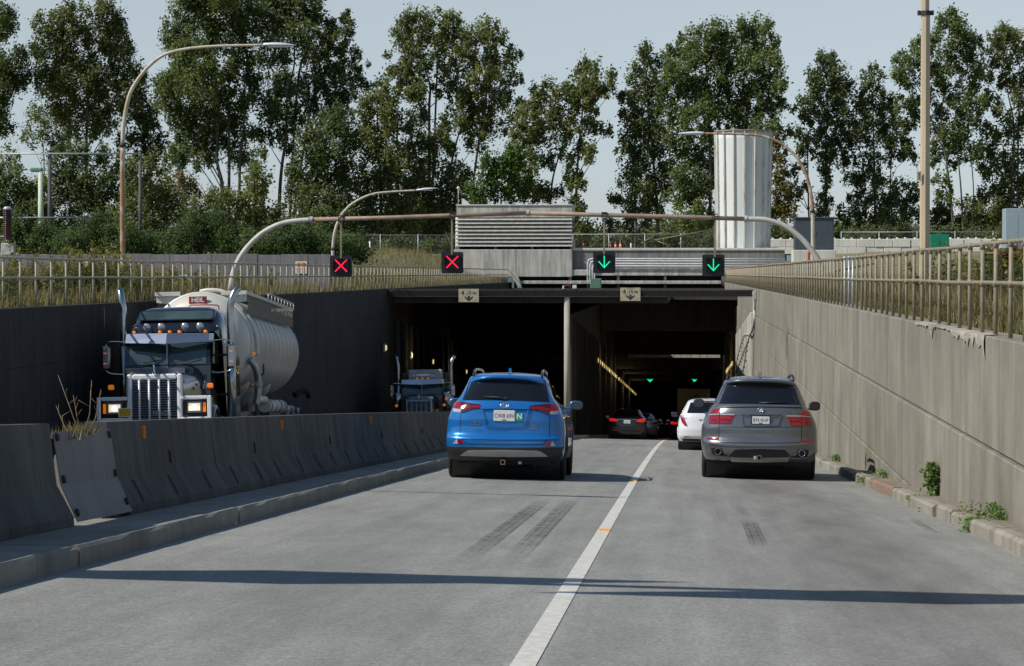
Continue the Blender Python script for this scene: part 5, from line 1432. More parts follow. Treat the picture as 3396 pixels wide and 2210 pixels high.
def weeds(rs, spots, leafs, ll):
    Vs = []; T = []
    for (x, y, z, h) in spots:
        ns = rs.integers(2, 5)
        for s in range(ns):
            bx, by = x + rs.normal() * .08, y + rs.normal() * .08; lx, ly = rs.normal() * .18 * h, rs.normal() * .18 * h; hh = h * rs.uniform(.6, 1.05)
            m = int(leafs * hh / .6); t = rs.uniform(.08, 1, m)
            c = np.c_[bx + lx * t, by + ly * t, z + hh * t]
            a = rs.uniform(0, 2 * math.pi, m); L = ll * rs.uniform(.6, 1.3, m) * (1.15 - .75 * t)
            d = np.c_[np.cos(a), np.sin(a), rs.uniform(-.1, .7, m)]; w = np.c_[-np.sin(a), np.cos(a), rs.normal(size=m) * .3]
            q = (L * .17)[:, None]
            Vs.append(np.stack([c, c + d * L[:, None] * .5 + w * q, c + d * L[:, None], c + d * L[:, None] * .5 - w * q], 1).reshape(-1, 3)); T.append(np.clip(.15 + .45 * rs.uniform(0, 1, m) + (t > .82) * rs.uniform(0, .7), 0, 1))
            p0, p1 = np.array([bx, by, z]), np.array([bx + lx, by + ly, z + hh]); e = np.array([.006, 0, 0])
            Vs.append(np.stack([p0 - e, p0 + e, p1 + e * .4, p1 - e * .4])); T.append(np.array([.35]))
            # flower plume
            k = int(14 * hh); c2 = p1 + rs.normal(size=(k, 3)) * np.array([.05, .05, .07]) * hh; a2 = rs.normal(size=(k, 3)) * .02; b2 = rs.normal(size=(k, 3)) * .02
            Vs.append(np.stack([c2 - a2, c2 + b2, c2 + a2, c2 - b2], 1).reshape(-1, 3)); T.append(rs.uniform(.75, 1, k))
    return np.concatenate(Vs), np.concatenate(T)
rs = np.random.default_rng(21); sp = []
for i in range(170):
    px = rs.uniform(-30, 700) if i < 120 else rs.uniform(700, 1400); d = rs.uniform(.2, 3.5)
    X = -13.8 - d; Y = 8000 * -X / (2258 - px)
    sp.append((X, Y, zg(X, Y), rs.uniform(.5, 1.15) * (1.15 if px < 450 else .7)))
V, T = weeds(rs, sp, 55, .16)
o = mesh_np('weeds', V, 4, 'weed', T, None, 'stuff'); tag(o, 'tall leafy weeds standing behind the left railing', 'weeds')
sp = []
for i in range(60):
    px = rs.uniform(2640, 3420) if i < 36 else rs.uniform(3160, 3420); d = rs.uniform(.35, 3.0)
    X = 3.8 + d; Y = 8000 * X / (px - 2258)
    sp.append((X, Y, zg(X, Y), rs.uniform(.6, 1.25) * (1.0 if px > 3000 else .6)))
V, T = weeds(rs, sp, 60, .17)
o = mesh_np('weeds', V, 4, 'weed', T, None, 'stuff'); tag(o, 'tall goldenrod weeds leaning through the right railing', 'weeds')

# ---- single plants along the right kerb
def kerb_plant(px, py, h, wd, label, mat='weed_small', n=60, dz=.13):
    n = int(n * 2.6); rs = np.random.default_rng(int(px)); p = G(px, py, dz)
    e = empty('weed', p, None, label, 'weed', 'weeds along the right kerb')
    c = np.c_[p.x + rs.normal(size=n) * wd * .35, p.y + rs.normal(size=n) * wd * .5, p.z + h * rs.uniform(0.02, 1, n) ** .9]
    c[:, 0] = np.minimum(c[:, 0] - .05, XR - .06 - np.abs(rs.normal(size=n)) * .05)
    mesh_np('leaves', leaves(rs, c, min(.06, .025 + h * .09), up=.8), 4, mat, rs.uniform(0, 1, n), e)
    mb = MB()
    for k in range(5):
        q = p + Vector((rs.normal() * wd * .3, rs.normal() * wd * .4, h * rs.uniform(.5, 1))); mb.tube([p + Vector((rs.normal() * .02, rs.normal() * .02, -.02)), p.lerp(q, .5), q], [.005, .004, .002], 4, caps=False)
    mb.build('stems', 'twig', e)
kerb_plant(3112, 1645, .42, .17, 'tallest leafy green weed against the sunlit wall', n=170)
kerb_plant(2773, 1510, .33, .06, 'dry brown weed standing by the wall near the grey SUV', 'leaf_brown', 60)
kerb_plant(2790, 1532, .13, .32, 'low green clump on the kerb nearest the grey SUV', n=110)
kerb_plant(2745, 1552, .16, .14, 'small green tuft at the kerb foot beside the grey SUV wheel', n=60, dz=0)
kerb_plant(2880, 1608, .12, .2, 'green tuft hanging over the brown kerb stone', n=60, dz=.02)
kerb_plant(2955, 1585, .10, .45, 'low spreading green weeds behind the brown kerb stone', n=90)
kerb_plant(3046, 1682, .14, .16, 'green tuft in the kerb gap below the tallest weed', n=70, dz=0)
kerb_plant(3087, 1700, .08, .12, 'tiny tuft on the road beside the kerb', n=36, dz=0)
kerb_plant(3240, 1768, .15, .16, 'grassy tuft filling the nearest kerb gap', n=80, dz=0)
kerb_plant(3345, 1722, .13, .55, 'broad low leafy patch on the ledge at the right edge', n=150)
# dead weed and straw in the barrier gap
rs = np.random.default_rng(3); b = Vector((-5.1, 20.2, rz(-4.6, 20.2) + .95))
e = empty('dead_weed', b, None, 'bare brown dead weed rising behind the steel plate', 'weed')
mb = MB()
for (x, h, dx) in ((0, .42, -.20), (.03, .38, .06), (.05, .30, .12), (-.02, .25, -.05), (-.1, .16, -.12)):
    p = b + Vector((x, 0, -.1)); q = p + Vector((dx * .5, .1, h * .5)); r = p + Vector((dx, .05, h + .1)); mb.tube([p, q, r], [.006, .0045, .0025], 5)
    for k in range(3):
        m0 = q.lerp(r, .2 + .25 * k); mb.tube([m0, m0 + Vector((rs.normal() * .05, rs.normal() * .05, .06))], [.003, .0015], 4)
mb.build('branches', 'twig', e)
n = 170; c = np.c_[b.x + rs.normal(size=n) * .07, b.y + rs.uniform(-.75, .35, n), np.full(n, b.z - .08)]
h = rs.uniform(.05, .13, n); a = rs.normal(size=(n, 2)) * .4; top = c + np.c_[a * h[:, None], h]; w = np.c_[np.full(n, .006), rs.normal(size=n) * .004, np.zeros(n)]
mesh_np('straw', np.stack([c - w, c + w, top], 1).reshape(-1, 3), 3, 'grass_dry', rs.uniform(.0, .6, n), e, 'stuff')
# ================================================================== CARS
M_('paint_blue', (0.010, 0.185, 0.53), 0.30, 0.4, var=0.05, scale=2, coat=1.0, spec=0.5)
M_('paint_grey', (0.165, 0.172, 0.178), 0.33, 0.6, var=0.05, scale=2, coat=1.0)
M_('paint_white', (0.74, 0.75, 0.76), 0.35, 0.0, var=0.03, scale=2, coat=1.0)
M_('paint_black', (0.010, 0.010, 0.012), 0.25, 0.2, var=0.1, scale=2, coat=1.0)
M_('paint_silver', (0.30, 0.31, 0.32), 0.35, 0.7, var=0.05, coat=1.0)
M_('paint_green', (0.02, 0.05, 0.02), 0.35, 0.3, var=0.05, coat=1.0)
M_('glass_dark', (0.006, 0.007, 0.008), 0.04, 0.0, var=0.1, coat=0.6, spec=0.5)
M_('lamp_red', (0.24, 0.004, 0.010), 0.12, var=0.2, scale=25, coat=1.0, emit=(0.6, 0.0, 0.01), es=0.06)
M_('lamp_red_dark', (0.075, 0.004, 0.010), 0.12, var=0.25, scale=20, coat=1.0)
M_('lamp_clear', (0.55, 0.55, 0.56), 0.15, 0.3, var=0.2, scale=30, coat=1.0)
M_('lamp_smoke', (0.06, 0.05, 0.055), 0.12, 0.0, var=0.2, coat=1.0)
M_('brake_glow', (0.5, 0.01, 0.01), 0.2, emit=(1.0, 0.02, 0.02), es=0.45)
M_('chrome', (0.72, 0.72, 0.73), 0.12, 1.0, var=0.04)
M_('skid_silver', (0.42, 0.42, 0.41), 0.45, 0.4, var=0.06)
M_('plate_white', (0.72, 0.71, 0.64), 0.5, var=0.04)
M_('plate_ink', (0.03, 0.05, 0.25), 0.5)
M_('plate_green', (0.0, 0.33, 0.20), 0.5)
M_('badge', (0.33, 0.35, 0.38), 0.25, 0.8)
M_('seam', (0.008, 0.008, 0.009), 0.7)
M_('bmw_blue', (0.03, 0.16, 0.45), 0.3)
M_('hitch', (0.25, 0.18, 0.11), 0.6, 0.4)

def road_root(name, X, Y, yaw, label, cat, scale=1.0, group=None, dz=0.0):
    z = rz(X, Y) + dz
    f = Vector((0, 2.6, rz(X, Y + 2.6) - rz(X, Y))); r = Vector((1, 0, rz(X + .5, Y) - rz(X - .5, Y)))
    q = Quaternion((0, 0, 1), R(yaw))
    f = (q @ f).normalized(); r = q @ r
    up = r.cross(f).normalized(); r = f.cross(up).normalized()
    m = Matrix((r, f, up)).transposed().to_4x4() @ Matrix.Diagonal((scale, scale, scale, 1))
    e = bpy.data.objects.new(name, None); COL.objects.link(e)
    mm = Matrix.Translation((X, Y, z)) @ m
    e.matrix_world = mm; ROOTM[e.name] = mm; e.empty_display_size = .2
    return tag(e, label, cat, group)

def resample(pl, n):
    pl = np.array(pl, float)
    if len(pl) == 1: return np.repeat(pl, n, 0)
    d = np.r_[0, np.cumsum(np.hypot(*(pl[1:] - pl[:-1]).T))]
    t = np.linspace(0, d[-1], n)
    return np.c_[np.interp(t, d, pl[:, 0]), np.interp(t, d, pl[:, 1])]

def patch(mb, surf, top, bot, n=14, m=6, off=.004, back=-.015, smooth=True, taper=True):
    A = resample(top, n); B = resample(bot, n)
    vs = []
    for j in range(m):
        t = j / (m - 1)
        for i in range(n):
            p = A[i] * (1 - t) + B[i] * t
            vs.append(surf(p[0], p[1], off))
    fs = [(j * n + i, j * n + i + 1, (j + 1) * n + i + 1, (j + 1) * n + i) for j in range(m - 1) for i in range(n - 1)]
    mb.add(vs, fs, smooth)
    rim = [(0, i) for i in range(n)] + [(j, n - 1) for j in range(1, m)] + [(m - 1, i) for i in range(n - 2, -1, -1)] + [(j, 0) for j in range(m - 2, 0, -1)]
    rv = []
    for j, i in rim:
        t = j / (m - 1); p = A[i] * (1 - t) + B[i] * t
        rv.append(surf(p[0], p[1], off)); rv.append(surf(p[0], p[1], back))
    k = len(rim)
    mb.add(rv, [(2 * i, 2 * ((i + 1) % k), 2 * ((i + 1) % k) + 1, 2 * i + 1) for i in range(k)], False)

class Car:
    def __init__(s, root, wz, yr, yf, a=.5, p=2.6, af=.9, blur=.018, wheels=None, paint='paint_blue', zlo=None):
        s.root = root
        s.Z = np.linspace(wz[0][0], wz[-1][0], 420)
        dz = s.Z[1] - s.Z[0]; h = max(1, int(blur * 3 / dz)); kk = np.exp(-.5 * (np.arange(-h, h + 1) * dz / blur) ** 2); kk /= kk.sum()
        def prep(t, endk=True):
            v = np.interp(s.Z, [q[0] for q in t], [q[1] for q in t])
            vp = np.r_[np.full(h, v[0]), v, v[-1] + (v[-1] - v[-2]) * np.arange(1, h + 1)]
            return np.convolve(vp, kk, 'valid')
        s.Wt, s.Rt, s.Ft = prep(wz), prep(yr), prep(yf)
        s.a, s.p, s.af = a, p, af
        s.wheels = wheels; s.paint = paint
    def w(s, z): return max(.02, float(np.interp(z, s.Z, s.Wt)))
    def r(s, z): return float(np.interp(z, s.Z, s.Rt))
    def f(s, z): return float(np.interp(z, s.Z, s.Ft))
    def yrear(s, x, z):
        w = s.w(z); u = min(.999, abs(x) / w)
        return s.r(z) + s.a * (1 - (1 - u ** s.p) ** (1 / s.p))
    def rear(s, x, z, off=0):
        w = s.w(z)
        # outward direction in plan
        u = min(.999, abs(x) / w); e = 1e-3
        y = s.yrear(x, z); dy = (s.yrear(min(abs(x) + e, w * .999), z) - s.yrear(max(0, min(abs(x), w * .999 - e)), z)) / e
        n = Vector((dy * (1 if x > 0 else -1), -1, 0)).normalized()
        return Vector((x, y, z)) + n * off
    def xside(s, y, z):
        w = s.w(z); q = y - s.r(z)
        if q < s.a:
            t = max(0, (s.a - q) / s.a); return w * max(0, (1 - min(1, t) ** s.p)) ** (1 / s.p)
        q = s.f(z) - y
        if q < s.af:
            t = max(0, (s.af - q) / s.af); return w * max(0, (1 - min(1, t) ** 2.2)) ** (1 / 2.2)
        return w
    def side(s, sg):
        return lambda y, z, off: Vector((sg * (s.xside(y, z) + off), y, z))
    def body(s, name='body'):
        zs = list(np.linspace(s.Z[0], s.Z[-1] - .06, 46)) + list(np.linspace(s.Z[-1] - .055, s.Z[-1], 8))
        rows = []
        for z in zs:
            w, y0, y1 = s.w(z), s.r(z), s.f(z); half = []
            for ph in np.linspace(0, 90, 22):
                c, d = math.cos(R(ph)), math.sin(R(ph)); half.append((w * d ** (2 / s.p), y0 + s.a * (1 - max(0, c) ** (2 / s.p))))
            ya, yb = y0 + s.a, max(y0 + s.a + .05, y1 - s.af)
            for t in np.linspace(0, 1, 40)[1:]: half.append((w, ya + (yb - ya) * t))
            for ph in np.linspace(90, 0, 10)[1:]:
                c, d = math.cos(R(ph)), math.sin(R(ph)); half.append((w * d ** (2 / 2.2), max(y1, yb) - (max(y1, yb) - yb) * (1 - c ** (2 / 2.2)) ))
            rows.append([(x, y, z) for x, y in half] + [(-x, y, z) for x, y in half[-2:0:-1]])
        n = len(rows[0]); vs = [v for r_ in rows for v in r_]; fs = []
        def inwheel(v):
            if not s.wheels: return False
            return any((v[1] - yw) ** 2 + (v[2] - s.wheels['r']) ** 2 < (s.wheels['R']) ** 2 and abs(v[0]) > .45 and (v[1] > yw - s.wheels['R'] * .98) for yw in s.wheels['y'])
        for j in range(len(rows) - 1):
            for i in range(n):
                i2 = (i + 1) % n; q = (j * n + i, j * n + i2, (j + 1) * n + i2, (j + 1) * n + i)
                if s.wheels and rows[j][i][1] > s.r(rows[j][i][2]) + s.a * .9:
                    c = [sum(vs[k][m_] for k in q) / 4 for m_ in range(3)]
                    if inwheel(c): continue
                fs.append(q)
        fs.append(tuple((len(rows) - 1) * n + i for i in range(n)))
        fs.append(tuple(range(n))[::-1])
        mb = MB(); mb.add(vs, fs, True)
        b = mb.build(name, s.paint, s.root, world=False)
        return b
    def rp(s, name, mat, top, bot, n=14, m=6, off=.004, back=-.015, parent=None, mirror=False, label=None):
        """rear patch; mirror -> only flips x"""
        mb = MB()
        f = (lambda P: [(-x, z) for x, z in P]) if mirror else (lambda P: P)
        patch(mb, s.rear, f(top), f(bot), n, m, off, back)
        o = mb.build(name, mat, parent or s.root, world=False)
        if label: o['label'] = label
        return o
    def sp(s, name, mat, top, bot, sg, n=16, m=6, off=.004, back=-.02, parent=None):
        mb = MB(); patch(mb, s.side(sg), top, bot, n, m, off, back)
        return mb.build(name, mat, parent or s.root, world=False)
    def pair(s, name, mat, top, bot, **k):
        return s.rp(name, mat, top, bot, **k), s.rp(name, mat, top, bot, mirror=True, **k)
    def arches(s, mat, t=.07):
        for yw in s.wheels['y']:
            for sg in (-1, 1):
                mb = MB(); Rw = s.wheels['R']; an = np.linspace(-28, 208, 26)
                vs = []
                for k, rr in enumerate((Rw - .05, Rw - .045, Rw + t, Rw + t + .004)):
                    for a_ in an:
                        y, z = yw + rr * math.cos(R(a_)), s.wheels['r'] + rr * math.sin(R(a_)); z = max(z, s.Z[0] + .001)
                        vs.append((sg * (s.xside(y, z) + (-.12, .012, .010, -.02)[k]), y, z))
                n = len(an)
                mb.add(vs, [(k * n + i, k * n + i + 1, (k + 1) * n + i + 1, (k + 1) * n + i) for k in range(3) for i in range(n - 1)], True)
                mb.build('wheel_arch', mat, s.root, world=False)
        for yw in s.wheels['y']:
            mb = MB(); mb.lathe([(s.wheels['R'] + .02, -s.w(.6) + .08), (s.wheels['R'] + .02, s.w(.6) - .08)], 28, Matrix.Translation((0, yw, s.wheels['r'] + .0)) @ Matrix.Rotation(R(90), 4, 'Y'), caps=False)
            o = mb.build('wheel_housing', 'black_plastic', s.root, world=False)
    def wheel_set(s, tw=.23, track=.80, rim='paint_silver'):
        r = s.wheels['r']
        for yw in s.wheels['y']:
            for sg in (-1, 1):
                M0 = Matrix.Translation((sg * track, yw, r)) @ Matrix.Rotation(R(90 * sg), 4, 'Y')
                h = tw / 2
                pr = [(r * .66, -h * .8), (r * .9, -h), (r * .97, -h * .92), (r, -h * .7)]
                for g in (-.42, 0, .42): pr += [(r, h * (g - .06)), (r - .008, h * (g - .05)), (r - .008, h * (g + .05)), (r, h * (g + .06))]
                pr += [(r, h * .7), (r * .97, h * .92), (r * .9, h), (r * .66, h * .8)]
                mb = MB(); mb.lathe(pr, 36, M0, caps=False); w_ = mb.build('wheel', 'black_rubber', s.root, world=False)
                mb = MB(); mb.lathe([(r * .66, -h * .7), (r * .66, h * .72), (r * .62, h * .78)], 28, M0, caps=False)
                mb.lathe([(.05, h * .5), (.06, h * .62), (.0, h * .64)], 12, M0, caps=False)
                for k in range(5):
                    a_ = 2 * math.pi * k / 5
                    mb.box(-.035, .035, .03, r * .64, h * .45, h * .6, c=.008, M=M0 @ Matrix.Rotation(a_, 4, 'Z'))
                mb.lathe([(.0, h * .2), (r * .65, h * .2)], 20, M0, caps=False)
                mb.build('rim', rim, w_, world=False)
    def mirrors(s, y, z, x, wd, ht, mat, face='glass_dark'):
        for sg in (-1, 1):
            mb = MB(); vs = []; n = 14
            cx = sg * (x + wd / 2)
            for k, (d, sc) in enumerate(((.0, .93), (.012, 1.0), (.07, 1.0), (.14, .8), (.19, .4))):
                for i in range(n):
                    a_ = 2 * math.pi * i / n; ca, sa = math.cos(a_), math.sin(a_)
                    ex = 2 / 2.8
                    vs.append((cx + sc * wd / 2 * math.copysign(abs(ca) ** ex, ca), y + d, z + sc * ht / 2 * math.copysign(abs(sa) ** ex, sa)))
            mb.add(vs, [(k * n + i, k * n + (i + 1) % n, (k + 1) * n + (i + 1) % n, (k + 1) * n + i) for k in range(4) for i in range(n)] + [tuple(range(n)), tuple(4 * n + i for i in range(n))], True)
            xb = s.w(z - .05) - .02
            mb.box(sg * xb, sg * (x + .04), y + .06, y + .12, z - ht / 2 + .012, z - ht / 2 + .042, c=.01)
            h = mb.build('mirror', mat, s.root, world=False)
            mb = MB(); vs = []
            for i in range(n):
                a_ = 2 * math.pi * i / n; ca, sa = math.cos(a_), math.sin(a_); ex = 2 / 2.8
                vs.append((cx + .86 * wd / 2 * math.copysign(abs(ca) ** ex, ca), y - .003, z + .84 * ht / 2 * math.copysign(abs(sa) ** ex, sa)))
            mb.add(vs, [tuple(range(n))]); mb.build('mirror_glass', face, h, world=False)
    def plate(s, cx, cz, txt, wd=.305, ht=.155, off=.012, frame=None, size=.078):
        y = s.yrear(cx, cz) - off
        mb = MB(); mb.box(cx - wd / 2, cx + wd / 2, y - .006, y + .05, cz - ht / 2, cz + ht / 2, c=.006); pl = mb.build('number_plate', 'plate_white', s.root, world=False)
        text_mesh('plate_lettering', txt, size, 'plate_ink', pl, text_at((cx, y - .0075, cz - .005)), .0008, -.0004, world=False, sx=.86)
        mb = MB(); mb.box(cx - wd * .10, cx + wd * .10, y - .0085, y - .0062, cz - ht / 2 + .012, cz - ht / 2 + .028); mb.build('plate_tag', 'plate_green', pl, world=False)
        if frame:
            mb = MB()
            for (x0, x1, z0, z1) in ((-wd / 2 - .012, wd / 2 + .012, ht / 2, ht / 2 + .012), (-wd / 2 - .012, wd / 2 + .012, -ht / 2 - .014, -ht / 2 + .008), (-wd / 2 - .012, -wd / 2, -ht / 2, ht / 2), (wd / 2, wd / 2 + .012, -ht / 2, ht / 2)):
                mb.box(cx + x0, cx + x1, y - .011, y + .02, cz + z0, cz + z1)
            mb.build('plate_frame', frame, pl, world=False)
        return pl
    def floor(s, z0, yb, w=.72, bits=True):
        mb = MB(); mb.box(-w, w, yb, s.f(s.Z[0] + .1) - .4, z0, s.Z[0] + .05)
        if bits:
            mb.box(-.35, .28, yb + .1, yb + .8, z0 - .05, z0 + .02, c=.03); mb.tube([(-.62, yb + 1.0, z0 + .02), (.62, yb + 1.0, z0 + .02)], .05, 8)
            mb.box(.1, .5, yb + .2, yb + .7, z0 - .07, z0, c=.04); mb.tube([(.45, yb + .1, z0 - .02), (.45, yb + 1.6, z0 - .01)], .035, 8)
        mb.build('underbody', 'seam', s.root, world=False)
    def ell(s, cx, cz, rx, rz_, t, off, mat, name, parent=None, n=24):
        """elliptic ring on the rear"""
        mb = MB(); vs = []
        for k, (e, o_) in enumerate(((0, off), (t * .5, off + .004), (t, off))):
            for i in range(n):
                a_ = 2 * math.pi * i / n
                vs.append(s.rear(cx + (rx - e) * math.cos(a_), cz + (rz_ - e) * math.sin(a_), o_))
        mb.add(vs, [(k * n + i, k * n + (i + 1) % n, (k + 1) * n + (i + 1) % n, (k + 1) * n + i) for k in range(2) for i in range(n)], True)
        return mb.build(name, mat, parent or s.root, world=False)
    def disc(s, cx, cz, r, off, mat, name, parent=None, a0=0, a1=360, n=20):
        mb = MB(); vs = [s.rear(cx, cz, off)] + [s.rear(cx + r * math.cos(R(a0 + (a1 - a0) * i / n)), cz + r * math.sin(R(a0 + (a1 - a0) * i / n)), off) for i in range(n + 1)]
        mb.add(vs, [(0, i + 1, i + 2) for i in range(n)]); return mb.build(name, mat, parent or s.root, world=False)

# ------------------------------------------------------------------ blue SUV
ROT = R(-0.9)
root = road_root('suv', -2.70, 36.6, 0.4, 'bright blue SUV with green N sticker, driving in the left lane', 'SUV')
def q(px, py):
    py = py - .016 * (px - 1240); return ((px - 1240) / 648.0, (1340 - py) / 648.0)
def Q(*ps): return [q(*p) for p in ps]
c = Car(root, [(.30, .86), (.40, .90), (.52, .917), (.72, .917), (.90, .905), (1.00, .875), (1.10, .835), (1.19, .785), (1.26, .73), (1.34, .69), (1.48, .635), (1.56, .605), (1.60, .57), (1.635, .50), (1.655, .40), (1.665, .2)],
        [(.30, .20), (.36, .06), (.45, .01), (.60, .0), (.655, .012), (.675, .06), (.80, .075), (.92, .07), (1.05, .075), (1.16, .11), (1.22, .15), (1.5, .37), (1.57, .40), (1.62, .55), (1.65, .9), (1.665, 1.4)],
        [(.30, 4.35), (.5, 4.58), (.8, 4.52), (.95, 4.25), (1.02, 3.8), (1.08, 3.45), (1.15, 3.25), (1.5, 2.55), (1.6, 2.25), (1.65, 1.9), (1.665, 1.6)],
        a=.42, p=3.0, wheels={'y': (1.0, 3.66), 'r': .355, 'R': .40}, paint='paint_blue')
c.body()
c.arches('black_plastic'); c.wheel_set(.235, .79, 'paint_silver')
c.floor(.24, .35)
# rear window, wiper, spoiler
win = c.rp('rear_window', 'glass_dark', [(-.585, 1.535), (-.3, 1.55), (0, 1.553), (.3, 1.55), (.585, 1.535)], [(-.668, 1.205), (-.3, 1.215), (0, 1.218), (.3, 1.215), (.668, 1.205)], n=24, m=10, off=.003)
mb = MB(); A = [(-.62, 1.565), (-.45, 1.60), (0, 1.618), (.45, 1.60), (.62, 1.565)]
us = np.linspace(-.60, .60, 25)
def spz(x): return 1.605 - .11 * (abs(x) / .62) ** 3
for k in range(1):
    vs = []
    for x in us:
        z = spz(x); y0 = c.yrear(x * .98, 1.56) - .10 + .05 * (abs(x) / .6) ** 4
        vs += [(x, y0 + .30, z + .018), (x, y0 + .02, z - .005), (x, y0, z - .022), (x, y0 + .02, z - .055), (x, y0 + .22, z - .07)]
    n = len(us)
    mb.add(vs, [(i * 5 + k, (i + 1) * 5 + k, (i + 1) * 5 + k + 1, i * 5 + k + 1) for i in range(n - 1) for k in range(4)], True)
    mb.add([vs[k] for k in range(5)], [(0, 1, 2, 3, 4)]); mb.add([vs[-5 + k] for k in range(5)], [(0, 1, 2, 3, 4)])
mb.build('roof_spoiler', 'paint_blue', root, world=False)
mb = MB(); mb.tube([c.rear(-.02, 1.235, .02), c.rear(-.12, 1.262, .03), c.rear(-.33, 1.268, .022)], [.02, .014, .008], 8); mb.box(-.035, .03, c.yrear(0, 1.24) - .03, c.yrear(0, 1.24), 1.222, 1.27, c=.01); mb.build('wiper', 'black_plastic', root, world=False)
# tail lights: outer on the corner, inner on the tailgate
for mir in (False, True):
    ol = c.rp('tail_light', 'lamp_red', Q((722, 578), (760, 570), (799, 566)), Q((716, 630), (760, 636), (799, 640)), n=10, off=.012, mirror=mir)
    c.rp('reverse_lens', 'lamp_clear', Q((716, 630), (760, 636), (799, 640)), Q((718, 664), (755, 671), (799, 673)), n=10, off=.010, parent=ol, mirror=mir)
    il = c.rp('tail_light', 'lamp_red_dark', Q((803, 566), (900, 577), (985, 590), (1033, 624)), Q((803, 673), (830, 672), (905, 643), (1033, 627)), n=16, off=.012, mirror=mir)
    c.rp('light_bar', 'lamp_red', Q((803, 612), (905, 600), (985, 604), (1020, 620)), Q((803, 640), (905, 626), (985, 622), (1020, 626)), n=12, m=3, off=.016, parent=il, mirror=mir)
    c.rp('light_chrome', 'lamp_smoke', Q((803, 650), (850, 646), (905, 634)), Q((803, 668), (835, 664), (905, 640)), n=8, m=3, off=.015, parent=il, mirror=mir)
# plate recess: shaded trapezoid with lip
c.rp('handle_lip', 'paint_blue', Q((1003, 612), (1240, 606), (1476, 612)), Q((1000, 636), (1240, 634), (1480, 636)), n=20, m=4, off=.035)
for mir in (False, True):
    c.rp('recess_wall', 'paint_blue', Q((1000, 636), (1020, 636)), Q((1040, 795), (1062, 800)), n=3, m=8, off=.024, mirror=mir)
c.rp('recess_sill', 'paint_blue', Q((1045, 792), (1240, 800), (1435, 792)), Q((1050, 815), (1240, 822), (1430, 815)), n=20, m=4, off=.022)
em = c.ell(-.002, 1.147, .068, .048, .014, .040, 'chrome', 'emblem')
c.ell(-.002, 1.152, .030, .044, .009, .044, 'chrome', 'emblem_oval', em)
c.ell(-.002, 1.162, .048, .020, .008, .045, 'chrome', 'emblem_oval', em)
c.plate(q(1236, 703)[0], q(1236, 703)[1], 'CW8 69V', wd=.325, ht=.168, size=.088)
p_ = q(1385, 715)
y_ = c.yrear(*p_) - .008
mb = MB(); mb.box(p_[0] - .051, p_[0] + .051, y_ - .004, y_ + .01, p_[1] - .062, p_[1] + .062, c=.002); st = mb.build('learner_sticker', 'plate_green', root, world=False)
text_mesh('sticker_letter', 'N', .11, 'plate_white', st, text_at((p_[0], y_ - .005, p_[1] + .008)), .0006, .003, world=False)
def badge(txt, px, py, size, sx=1.0, sh=.2):
    p_ = q(px, py); y_ = c.yrear(*p_) - .004
    text_mesh('badge', txt, size, 'badge', root, text_at((p_[0], y_, p_[1])) @ Matrix.Rotation(math.atan((c.yrear(p_[0] + .02, p_[1]) - c.yrear(p_[0] - .02, p_[1])) / .04), 4, 'Y'), .003, .001, world=False, sx=sx, shear=sh)
badge('RAV4', 950, 795, .052, 1.25); badge('HYBRID', 938, 771, .022, 1.3); badge('XLE', 1530, 802, .04, 1.3); badge('HYBRID', 1522, 828, .028, 1.4)
# tailgate seams
for mir in (False, True):
    c.rp('panel_seam', 'seam', Q((794, 674), (799, 674)), Q((793, 905), (799, 905)), n=3, m=12, off=.002, mirror=mir)
    c.rp('panel_seam', 'seam', Q((793, 905), (800, 900)), Q((862, 985), (868, 980)), n=3, m=8, off=.0025, mirror=mir)
c.rp('panel_seam', 'seam', Q((864, 981), (1240, 986), (1616, 981)), Q((864, 989), (1240, 994), (1616, 989)), n=24, m=2, off=.0025)
c.rp('bumper_crease', 'paint_blue', Q((690, 900), (800, 905), (1240, 912), (1680, 905), (1790, 900)), Q((700, 926), (800, 934), (1240, 940), (1680, 934), (1780, 926)), n=30, m=4, off=.016)
for mir in (False, True):
    rf = c.rp('bumper_reflector', 'lamp_red', Q((775, 941), (815, 942)), Q((785, 984), (845, 985)), n=6, m=4, off=.010, mirror=mir)
    c.rp('bumper_lens', 'lamp_clear', Q((765, 940), (774, 941)), Q((731, 983), (784, 984)), n=5, m=4, off=.009, parent=rf, mirror=mir)
# lower cladding and skid plate
c.rp('bumper_cladding', 'black_plastic', Q((664, 1012), (800, 1014), (1240, 1018), (1680, 1014), (1816, 1012)), Q((690, 1140), (800, 1150), (1240, 1150), (1680, 1150), (1790, 1140)), n=34, m=6, off=.012, back=-.03)
c.rp('skid_plate', 'skid_silver', Q((830, 1086), (890, 1046), (1240, 1040), (1590, 1046), (1650, 1086)), Q((808, 1104), (900, 1106), (1240, 1112), (1580, 1106), (1672, 1104)), n=30, m=6, off=.034, back=0)
mb = MB()
for (x0, x1, z0, z1) in ((-.045, .025, .235, .247), (-.045, .025, .300, .312), (-.045, -.033, .247, .300), (.013, .025, .247, .300)): mb.box(x0, x1, .0, .25, z0, z1, c=.003)
mb.build('tow_hitch', 'hitch', root, world=False)
mb = MB(); mb.box(.22, .27, .1, .12, .25, .29); mb.build('trailer_plug', 'galv', root, world=False)
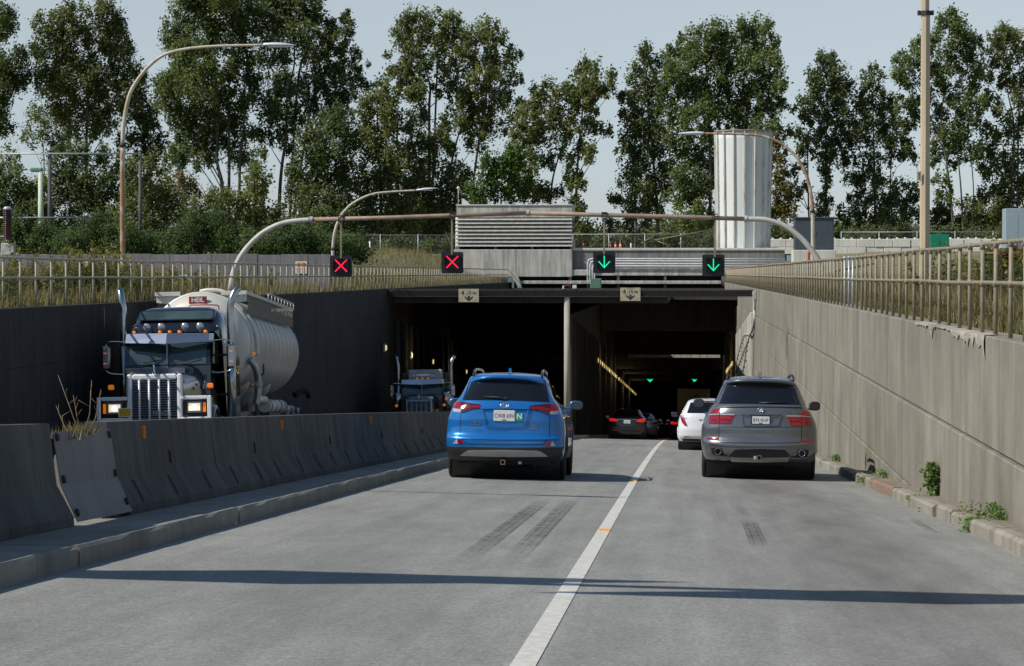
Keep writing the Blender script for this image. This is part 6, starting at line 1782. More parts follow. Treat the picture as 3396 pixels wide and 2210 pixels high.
# side glass, handles, rails, antenna, mirrors
for sg in (-1, 1):
    c.sp('side_window', 'glass_dark', [(.62, 1.50), (1.2, 1.555), (2.0, 1.56), (2.5, 1.52)], [(.55, 1.24), (1.2, 1.17), (2.2, 1.13), (3.0, 1.12)], sg, n=18, off=.004)
    c.sp('door_seam', 'seam', [(1.45, 1.12), (1.46, 1.12)], [(1.5, .5), (1.51, .5)], sg, n=2, m=8, off=.003)
    c.sp('door_seam', 'seam', [(2.45, 1.12), (2.46, 1.12)], [(2.5, .5), (2.51, .5)], sg, n=2, m=8, off=.003)
    for yy in (1.65, 2.6): c.sp('door_handle', 'paint_blue', [(yy, 1.06), (yy + .2, 1.06)], [(yy, 1.02), (yy + .2, 1.02)], sg, n=6, m=4, off=.03)
    c.sp('side_cladding', 'black_plastic', [(1.42, .50), (3.2, .50)], [(1.42, .31), (3.2, .31)], sg, n=10, m=4, off=.014)
    mb = MB(); mb.tube(smooth_path([(sg * .53, .60, 1.585), (sg * .528, .70, 1.645), (sg * .525, .95, 1.688), (sg * .52, 1.6, 1.70), (sg * .515, 2.2, 1.685), (sg * .51, 2.35, 1.62)], 5), .021, 8); mb.build('roof_rail', 'paint_black', root, world=False)
mb = MB(); mb.prism([(.75, 1.655), (.98, 1.655), (.80, 1.715), (.775, 1.72)], lambda a, b, d: (d + .02, a, b), -.018, .018); mb.build('roof_antenna', 'paint_blue', root, world=False)
c.mirrors(2.75, 1.165, .88, .215, .15, 'paint_blue')

# ------------------------------------------------------------------ grey SUV
root = road_root('suv', 1.30, 40.0, -0.4, 'metallic grey SUV beside the sunlit wall in the right lane', 'SUV')
def q(px, py):
    py = py - .024 * (px - 1090); return ((px - 1090) / 673.0, (1365 - py) / 673.0)
c = Car(root, [(.30, .88), (.38, .92), (.50, .950), (.62, .960), (.84, .955), (.95, .935), (1.05, .895), (1.14, .845), (1.22, .785), (1.27, .755), (1.44, .69), (1.58, .63), (1.64, .60), (1.69, .55), (1.72, .46), (1.738, .3), (1.745, .15)],
        [(.30, .22), (.36, .08), (.44, .02), (.56, .0), (.63, .01), (.66, .055), (.74, .065), (.85, .06), (1.00, .085), (1.10, .09), (1.21, .12), (1.26, .17), (1.55, .42), (1.63, .46), (1.69, .62), (1.72, .9), (1.745, 1.5)],
        [(.30, 4.5), (.5, 4.8), (.8, 4.8), (1.0, 4.5), (1.06, 4.0), (1.12, 3.6), (1.2, 3.4), (1.55, 2.75), (1.66, 2.4), (1.72, 2.0), (1.745, 1.7)],
        a=.46, p=2.8, wheels={'y': (1.05, 3.98), 'r': .375, 'R': .425}, paint='paint_grey')
c.body(); c.arches('paint_grey'); c.wheel_set(.265, .815, 'paint_silver'); c.floor(.24, .35)
c.rp('rear_window', 'glass_dark', [(-.585, 1.60), (-.3, 1.612), (0, 1.615), (.3, 1.612), (.585, 1.60)], [(-.745, 1.245), (-.3, 1.255), (0, 1.258), (.3, 1.255), (.745, 1.245)], n=24, m=10, off=.003)
mb = MB(); vs = []
us = np.linspace(-.575, .575, 25)
for x in us:
    z = 1.675 - .05 * (abs(x) / .6) ** 3; y0 = c.yrear(x * .97, 1.62) - .11 + .06 * (abs(x) / .6) ** 4
    vs += [(x, y0 + .34, z + .02), (x, y0 + .02, z - .004), (x, y0, z - .02), (x, y0 + .02, z - .05), (x, y0 + .25, z - .075)]
n = len(us); mb.add(vs, [(i * 5 + k, (i + 1) * 5 + k, (i + 1) * 5 + k + 1, i * 5 + k + 1) for i in range(n - 1) for k in range(4)], True)
mb.add([vs[k] for k in range(5)], [(0, 1, 2, 3, 4)]); mb.add([vs[-5 + k] for k in range(5)], [(0, 1, 2, 3, 4)])
mb.build('roof_spoiler', 'paint_grey', root, world=False)
mb = MB(); mb.tube([c.rear(-.0, 1.275, .02), c.rear(.15, 1.285, .03), c.rear(.44, 1.29, .022)], [.02, .014, .008], 8); mb.box(-.03, .04, c.yrear(0, 1.27) - .03, c.yrear(0, 1.27), 1.258, 1.30, c=.01); mb.build('wiper', 'black_plastic', root, world=False)
for mir in (False, True):
    ol = c.rp('tail_light', 'lamp_red', Q((548, 588), (590, 572), (637, 566)), Q((518, 735), (570, 738), (632, 737)), n=10, m=8, off=.013, mirror=mir)
    c.rp('light_strip', 'lamp_clear', Q((524, 632), (580, 628), (635, 626)), Q((523, 641), (580, 637), (635, 635)), n=8, m=3, off=.017, parent=ol, mirror=mir)
    c.rp('light_cell', 'lamp_red_dark', Q((560, 690), (600, 690)), Q((558, 702), (600, 702)), n=4, m=2, off=.0165, parent=ol, mirror=mir)
    il = c.rp('tail_light', 'lamp_red', Q((643, 622), (720, 624), (806, 629)), Q((640, 737), (700, 737), (760, 733)), n=12, m=8, off=.013, mirror=mir)
    c.rp('light_strip', 'lamp_clear', Q((643, 626), (720, 627), (804, 630)), Q((643, 638), (720, 638), (798, 642)), n=8, m=3, off=.017, parent=il, mirror=mir)
    c.rp('light_cell', 'lamp_red_dark', Q((650, 684), (765, 690)), Q((650, 697), (760, 702)), n=6, m=2, off=.0165, parent=il, mirror=mir)
    c.rp('panel_seam', 'seam', Q((640, 522), (646, 522)), Q((636, 566), (642, 566)), n=3, m=6, off=.002, mirror=mir)
    c.rp('panel_seam', 'seam', Q((628, 738), (634, 738)), Q((628, 920), (634, 920)), n=3, m=10, off=.002, mirror=mir)
    c.rp('bumper_reflector', 'lamp_red', Q((500, 893), (560, 893), (628, 893)), Q((508, 914), (560, 916), (628, 916)), n=8, m=3, off=.010, mirror=mir)
    c.rp('exhaust_cutout', 'seam', Q((548, 1008), (600, 1003), (665, 1012)), Q((560, 1070), (620, 1085), (690, 1085)), n=10, m=5, off=.012, back=-.02, mirror=mir)
    c.rp('exhaust_lip', 'paint_grey', Q((556, 1080), (620, 1092), (738, 1100)), Q((560, 1098), (620, 1110), (742, 1112)), n=10, m=3, off=.035, mirror=mir)
    sg = 1 if not mir else -1; ex = q(625, 1045); xx = ex[0] if not mir else -ex[0]
    M0 = Matrix.Translation((xx, c.yrear(ex[0], ex[1]) - .05, ex[1])) @ Matrix.Rotation(R(-90), 4, 'X')
    mb = MB(); mb.lathe([(.05, .25), (.055, 0), (.049, 0), (.046, .2), (0, .2)], 18, M0, caps=False); mb.build('exhaust_pipe', 'chrome', root, world=False)
c.rp('tailgate_lip', 'paint_grey', Q((646, 528), (1090, 522), (1534, 528)), Q((646, 552), (1090, 545), (1534, 552)), n=24, m=5, off=.022)
c.rp('panel_seam', 'seam', Q((632, 772), (1090, 776), (1548, 772)), Q((632, 777), (1090, 781), (1548, 777)), n=24, m=2, off=.002)
c.rp('panel_seam', 'seam', Q((630, 916), (650, 942), (1090, 950), (1530, 942), (1550, 916)), Q((634, 920), (655, 949), (1090, 957), (1525, 949), (1546, 920)), n=30, m=2, off=.002)
c.rp('bumper_crease', 'paint_grey', Q((520, 945), (640, 958), (1090, 966), (1540, 958), (1660, 945)), Q((525, 965), (640, 980), (1090, 988), (1540, 980), (1655, 965)), n=30, m=4, off=.018)
c.rp('recess_shade', 'paint_grey', Q((870, 622), (1090, 620), (1310, 622)), Q((866, 636), (1090, 636), (1314, 636)), n=16, m=3, off=.034)
for mir in (False, True):
    c.rp('recess_wall', 'paint_grey', Q((866, 636), (880, 636)), Q((890, 742), (904, 744)), n=3, m=8, off=.022, mirror=mir)
c.rp('recess_sill', 'paint_grey', Q((892, 744), (1090, 750), (1288, 744)), Q((896, 758), (1090, 764), (1284, 758)), n=16, m=3, off=.02)
em = c.ell(0.0, 1.156, .050, .050, .010, .024, 'chrome', 'emblem')
c.disc(0, 1.156, .041, .0245, 'signal_black', 'emblem_field', em)
for k in range(4): c.disc(0, 1.156, .028, .0262, 'bmw_blue' if k % 2 == 1 else 'white_paint', 'emblem_quarter', em, 90 * k, 90 * k + 90, 6)
c.plate(q(1092, 697)[0], q(1092, 697)[1], '874 RNP', frame='signal_black', wd=.30, ht=.14, size=.080)
p_ = q(1470, 606)
text_mesh('badge', 'X5', .06, 'badge', root, text_at((p_[0], c.yrear(*p_) - .004, p_[1])) @ Matrix.Rotation(.2, 4, 'Y'), .003, .001, world=False, sx=1.6, shear=.3)
c.rp('diffuser', 'black_plastic', Q((760, 1080), (815, 1024), (1090, 1018), (1365, 1024), (1420, 1080)), Q((742, 1104), (820, 1110), (1090, 1112), (1360, 1110), (1438, 1104)), n=28, m=6, off=.010, back=-.02)
c.rp('diffuser_frame', 'paint_grey', Q((735, 1090), (800, 1012), (1090, 1002), (1380, 1012), (1445, 1090)), Q((755, 1094), (815, 1026), (1090, 1018), (1365, 1026), (1425, 1094)), n=34, m=3, off=.03)
c.rp('lower_valance', 'skid_silver', Q((768, 1114), (1090, 1118), (1412, 1114)), Q((775, 1165), (1090, 1172), (1405, 1165)), n=20, m=4, off=.005, back=-.04)
mb = MB()
for (x0, x1, z0, z1) in ((-.045, .03, .325, .338), (-.045, .03, .395, .408), (-.045, -.032, .338, .395), (.017, .03, .338, .395)): mb.box(x0, x1, -.02, .25, z0, z1, c=.003)
mb.build('tow_hitch', 'hitch', root, world=False)
mb = MB(); mb.box(-.1, -.055, -.015, .05, .335, .395, c=.005); mb.build('trailer_plug', 'galv', root, world=False)
for sg in (-1, 1):
    c.sp('side_window', 'glass_dark', [(.72, 1.58), (1.3, 1.635), (2.1, 1.64), (2.65, 1.59)], [(.62, 1.26), (1.3, 1.21), (2.3, 1.17), (3.15, 1.16)], sg, n=18, off=.004)
    for yy in (1.75, 2.75): c.sp('door_handle', 'paint_grey', [(yy, 1.10), (yy + .2, 1.10)], [(yy, 1.06), (yy + .2, 1.06)], sg, n=6, m=4, off=.03)
    c.sp('door_seam', 'seam', [(1.55, 1.16), (1.56, 1.16)], [(1.6, .5), (1.61, .5)], sg, n=2, m=8, off=.003)
    c.sp('door_seam', 'seam', [(2.6, 1.16), (2.61, 1.16)], [(2.65, .5), (2.66, .5)], sg, n=2, m=8, off=.003)
    mb = MB(); mb.tube(smooth_path([(sg * .555, .80, 1.665), (sg * .55, .86, 1.725), (sg * .545, 1.1, 1.755), (sg * .54, 1.8, 1.765), (sg * .535, 2.4, 1.74), (sg * .53, 2.5, 1.67)], 5), .022, 8); mb.build('roof_rail', 'black_plastic', root, world=False)
mb = MB(); mb.prism([(.85, 1.73), (1.08, 1.735), (.90, 1.80), (.875, 1.80)], lambda a, b, d: (d, a, b), -.03, .03); mb.build('roof_antenna', 'paint_silver', root, world=False)
c.mirrors(2.95, 1.25, .925, .20, .165, 'black_plastic')

# ------------------------------------------------------------------ white hatchback (partly hidden)
root = road_root('hatchback', .76, 69.0, 0.3, 'small white hatchback half hidden by the grey SUV', 'hatchback')
c = Car(root, [(.25, .78), (.35, .83), (.55, .85), (.8, .84), (.95, .81), (1.05, .76), (1.25, .66), (1.38, .60), (1.45, .53), (1.49, .4), (1.51, .2)],
        [(.25, .15), (.4, .02), (.6, .0), (.75, .03), (.95, .06), (1.05, .1), (1.35, .3), (1.43, .36), (1.48, .6), (1.51, 1.1)],
        [(.25, 3.7), (.5, 3.9), (.8, 3.8), (.95, 3.4), (1.02, 3.1), (1.4, 2.2), (1.48, 1.8), (1.51, 1.5)],
        a=.4, p=2.6, wheels={'y': (.75, 3.2), 'r': .295, 'R': .345}, paint='paint_white')
c.body(); c.arches('paint_white', .03); c.wheel_set(.185, .73, 'galv'); c.floor(.2, .3, .6)
c.rp('rear_window', 'glass_dark', [(-.50, 1.37), (0, 1.39), (.50, 1.37)], [(-.60, 1.06), (0, 1.07), (.60, 1.06)], n=16, m=8, off=.003)
c.rp('stop_lamp', 'lamp_red', [(-.16, 1.43), (.16, 1.43)], [(-.16, 1.405), (.16, 1.405)], n=8, m=3, off=.02)
c.pair('tail_light', 'lamp_red', [(-.79, .99), (-.74, .985), (-.68, .93)], [(-.74, .80), (-.66, .70), (-.57, .68)], n=8, m=8, off=.012)
c.pair('reverse_lens', 'lamp_clear', [(-.77, 1.00), (-.70, 1.00), (-.62, .97)], [(-.72, .93), (-.67, .92), (-.60, .90)], n=8, m=4, off=.016)
c.rp('handle_bar', 'chrome', [(-.28, .89), (0, .90), (.28, .89)], [(-.22, .855), (0, .86), (.22, .855)], n=12, m=3, off=.02)
c.plate(0, .78, 'BR4 51C', off=.01)
c.pair('bumper_reflector', 'lamp_red', [(-.66, .40), (-.5, .395)], [(-.67, .37), (-.46, .375)], n=6, m=3, off=.01)
c.rp('bumper_cladding', 'black_plastic', [(-.72, .33), (0, .32), (.72, .33)], [(-.70, .255), (0, .252), (.70, .255)], n=16, m=3, off=.008)
for sg in (-1, 1): c.sp('side_window', 'glass_dark', [(.5, 1.36), (1.2, 1.42), (2.0, 1.40)], [(.5, 1.06), (1.3, 1.0), (2.7, .98)], sg, off=.004)
mb = MB(); mb.tube([(.0, .6, 1.49), (.0, .3, 1.60)], .008, 6); mb.build('roof_antenna', 'bolt', root, world=False)
c.mirrors(2.4, 1.02, .86, .19, .15, 'paint_black')

# ------------------------------------------------------------------ dark cars inside the tunnel mouth
def sedan(X, Y, label, paint, lit=True, coupe=False, name='sedan', txt='DK2 71S'):
    root = road_root(name, X, Y, 0, label, 'car')
    c = Car(root, [(.24, .80), (.35, .86), (.6, .885), (.85, .87), (.98, .83), (1.04, .78), (1.12, .70), (1.3, .60), (1.38, .53), (1.42, .4), (1.435, .2)],
            [(.24, .15), (.4, .03), (.6, .0), (.85, .02), (.97, .05), (1.0, .12), (1.03, .45), (1.08, .6), (1.3, 1.1), (1.38, 1.4), (1.435, 1.9)],
            [(.24, 4.3), (.5, 4.5), (.75, 4.4), (.9, 4.0), (.98, 3.4), (1.3, 2.75), (1.4, 2.4), (1.435, 2.1)],
            a=.42, p=2.8, wheels={'y': (.95, 3.6), 'r': .315, 'R': .36}, paint=paint)
    c.body(); c.arches(paint, .03); c.wheel_set(.21, .76); c.floor(.2, .3, .65)
    c.rp('rear_window', 'glass_dark', [(-.52, 1.34), (0, 1.36), (.52, 1.34)], [(-.64, 1.075), (0, 1.08), (.64, 1.075)], n=16, m=8, off=.004)
    for mir in (False, True):
        c.rp('tail_light', 'brake_glow' if lit else 'lamp_red_dark', [(-.82, .95), (-.7, .965), (-.42, .90)], [(-.83, .84), (-.7, .80), (-.44, .82)], n=10, m=5, off=.012, mirror=mir)
        c.rp('bumper_reflector', 'lamp_red', [(-.72, .42), (-.5, .415)], [(-.72, .385), (-.5, .385)], n=6, m=3, off=.01, mirror=mir)
    c.rp('trunk_strip', 'chrome', [(-.42, .915), (0, .93), (.42, .915)], [(-.42, .895), (0, .905), (.42, .895)], n=12, m=3, off=.014)
    c.plate(0, .80, txt)
    for sg in (-1, 1): c.sp('side_window', 'glass_dark', [(1.2, 1.33), (1.9, 1.38), (2.4, 1.36)], [(.9, 1.07), (1.8, 1.04), (3.1, 1.0)], sg, off=.004)
    c.mirrors(2.8, 1.03, .90, .18, .14, paint)
    return c
sedan(-2.47, 110.8, 'black sedan just entering the right tube ahead of the blue SUV', 'paint_black')
sedan(-2.1, 128, 'silver sedan inside the tube in front of the black sedan', 'paint_silver', False, txt='HR8 22K')
sedan(-2.0, 172, 'dark green car deep in the tunnel beyond the silver sedan', 'paint_green', False, txt='FA1 80D')
sedan(.28, 128, 'dark car with lit tail lamps in the tunnel ahead of the white hatchback', 'paint_black', True, txt='LM3 09T')

# ------------------------------------------------------------------ box truck in the tunnel
M_('box_beige', (0.55, 0.50, 0.34), 0.6, var=0.05, emit=None)
root = road_root('box_truck', .95, 186.5, 0, 'beige box truck deep in the right tube, lettering on its rear', 'truck')
mb = MB(); mb.box(-1.25, 1.25, .0, 7, .95, 3.85, c=.03); mb.build('cargo_box', 'box_beige', root, world=False)
for sg in (-1, 1):
    mb = MB(); mb.box(sg * .03, sg * 1.2, -.03, -.005, 1.0, 3.78, c=.01); d = mb.build('rear_door', 'box_beige', root, world=False)
    mb = MB(); mb.tube([(sg * .25, -.05, 1.05), (sg * .25, -.05, 3.7)], .02, 6); mb.build('lock_rod', 'galv', d, world=False)
text_mesh('lettering', 'Ocean', .5, 'sign_ink', root, text_at((.62, -.04, 3.2)), .002, .006, world=False, shear=.3)
mb = MB(); mb.box(-1.2, 1.2, .05, .2, .5, .7, c=.02); mb.box(-.45, .45, .2, 9, .6, .95); mb.build('chassis', 'seam', root, world=False)
mb = MB(); mb.box(-1.1, 1.1, 7.2, 9.2, .6, 2.7, c=.15); mb.build('cab', 'white_paint', root, world=False)
for sg in (-1, 1):
    mb = MB(); mb.box(sg * .85, sg * 1.1, .02, .05, .53, .66); mb.build('tail_light', 'brake_glow', root, world=False)
    for yy in (1.4, 8.0):
        mb = MB(); mb.lathe([(.2, -.2), (.48, -.2), (.5, -.16), (.5, .16), (.48, .2), (.2, .2)], 24, Matrix.Translation((sg * .95, yy, .5)) @ Matrix.Rotation(R(90), 4, 'Y')); mb.build('wheel', 'black_rubber', root, world=False)
# ================================================================== TRUCKS
M_('truck_black', (0.014, 0.017, 0.024), 0.22, 0.3, var=0.1, coat=1.0)
M_('truck_dark', (0.008, 0.009, 0.012), 0.25, 0.2, var=0.1, coat=0.8)
M_('visor_steel', (0.30, 0.34, 0.42), 0.28, 0.85, var=0.05)
M_('visor_pale', (0.55, 0.57, 0.62), 0.25, 0.8, var=0.05)
M_('white_bar', (0.86, 0.87, 0.88), 0.3, 0.1, var=0.05, coat=0.5)
M_('stack_chrome', (0.42, 0.43, 0.43), 0.24, 1.0, var=0.12, scale=3)
M_('windshield', (0.045, 0.07, 0.07), 0.05, 0.0, var=0.3, scale=1.5, coat=0.8)
M_('amber', (0.85, 0.18, 0.01), 0.25, var=0.1, coat=1.0, emit=(1.0, 0.25, 0.0), es=0.35)
M_('headlamp', (0.9, 0.85, 0.7), 0.2, emit=(1.0, 0.80, 0.50), es=0.75)
M_('headlamp_core', (0.95, 0.9, 0.8), 0.2, emit=(1.0, 0.92, 0.72), es=4.0)
M_('spot_glass', (0.42, 0.43, 0.43), 0.2, 0.5, var=0.06, coat=1)
M_('tank_cream', (0.62, 0.60, 0.53), 0.4, 0.05, var=0.05, coat=0.25)
M_('tank_alu', (0.43, 0.415, 0.385), 0.42, 0.45, var=0.08, scale=1.2, stretch=(1, .3, 1))
M_('tank_ring', (0.40, 0.40, 0.38), 0.45, 0.4)
M_('heil_red', (0.26, 0.02, 0.025), 0.45)
M_('num_red', (0.5, 0.03, 0.04), 0.5)
M_('hub_alu', (0.45, 0.46, 0.47), 0.35, 0.7)
def perforated(name, col, sc, rot=(0, 0, 0)):
    m = bpy.data.materials.new(name); m.use_nodes = True
    nt = m.node_tree; N = nt.nodes; L = nt.links; b = N['Principled BSDF']
    b.inputs['Base Color'].default_value = (*col, 1); b.inputs['Roughness'].default_value = .5; b.inputs['Metallic'].default_value = .4
    tc = N.new('ShaderNodeTexCoord'); mp = N.new('ShaderNodeMapping'); mp.inputs['Scale'].default_value = sc; mp.inputs['Rotation'].default_value = rot
    L.new(tc.outputs['Object'], mp.inputs[0])
    v = N.new('ShaderNodeTexVoronoi'); v.inputs['Randomness'].default_value = 0.12; v.inputs['Scale'].default_value = 1.0; v.voronoi_dimensions = '2D'
    L.new(mp.outputs[0], v.inputs['Vector'])
    c = N.new('ShaderNodeMath'); c.operation = 'GREATER_THAN'; c.inputs[1].default_value = 0.33; L.new(v.outputs['Distance'], c.inputs[0])
    L.new(c.outputs[0], b.inputs['Alpha']); MATS[name] = m
perforated('perforated', (.30, .30, .29), (9.0, 6.5, 1.0))
perforated('perforated_dark', (.05, .05, .05), (9.0, 6.5, 1.0), (0, R(90), 0))

def big_wheel(root, x, y, r=.52, w=.3, rim='hub_alu', sg=1, front=False):
    M0 = Matrix.Translation((x, y, r)) @ Matrix.Rotation(R(90 * sg), 4, 'Y'); h = w / 2
    mb = MB(); mb.lathe([(r * .56, -h * .8), (r * .9, -h), (r * .97, -h * .9), (r, -h * .6), (r, h * .6), (r * .97, h * .9), (r * .9, h), (r * .56, h * .8)], 32, M0, caps=False)
    o = mb.build('wheel', 'black_rubber', root, world=False)
    mb = MB(); mb.lathe([(r * .57, h * .75), (r * .52, h * .6), (r * .35, h * (.1 if not front else .5)), (r * .2, h * (.15 if not front else .9)), (.0, h * (.2 if not front else 1.0))], 24, M0, caps=False)
    mb.build('rim', rim, o, world=False)

def tractor(root, paint, visor, guard=True, sleeper=True, lights=True, grille_frame='white_bar', head=True):
    def B(name, mat, *boxes, c=.01, parent=None):
        mb = MB()
        for b in boxes: mb.box(*b, c=c)
        return mb.build(name, mat, parent or root, world=False)
    def T(name, mat, pts, r, n=10, sm=0, parent=None):
        mb = MB(); mb.tube(smooth_path(pts, sm) if sm else pts, r, n); return mb.build(name, mat, parent or root, world=False)
    # hood: loft of rounded sections
    secs = [(.10, .585, 1.86, .62), (.35, .62, 1.93, .62), (.9, .70, 2.0, .7), (1.45, .80, 2.06, .8), (1.8, .86, 2.10, .9)]
    mb = MB(); vs = []; n = 15
    for (y, w, zt, zb) in secs:
        for i in range(n):
            a = math.pi * i / (n - 1); ca, sa = math.cos(a), math.sin(a); e = 2 / 5.0
            vs.append((w * math.copysign(abs(ca) ** e, ca), y, zb + (zt - zb) * abs(sa) ** e * (1.0 if 0 < i < n - 1 else 0)))
    mb.add(vs, [(k * n + i, k * n + i + 1, (k + 1) * n + i + 1, (k + 1) * n + i) for k in range(len(secs) - 1) for i in range(n - 1)] + [tuple(range(n))], True)
    mb.build('hood', paint, root, world=False)
    # grille
    g = B('grille_frame', grille_frame, (-.60, -.485, -.02, .14, .80, 1.87), (.485, .60, -.02, .14, .80, 1.87), (-.4848, .4848, -.02, .14, 1.74, 1.868), c=.035)
    B('radiator', 'seam', (-.48, .48, .06, .098, .82, 1.74), parent=g, c=0)
    mb = MB()
    for i in range(17): mb.prism([(0, 0), (.05, .02), (.05, .032), (0, .012)], lambda a, b, d: (d, .0 + a, .86 + i * .052 + b), -.482, .482)
    mb.build('grille_slats', 'visor_steel' if guard else 'stack_chrome', g, world=False)
    for x in (-.32, -.107, .107, .32): T('grille_bar', grille_frame, [(x, -.035, .80), (x, -.035, 1.742)], .024, 10, parent=g)
    # hood trim and ornament
    mb = MB(); us = np.linspace(-.64, .64, 17)
    def bs(x): return .02 + .16 * (abs(x) / .64) ** 4
    vs = [p for x in us for p in ((x, bs(x) - .015, 1.875), (x, bs(x) - .05, 1.99), (x, bs(x) - .038, 1.995), (x, bs(x), 1.875))]
    m_ = len(us); mb.add(vs, [(i * 4 + k, (i + 1) * 4 + k, (i + 1) * 4 + (k + 1) % 4, i * 4 + (k + 1) % 4) for i in range(m_ - 1) for k in range(4)], False)
    mb.build('bug_shield', visor, root, world=False)
    mb = MB(); mb.lathe([(.035, 1.87), (.03, 1.95), (.016, 1.98), (.022, 2.03), (.01, 2.07)], 10, Matrix.Translation((0, -.05, 0))); mb.build('hood_ornament', 'chrome', root, world=False)
    # bumper and guard
    B('bumper', 'white_bar' if guard else 'chrome', (-1.22, 1.22, -.06, .14, .42, .80), c=.04)
    if guard:
        for s in (-1, 1):
            B('guard', 'white_bar', (s * 1.235, s * 1.15, -.10, -.02, .62, 1.385), (s * 1.149, s * .58, -.10, -.02, 1.31, 1.385), (s * 1.149, s * .58, -.10, -.02, .86, .93), c=.015)
        for s in (-1, 1):
            hl = B('headlight', 'truck_dark', (s * 1.14, s * .60, .0, .35, .945, 1.30), c=.03)
            mb = MB(); mb.box(s * .70, s * 1.02, -.012, -.001, 1.02, 1.26, c=.004); mb.build('lamp_bezel', 'visor_steel', hl, world=False)
            mb = MB(); mb.box(s * .735, s * .985, -.03, -.013, 1.06, 1.225, c=.012); mb.build('lamp_lens', 'headlamp', hl, world=False)
            mb = MB(); mb.lathe([(.055, 0), (.045, .006), (0, .009)], 14, Matrix.Translation((s * .86, -.0305, 1.14)) @ Matrix.Rotation(R(90), 4, 'X'), caps=False); mb.build('lamp_bulb', 'headlamp_core', hl, world=False)
            mb = MB(); mb.box(s * 1.045, s * 1.11, -.02, -.002, 1.03, 1.24, c=.008); mb.build('turn_signal', 'amber', hl, world=False)
    else:
        for s in (-1, 1):
            mb = MB(); mb.lathe([(.0, -.16), (.1, -.15), (.115, 0), (.09, .12), (.03, .16)], 14, Matrix.Translation((s * .98, .2, 1.12)) @ Matrix.Rotation(R(-90), 4, 'X')); mb.build('headlight', 'stack_chrome', root, world=False)
    # front fenders and wheels
    for s in (-1, 1):
        mb = MB(); an = np.linspace(215, -12, 26); vs = []
        for a in an:
            cy, cz = 1.0, .50; rr = .66 if a < 120 else .66 + .12 * (a - 120) / 95
            p = (cy + rr * math.cos(R(a)), cz + rr * math.sin(R(a)) * (1.0 if a < 180 else .6) + .06)
            for (x, dz) in ((.58, .06), (.8, .05), (1.08, .0), (1.2, -.05), (1.215, -.12), (1.15, -.11), (.62, -.03)):
                vs.append((s * x, p[0] + dz * math.cos(R(a)) * .6, p[1] + dz))
        m_ = 7
        mb.add(vs, [(i * m_ + k, i * m_ + k + 1, (i + 1) * m_ + k + 1, (i + 1) * m_ + k) for i in range(len(an) - 1) for k in range(m_ - 1)], True)
        mb.build('fender', paint, root, world=False)
        big_wheel(root, s * 1.04, 1.0, sg=s, front=True)
    # cab
    mb = MB(); prof = [(1.72, 1.0), (1.75, 2.06), (1.98, 2.62), (2.2, 2.80), (2.6, 2.86), (3.4, 2.88), (3.4, 1.0)]
    W0 = .96
    vs = []
    ws = [W0, W0, W0 * .955, W0 * .90, W0 * .88, W0 * .88, W0]
    for s in (-1, 1):
        for (y, z), w in zip(prof, ws): vs.append((s * w, y, z))
    k = len(prof)
    fs = [tuple(range(k)), tuple(range(k, 2 * k))[::-1]] + [(i, (i + 1) % k, k + (i + 1) % k, k + i) for i in range(k)]
    mb.add(vs, fs); mb.build('cab', paint, root, world=False)
    for s in (-1, 1):
        mb = MB(); sl = (1.98 - 1.75) / (2.62 - 2.06)
        def ws_(x, z): return (x, 1.75 + (z - 2.06) * sl - .012 - (0.03 * (1 - (x / .9) ** 2)), z)
        vs = [ws_(s * x, z) for z in (2.10, 2.35, 2.58) for x in (.012, .3, .6, .86)]
        mb.add(vs, [(j * 4 + i, j * 4 + i + 1, (j + 1) * 4 + i + 1, (j + 1) * 4 + i) for j in range(2) for i in range(3)], True)
        wp = mb.build('windshield', 'windshield', root, world=False)
        mb = MB(); mb.tube([ws_(s * .30, 2.10), ws_(s * .55 - .0, 2.15), ws_(s * (.75 if s > 0 else .2), 2.2)], .012, 6); mb.build('wiper', 'bolt', wp, world=False)
        mb = MB(); mb.add([(s * (W0 + .003), y, z) for y, z in ((1.95, 2.12), (2.15, 2.12), (2.95, 2.12), (2.95, 2.6), (2.2, 2.6))], [(0, 1, 2, 3, 4)]); mb.build('side_window', 'windshield', root, world=False)
        mb = MB(); mb.add([(s * .962, 1.9, 1.95), (s * .962, 3.1, 1.95), (s * .962, 3.1, 1.9), (s * .962, 1.9, 1.9)], [(0, 1, 2, 3)]); mb.build('side_stripe', 'visor_steel', root, world=False)
    B('windshield_bar', 'visor_steel', (-.012, .012, 1.70, 1.94, 2.10, 2.58), c=.004)
    # visor
    mb = MB(); vs = []
    for x in (-.99, -.93, 0, .93, .99):
        yb = 1.62 + .16 * (abs(x) / .95) ** 1.3 + (.25 if abs(x) > .95 else 0); zl = 2.56 + .035 * (1 if x else 0)
        vs += [(x, yb - .04, zl), (x, yb + .10, 2.80), (x, yb + .115, 2.80), (x, yb - .022, zl)]
    mb.add(vs, [(i * 4 + k, (i + 1) * 4 + k, (i + 1) * 4 + (k + 1) % 4, i * 4 + (k + 1) % 4) for i in range(4) for k in range(4)])
    mb.build('sun_visor', visor, root, world=False)
    for x in ((-.80, -.22, 0, .22, .80) if lights else (-.25, 0, .25)):
        mb = MB(); mb.lathe([(.045, 0), (.045, .03), (.03, .07), (.0, .075)], 10, Matrix.Translation((x, 2.15, 2.845)) @ Matrix.Rotation(R(70), 4, 'X')); mb.build('marker_light', 'amber', root, world=False)
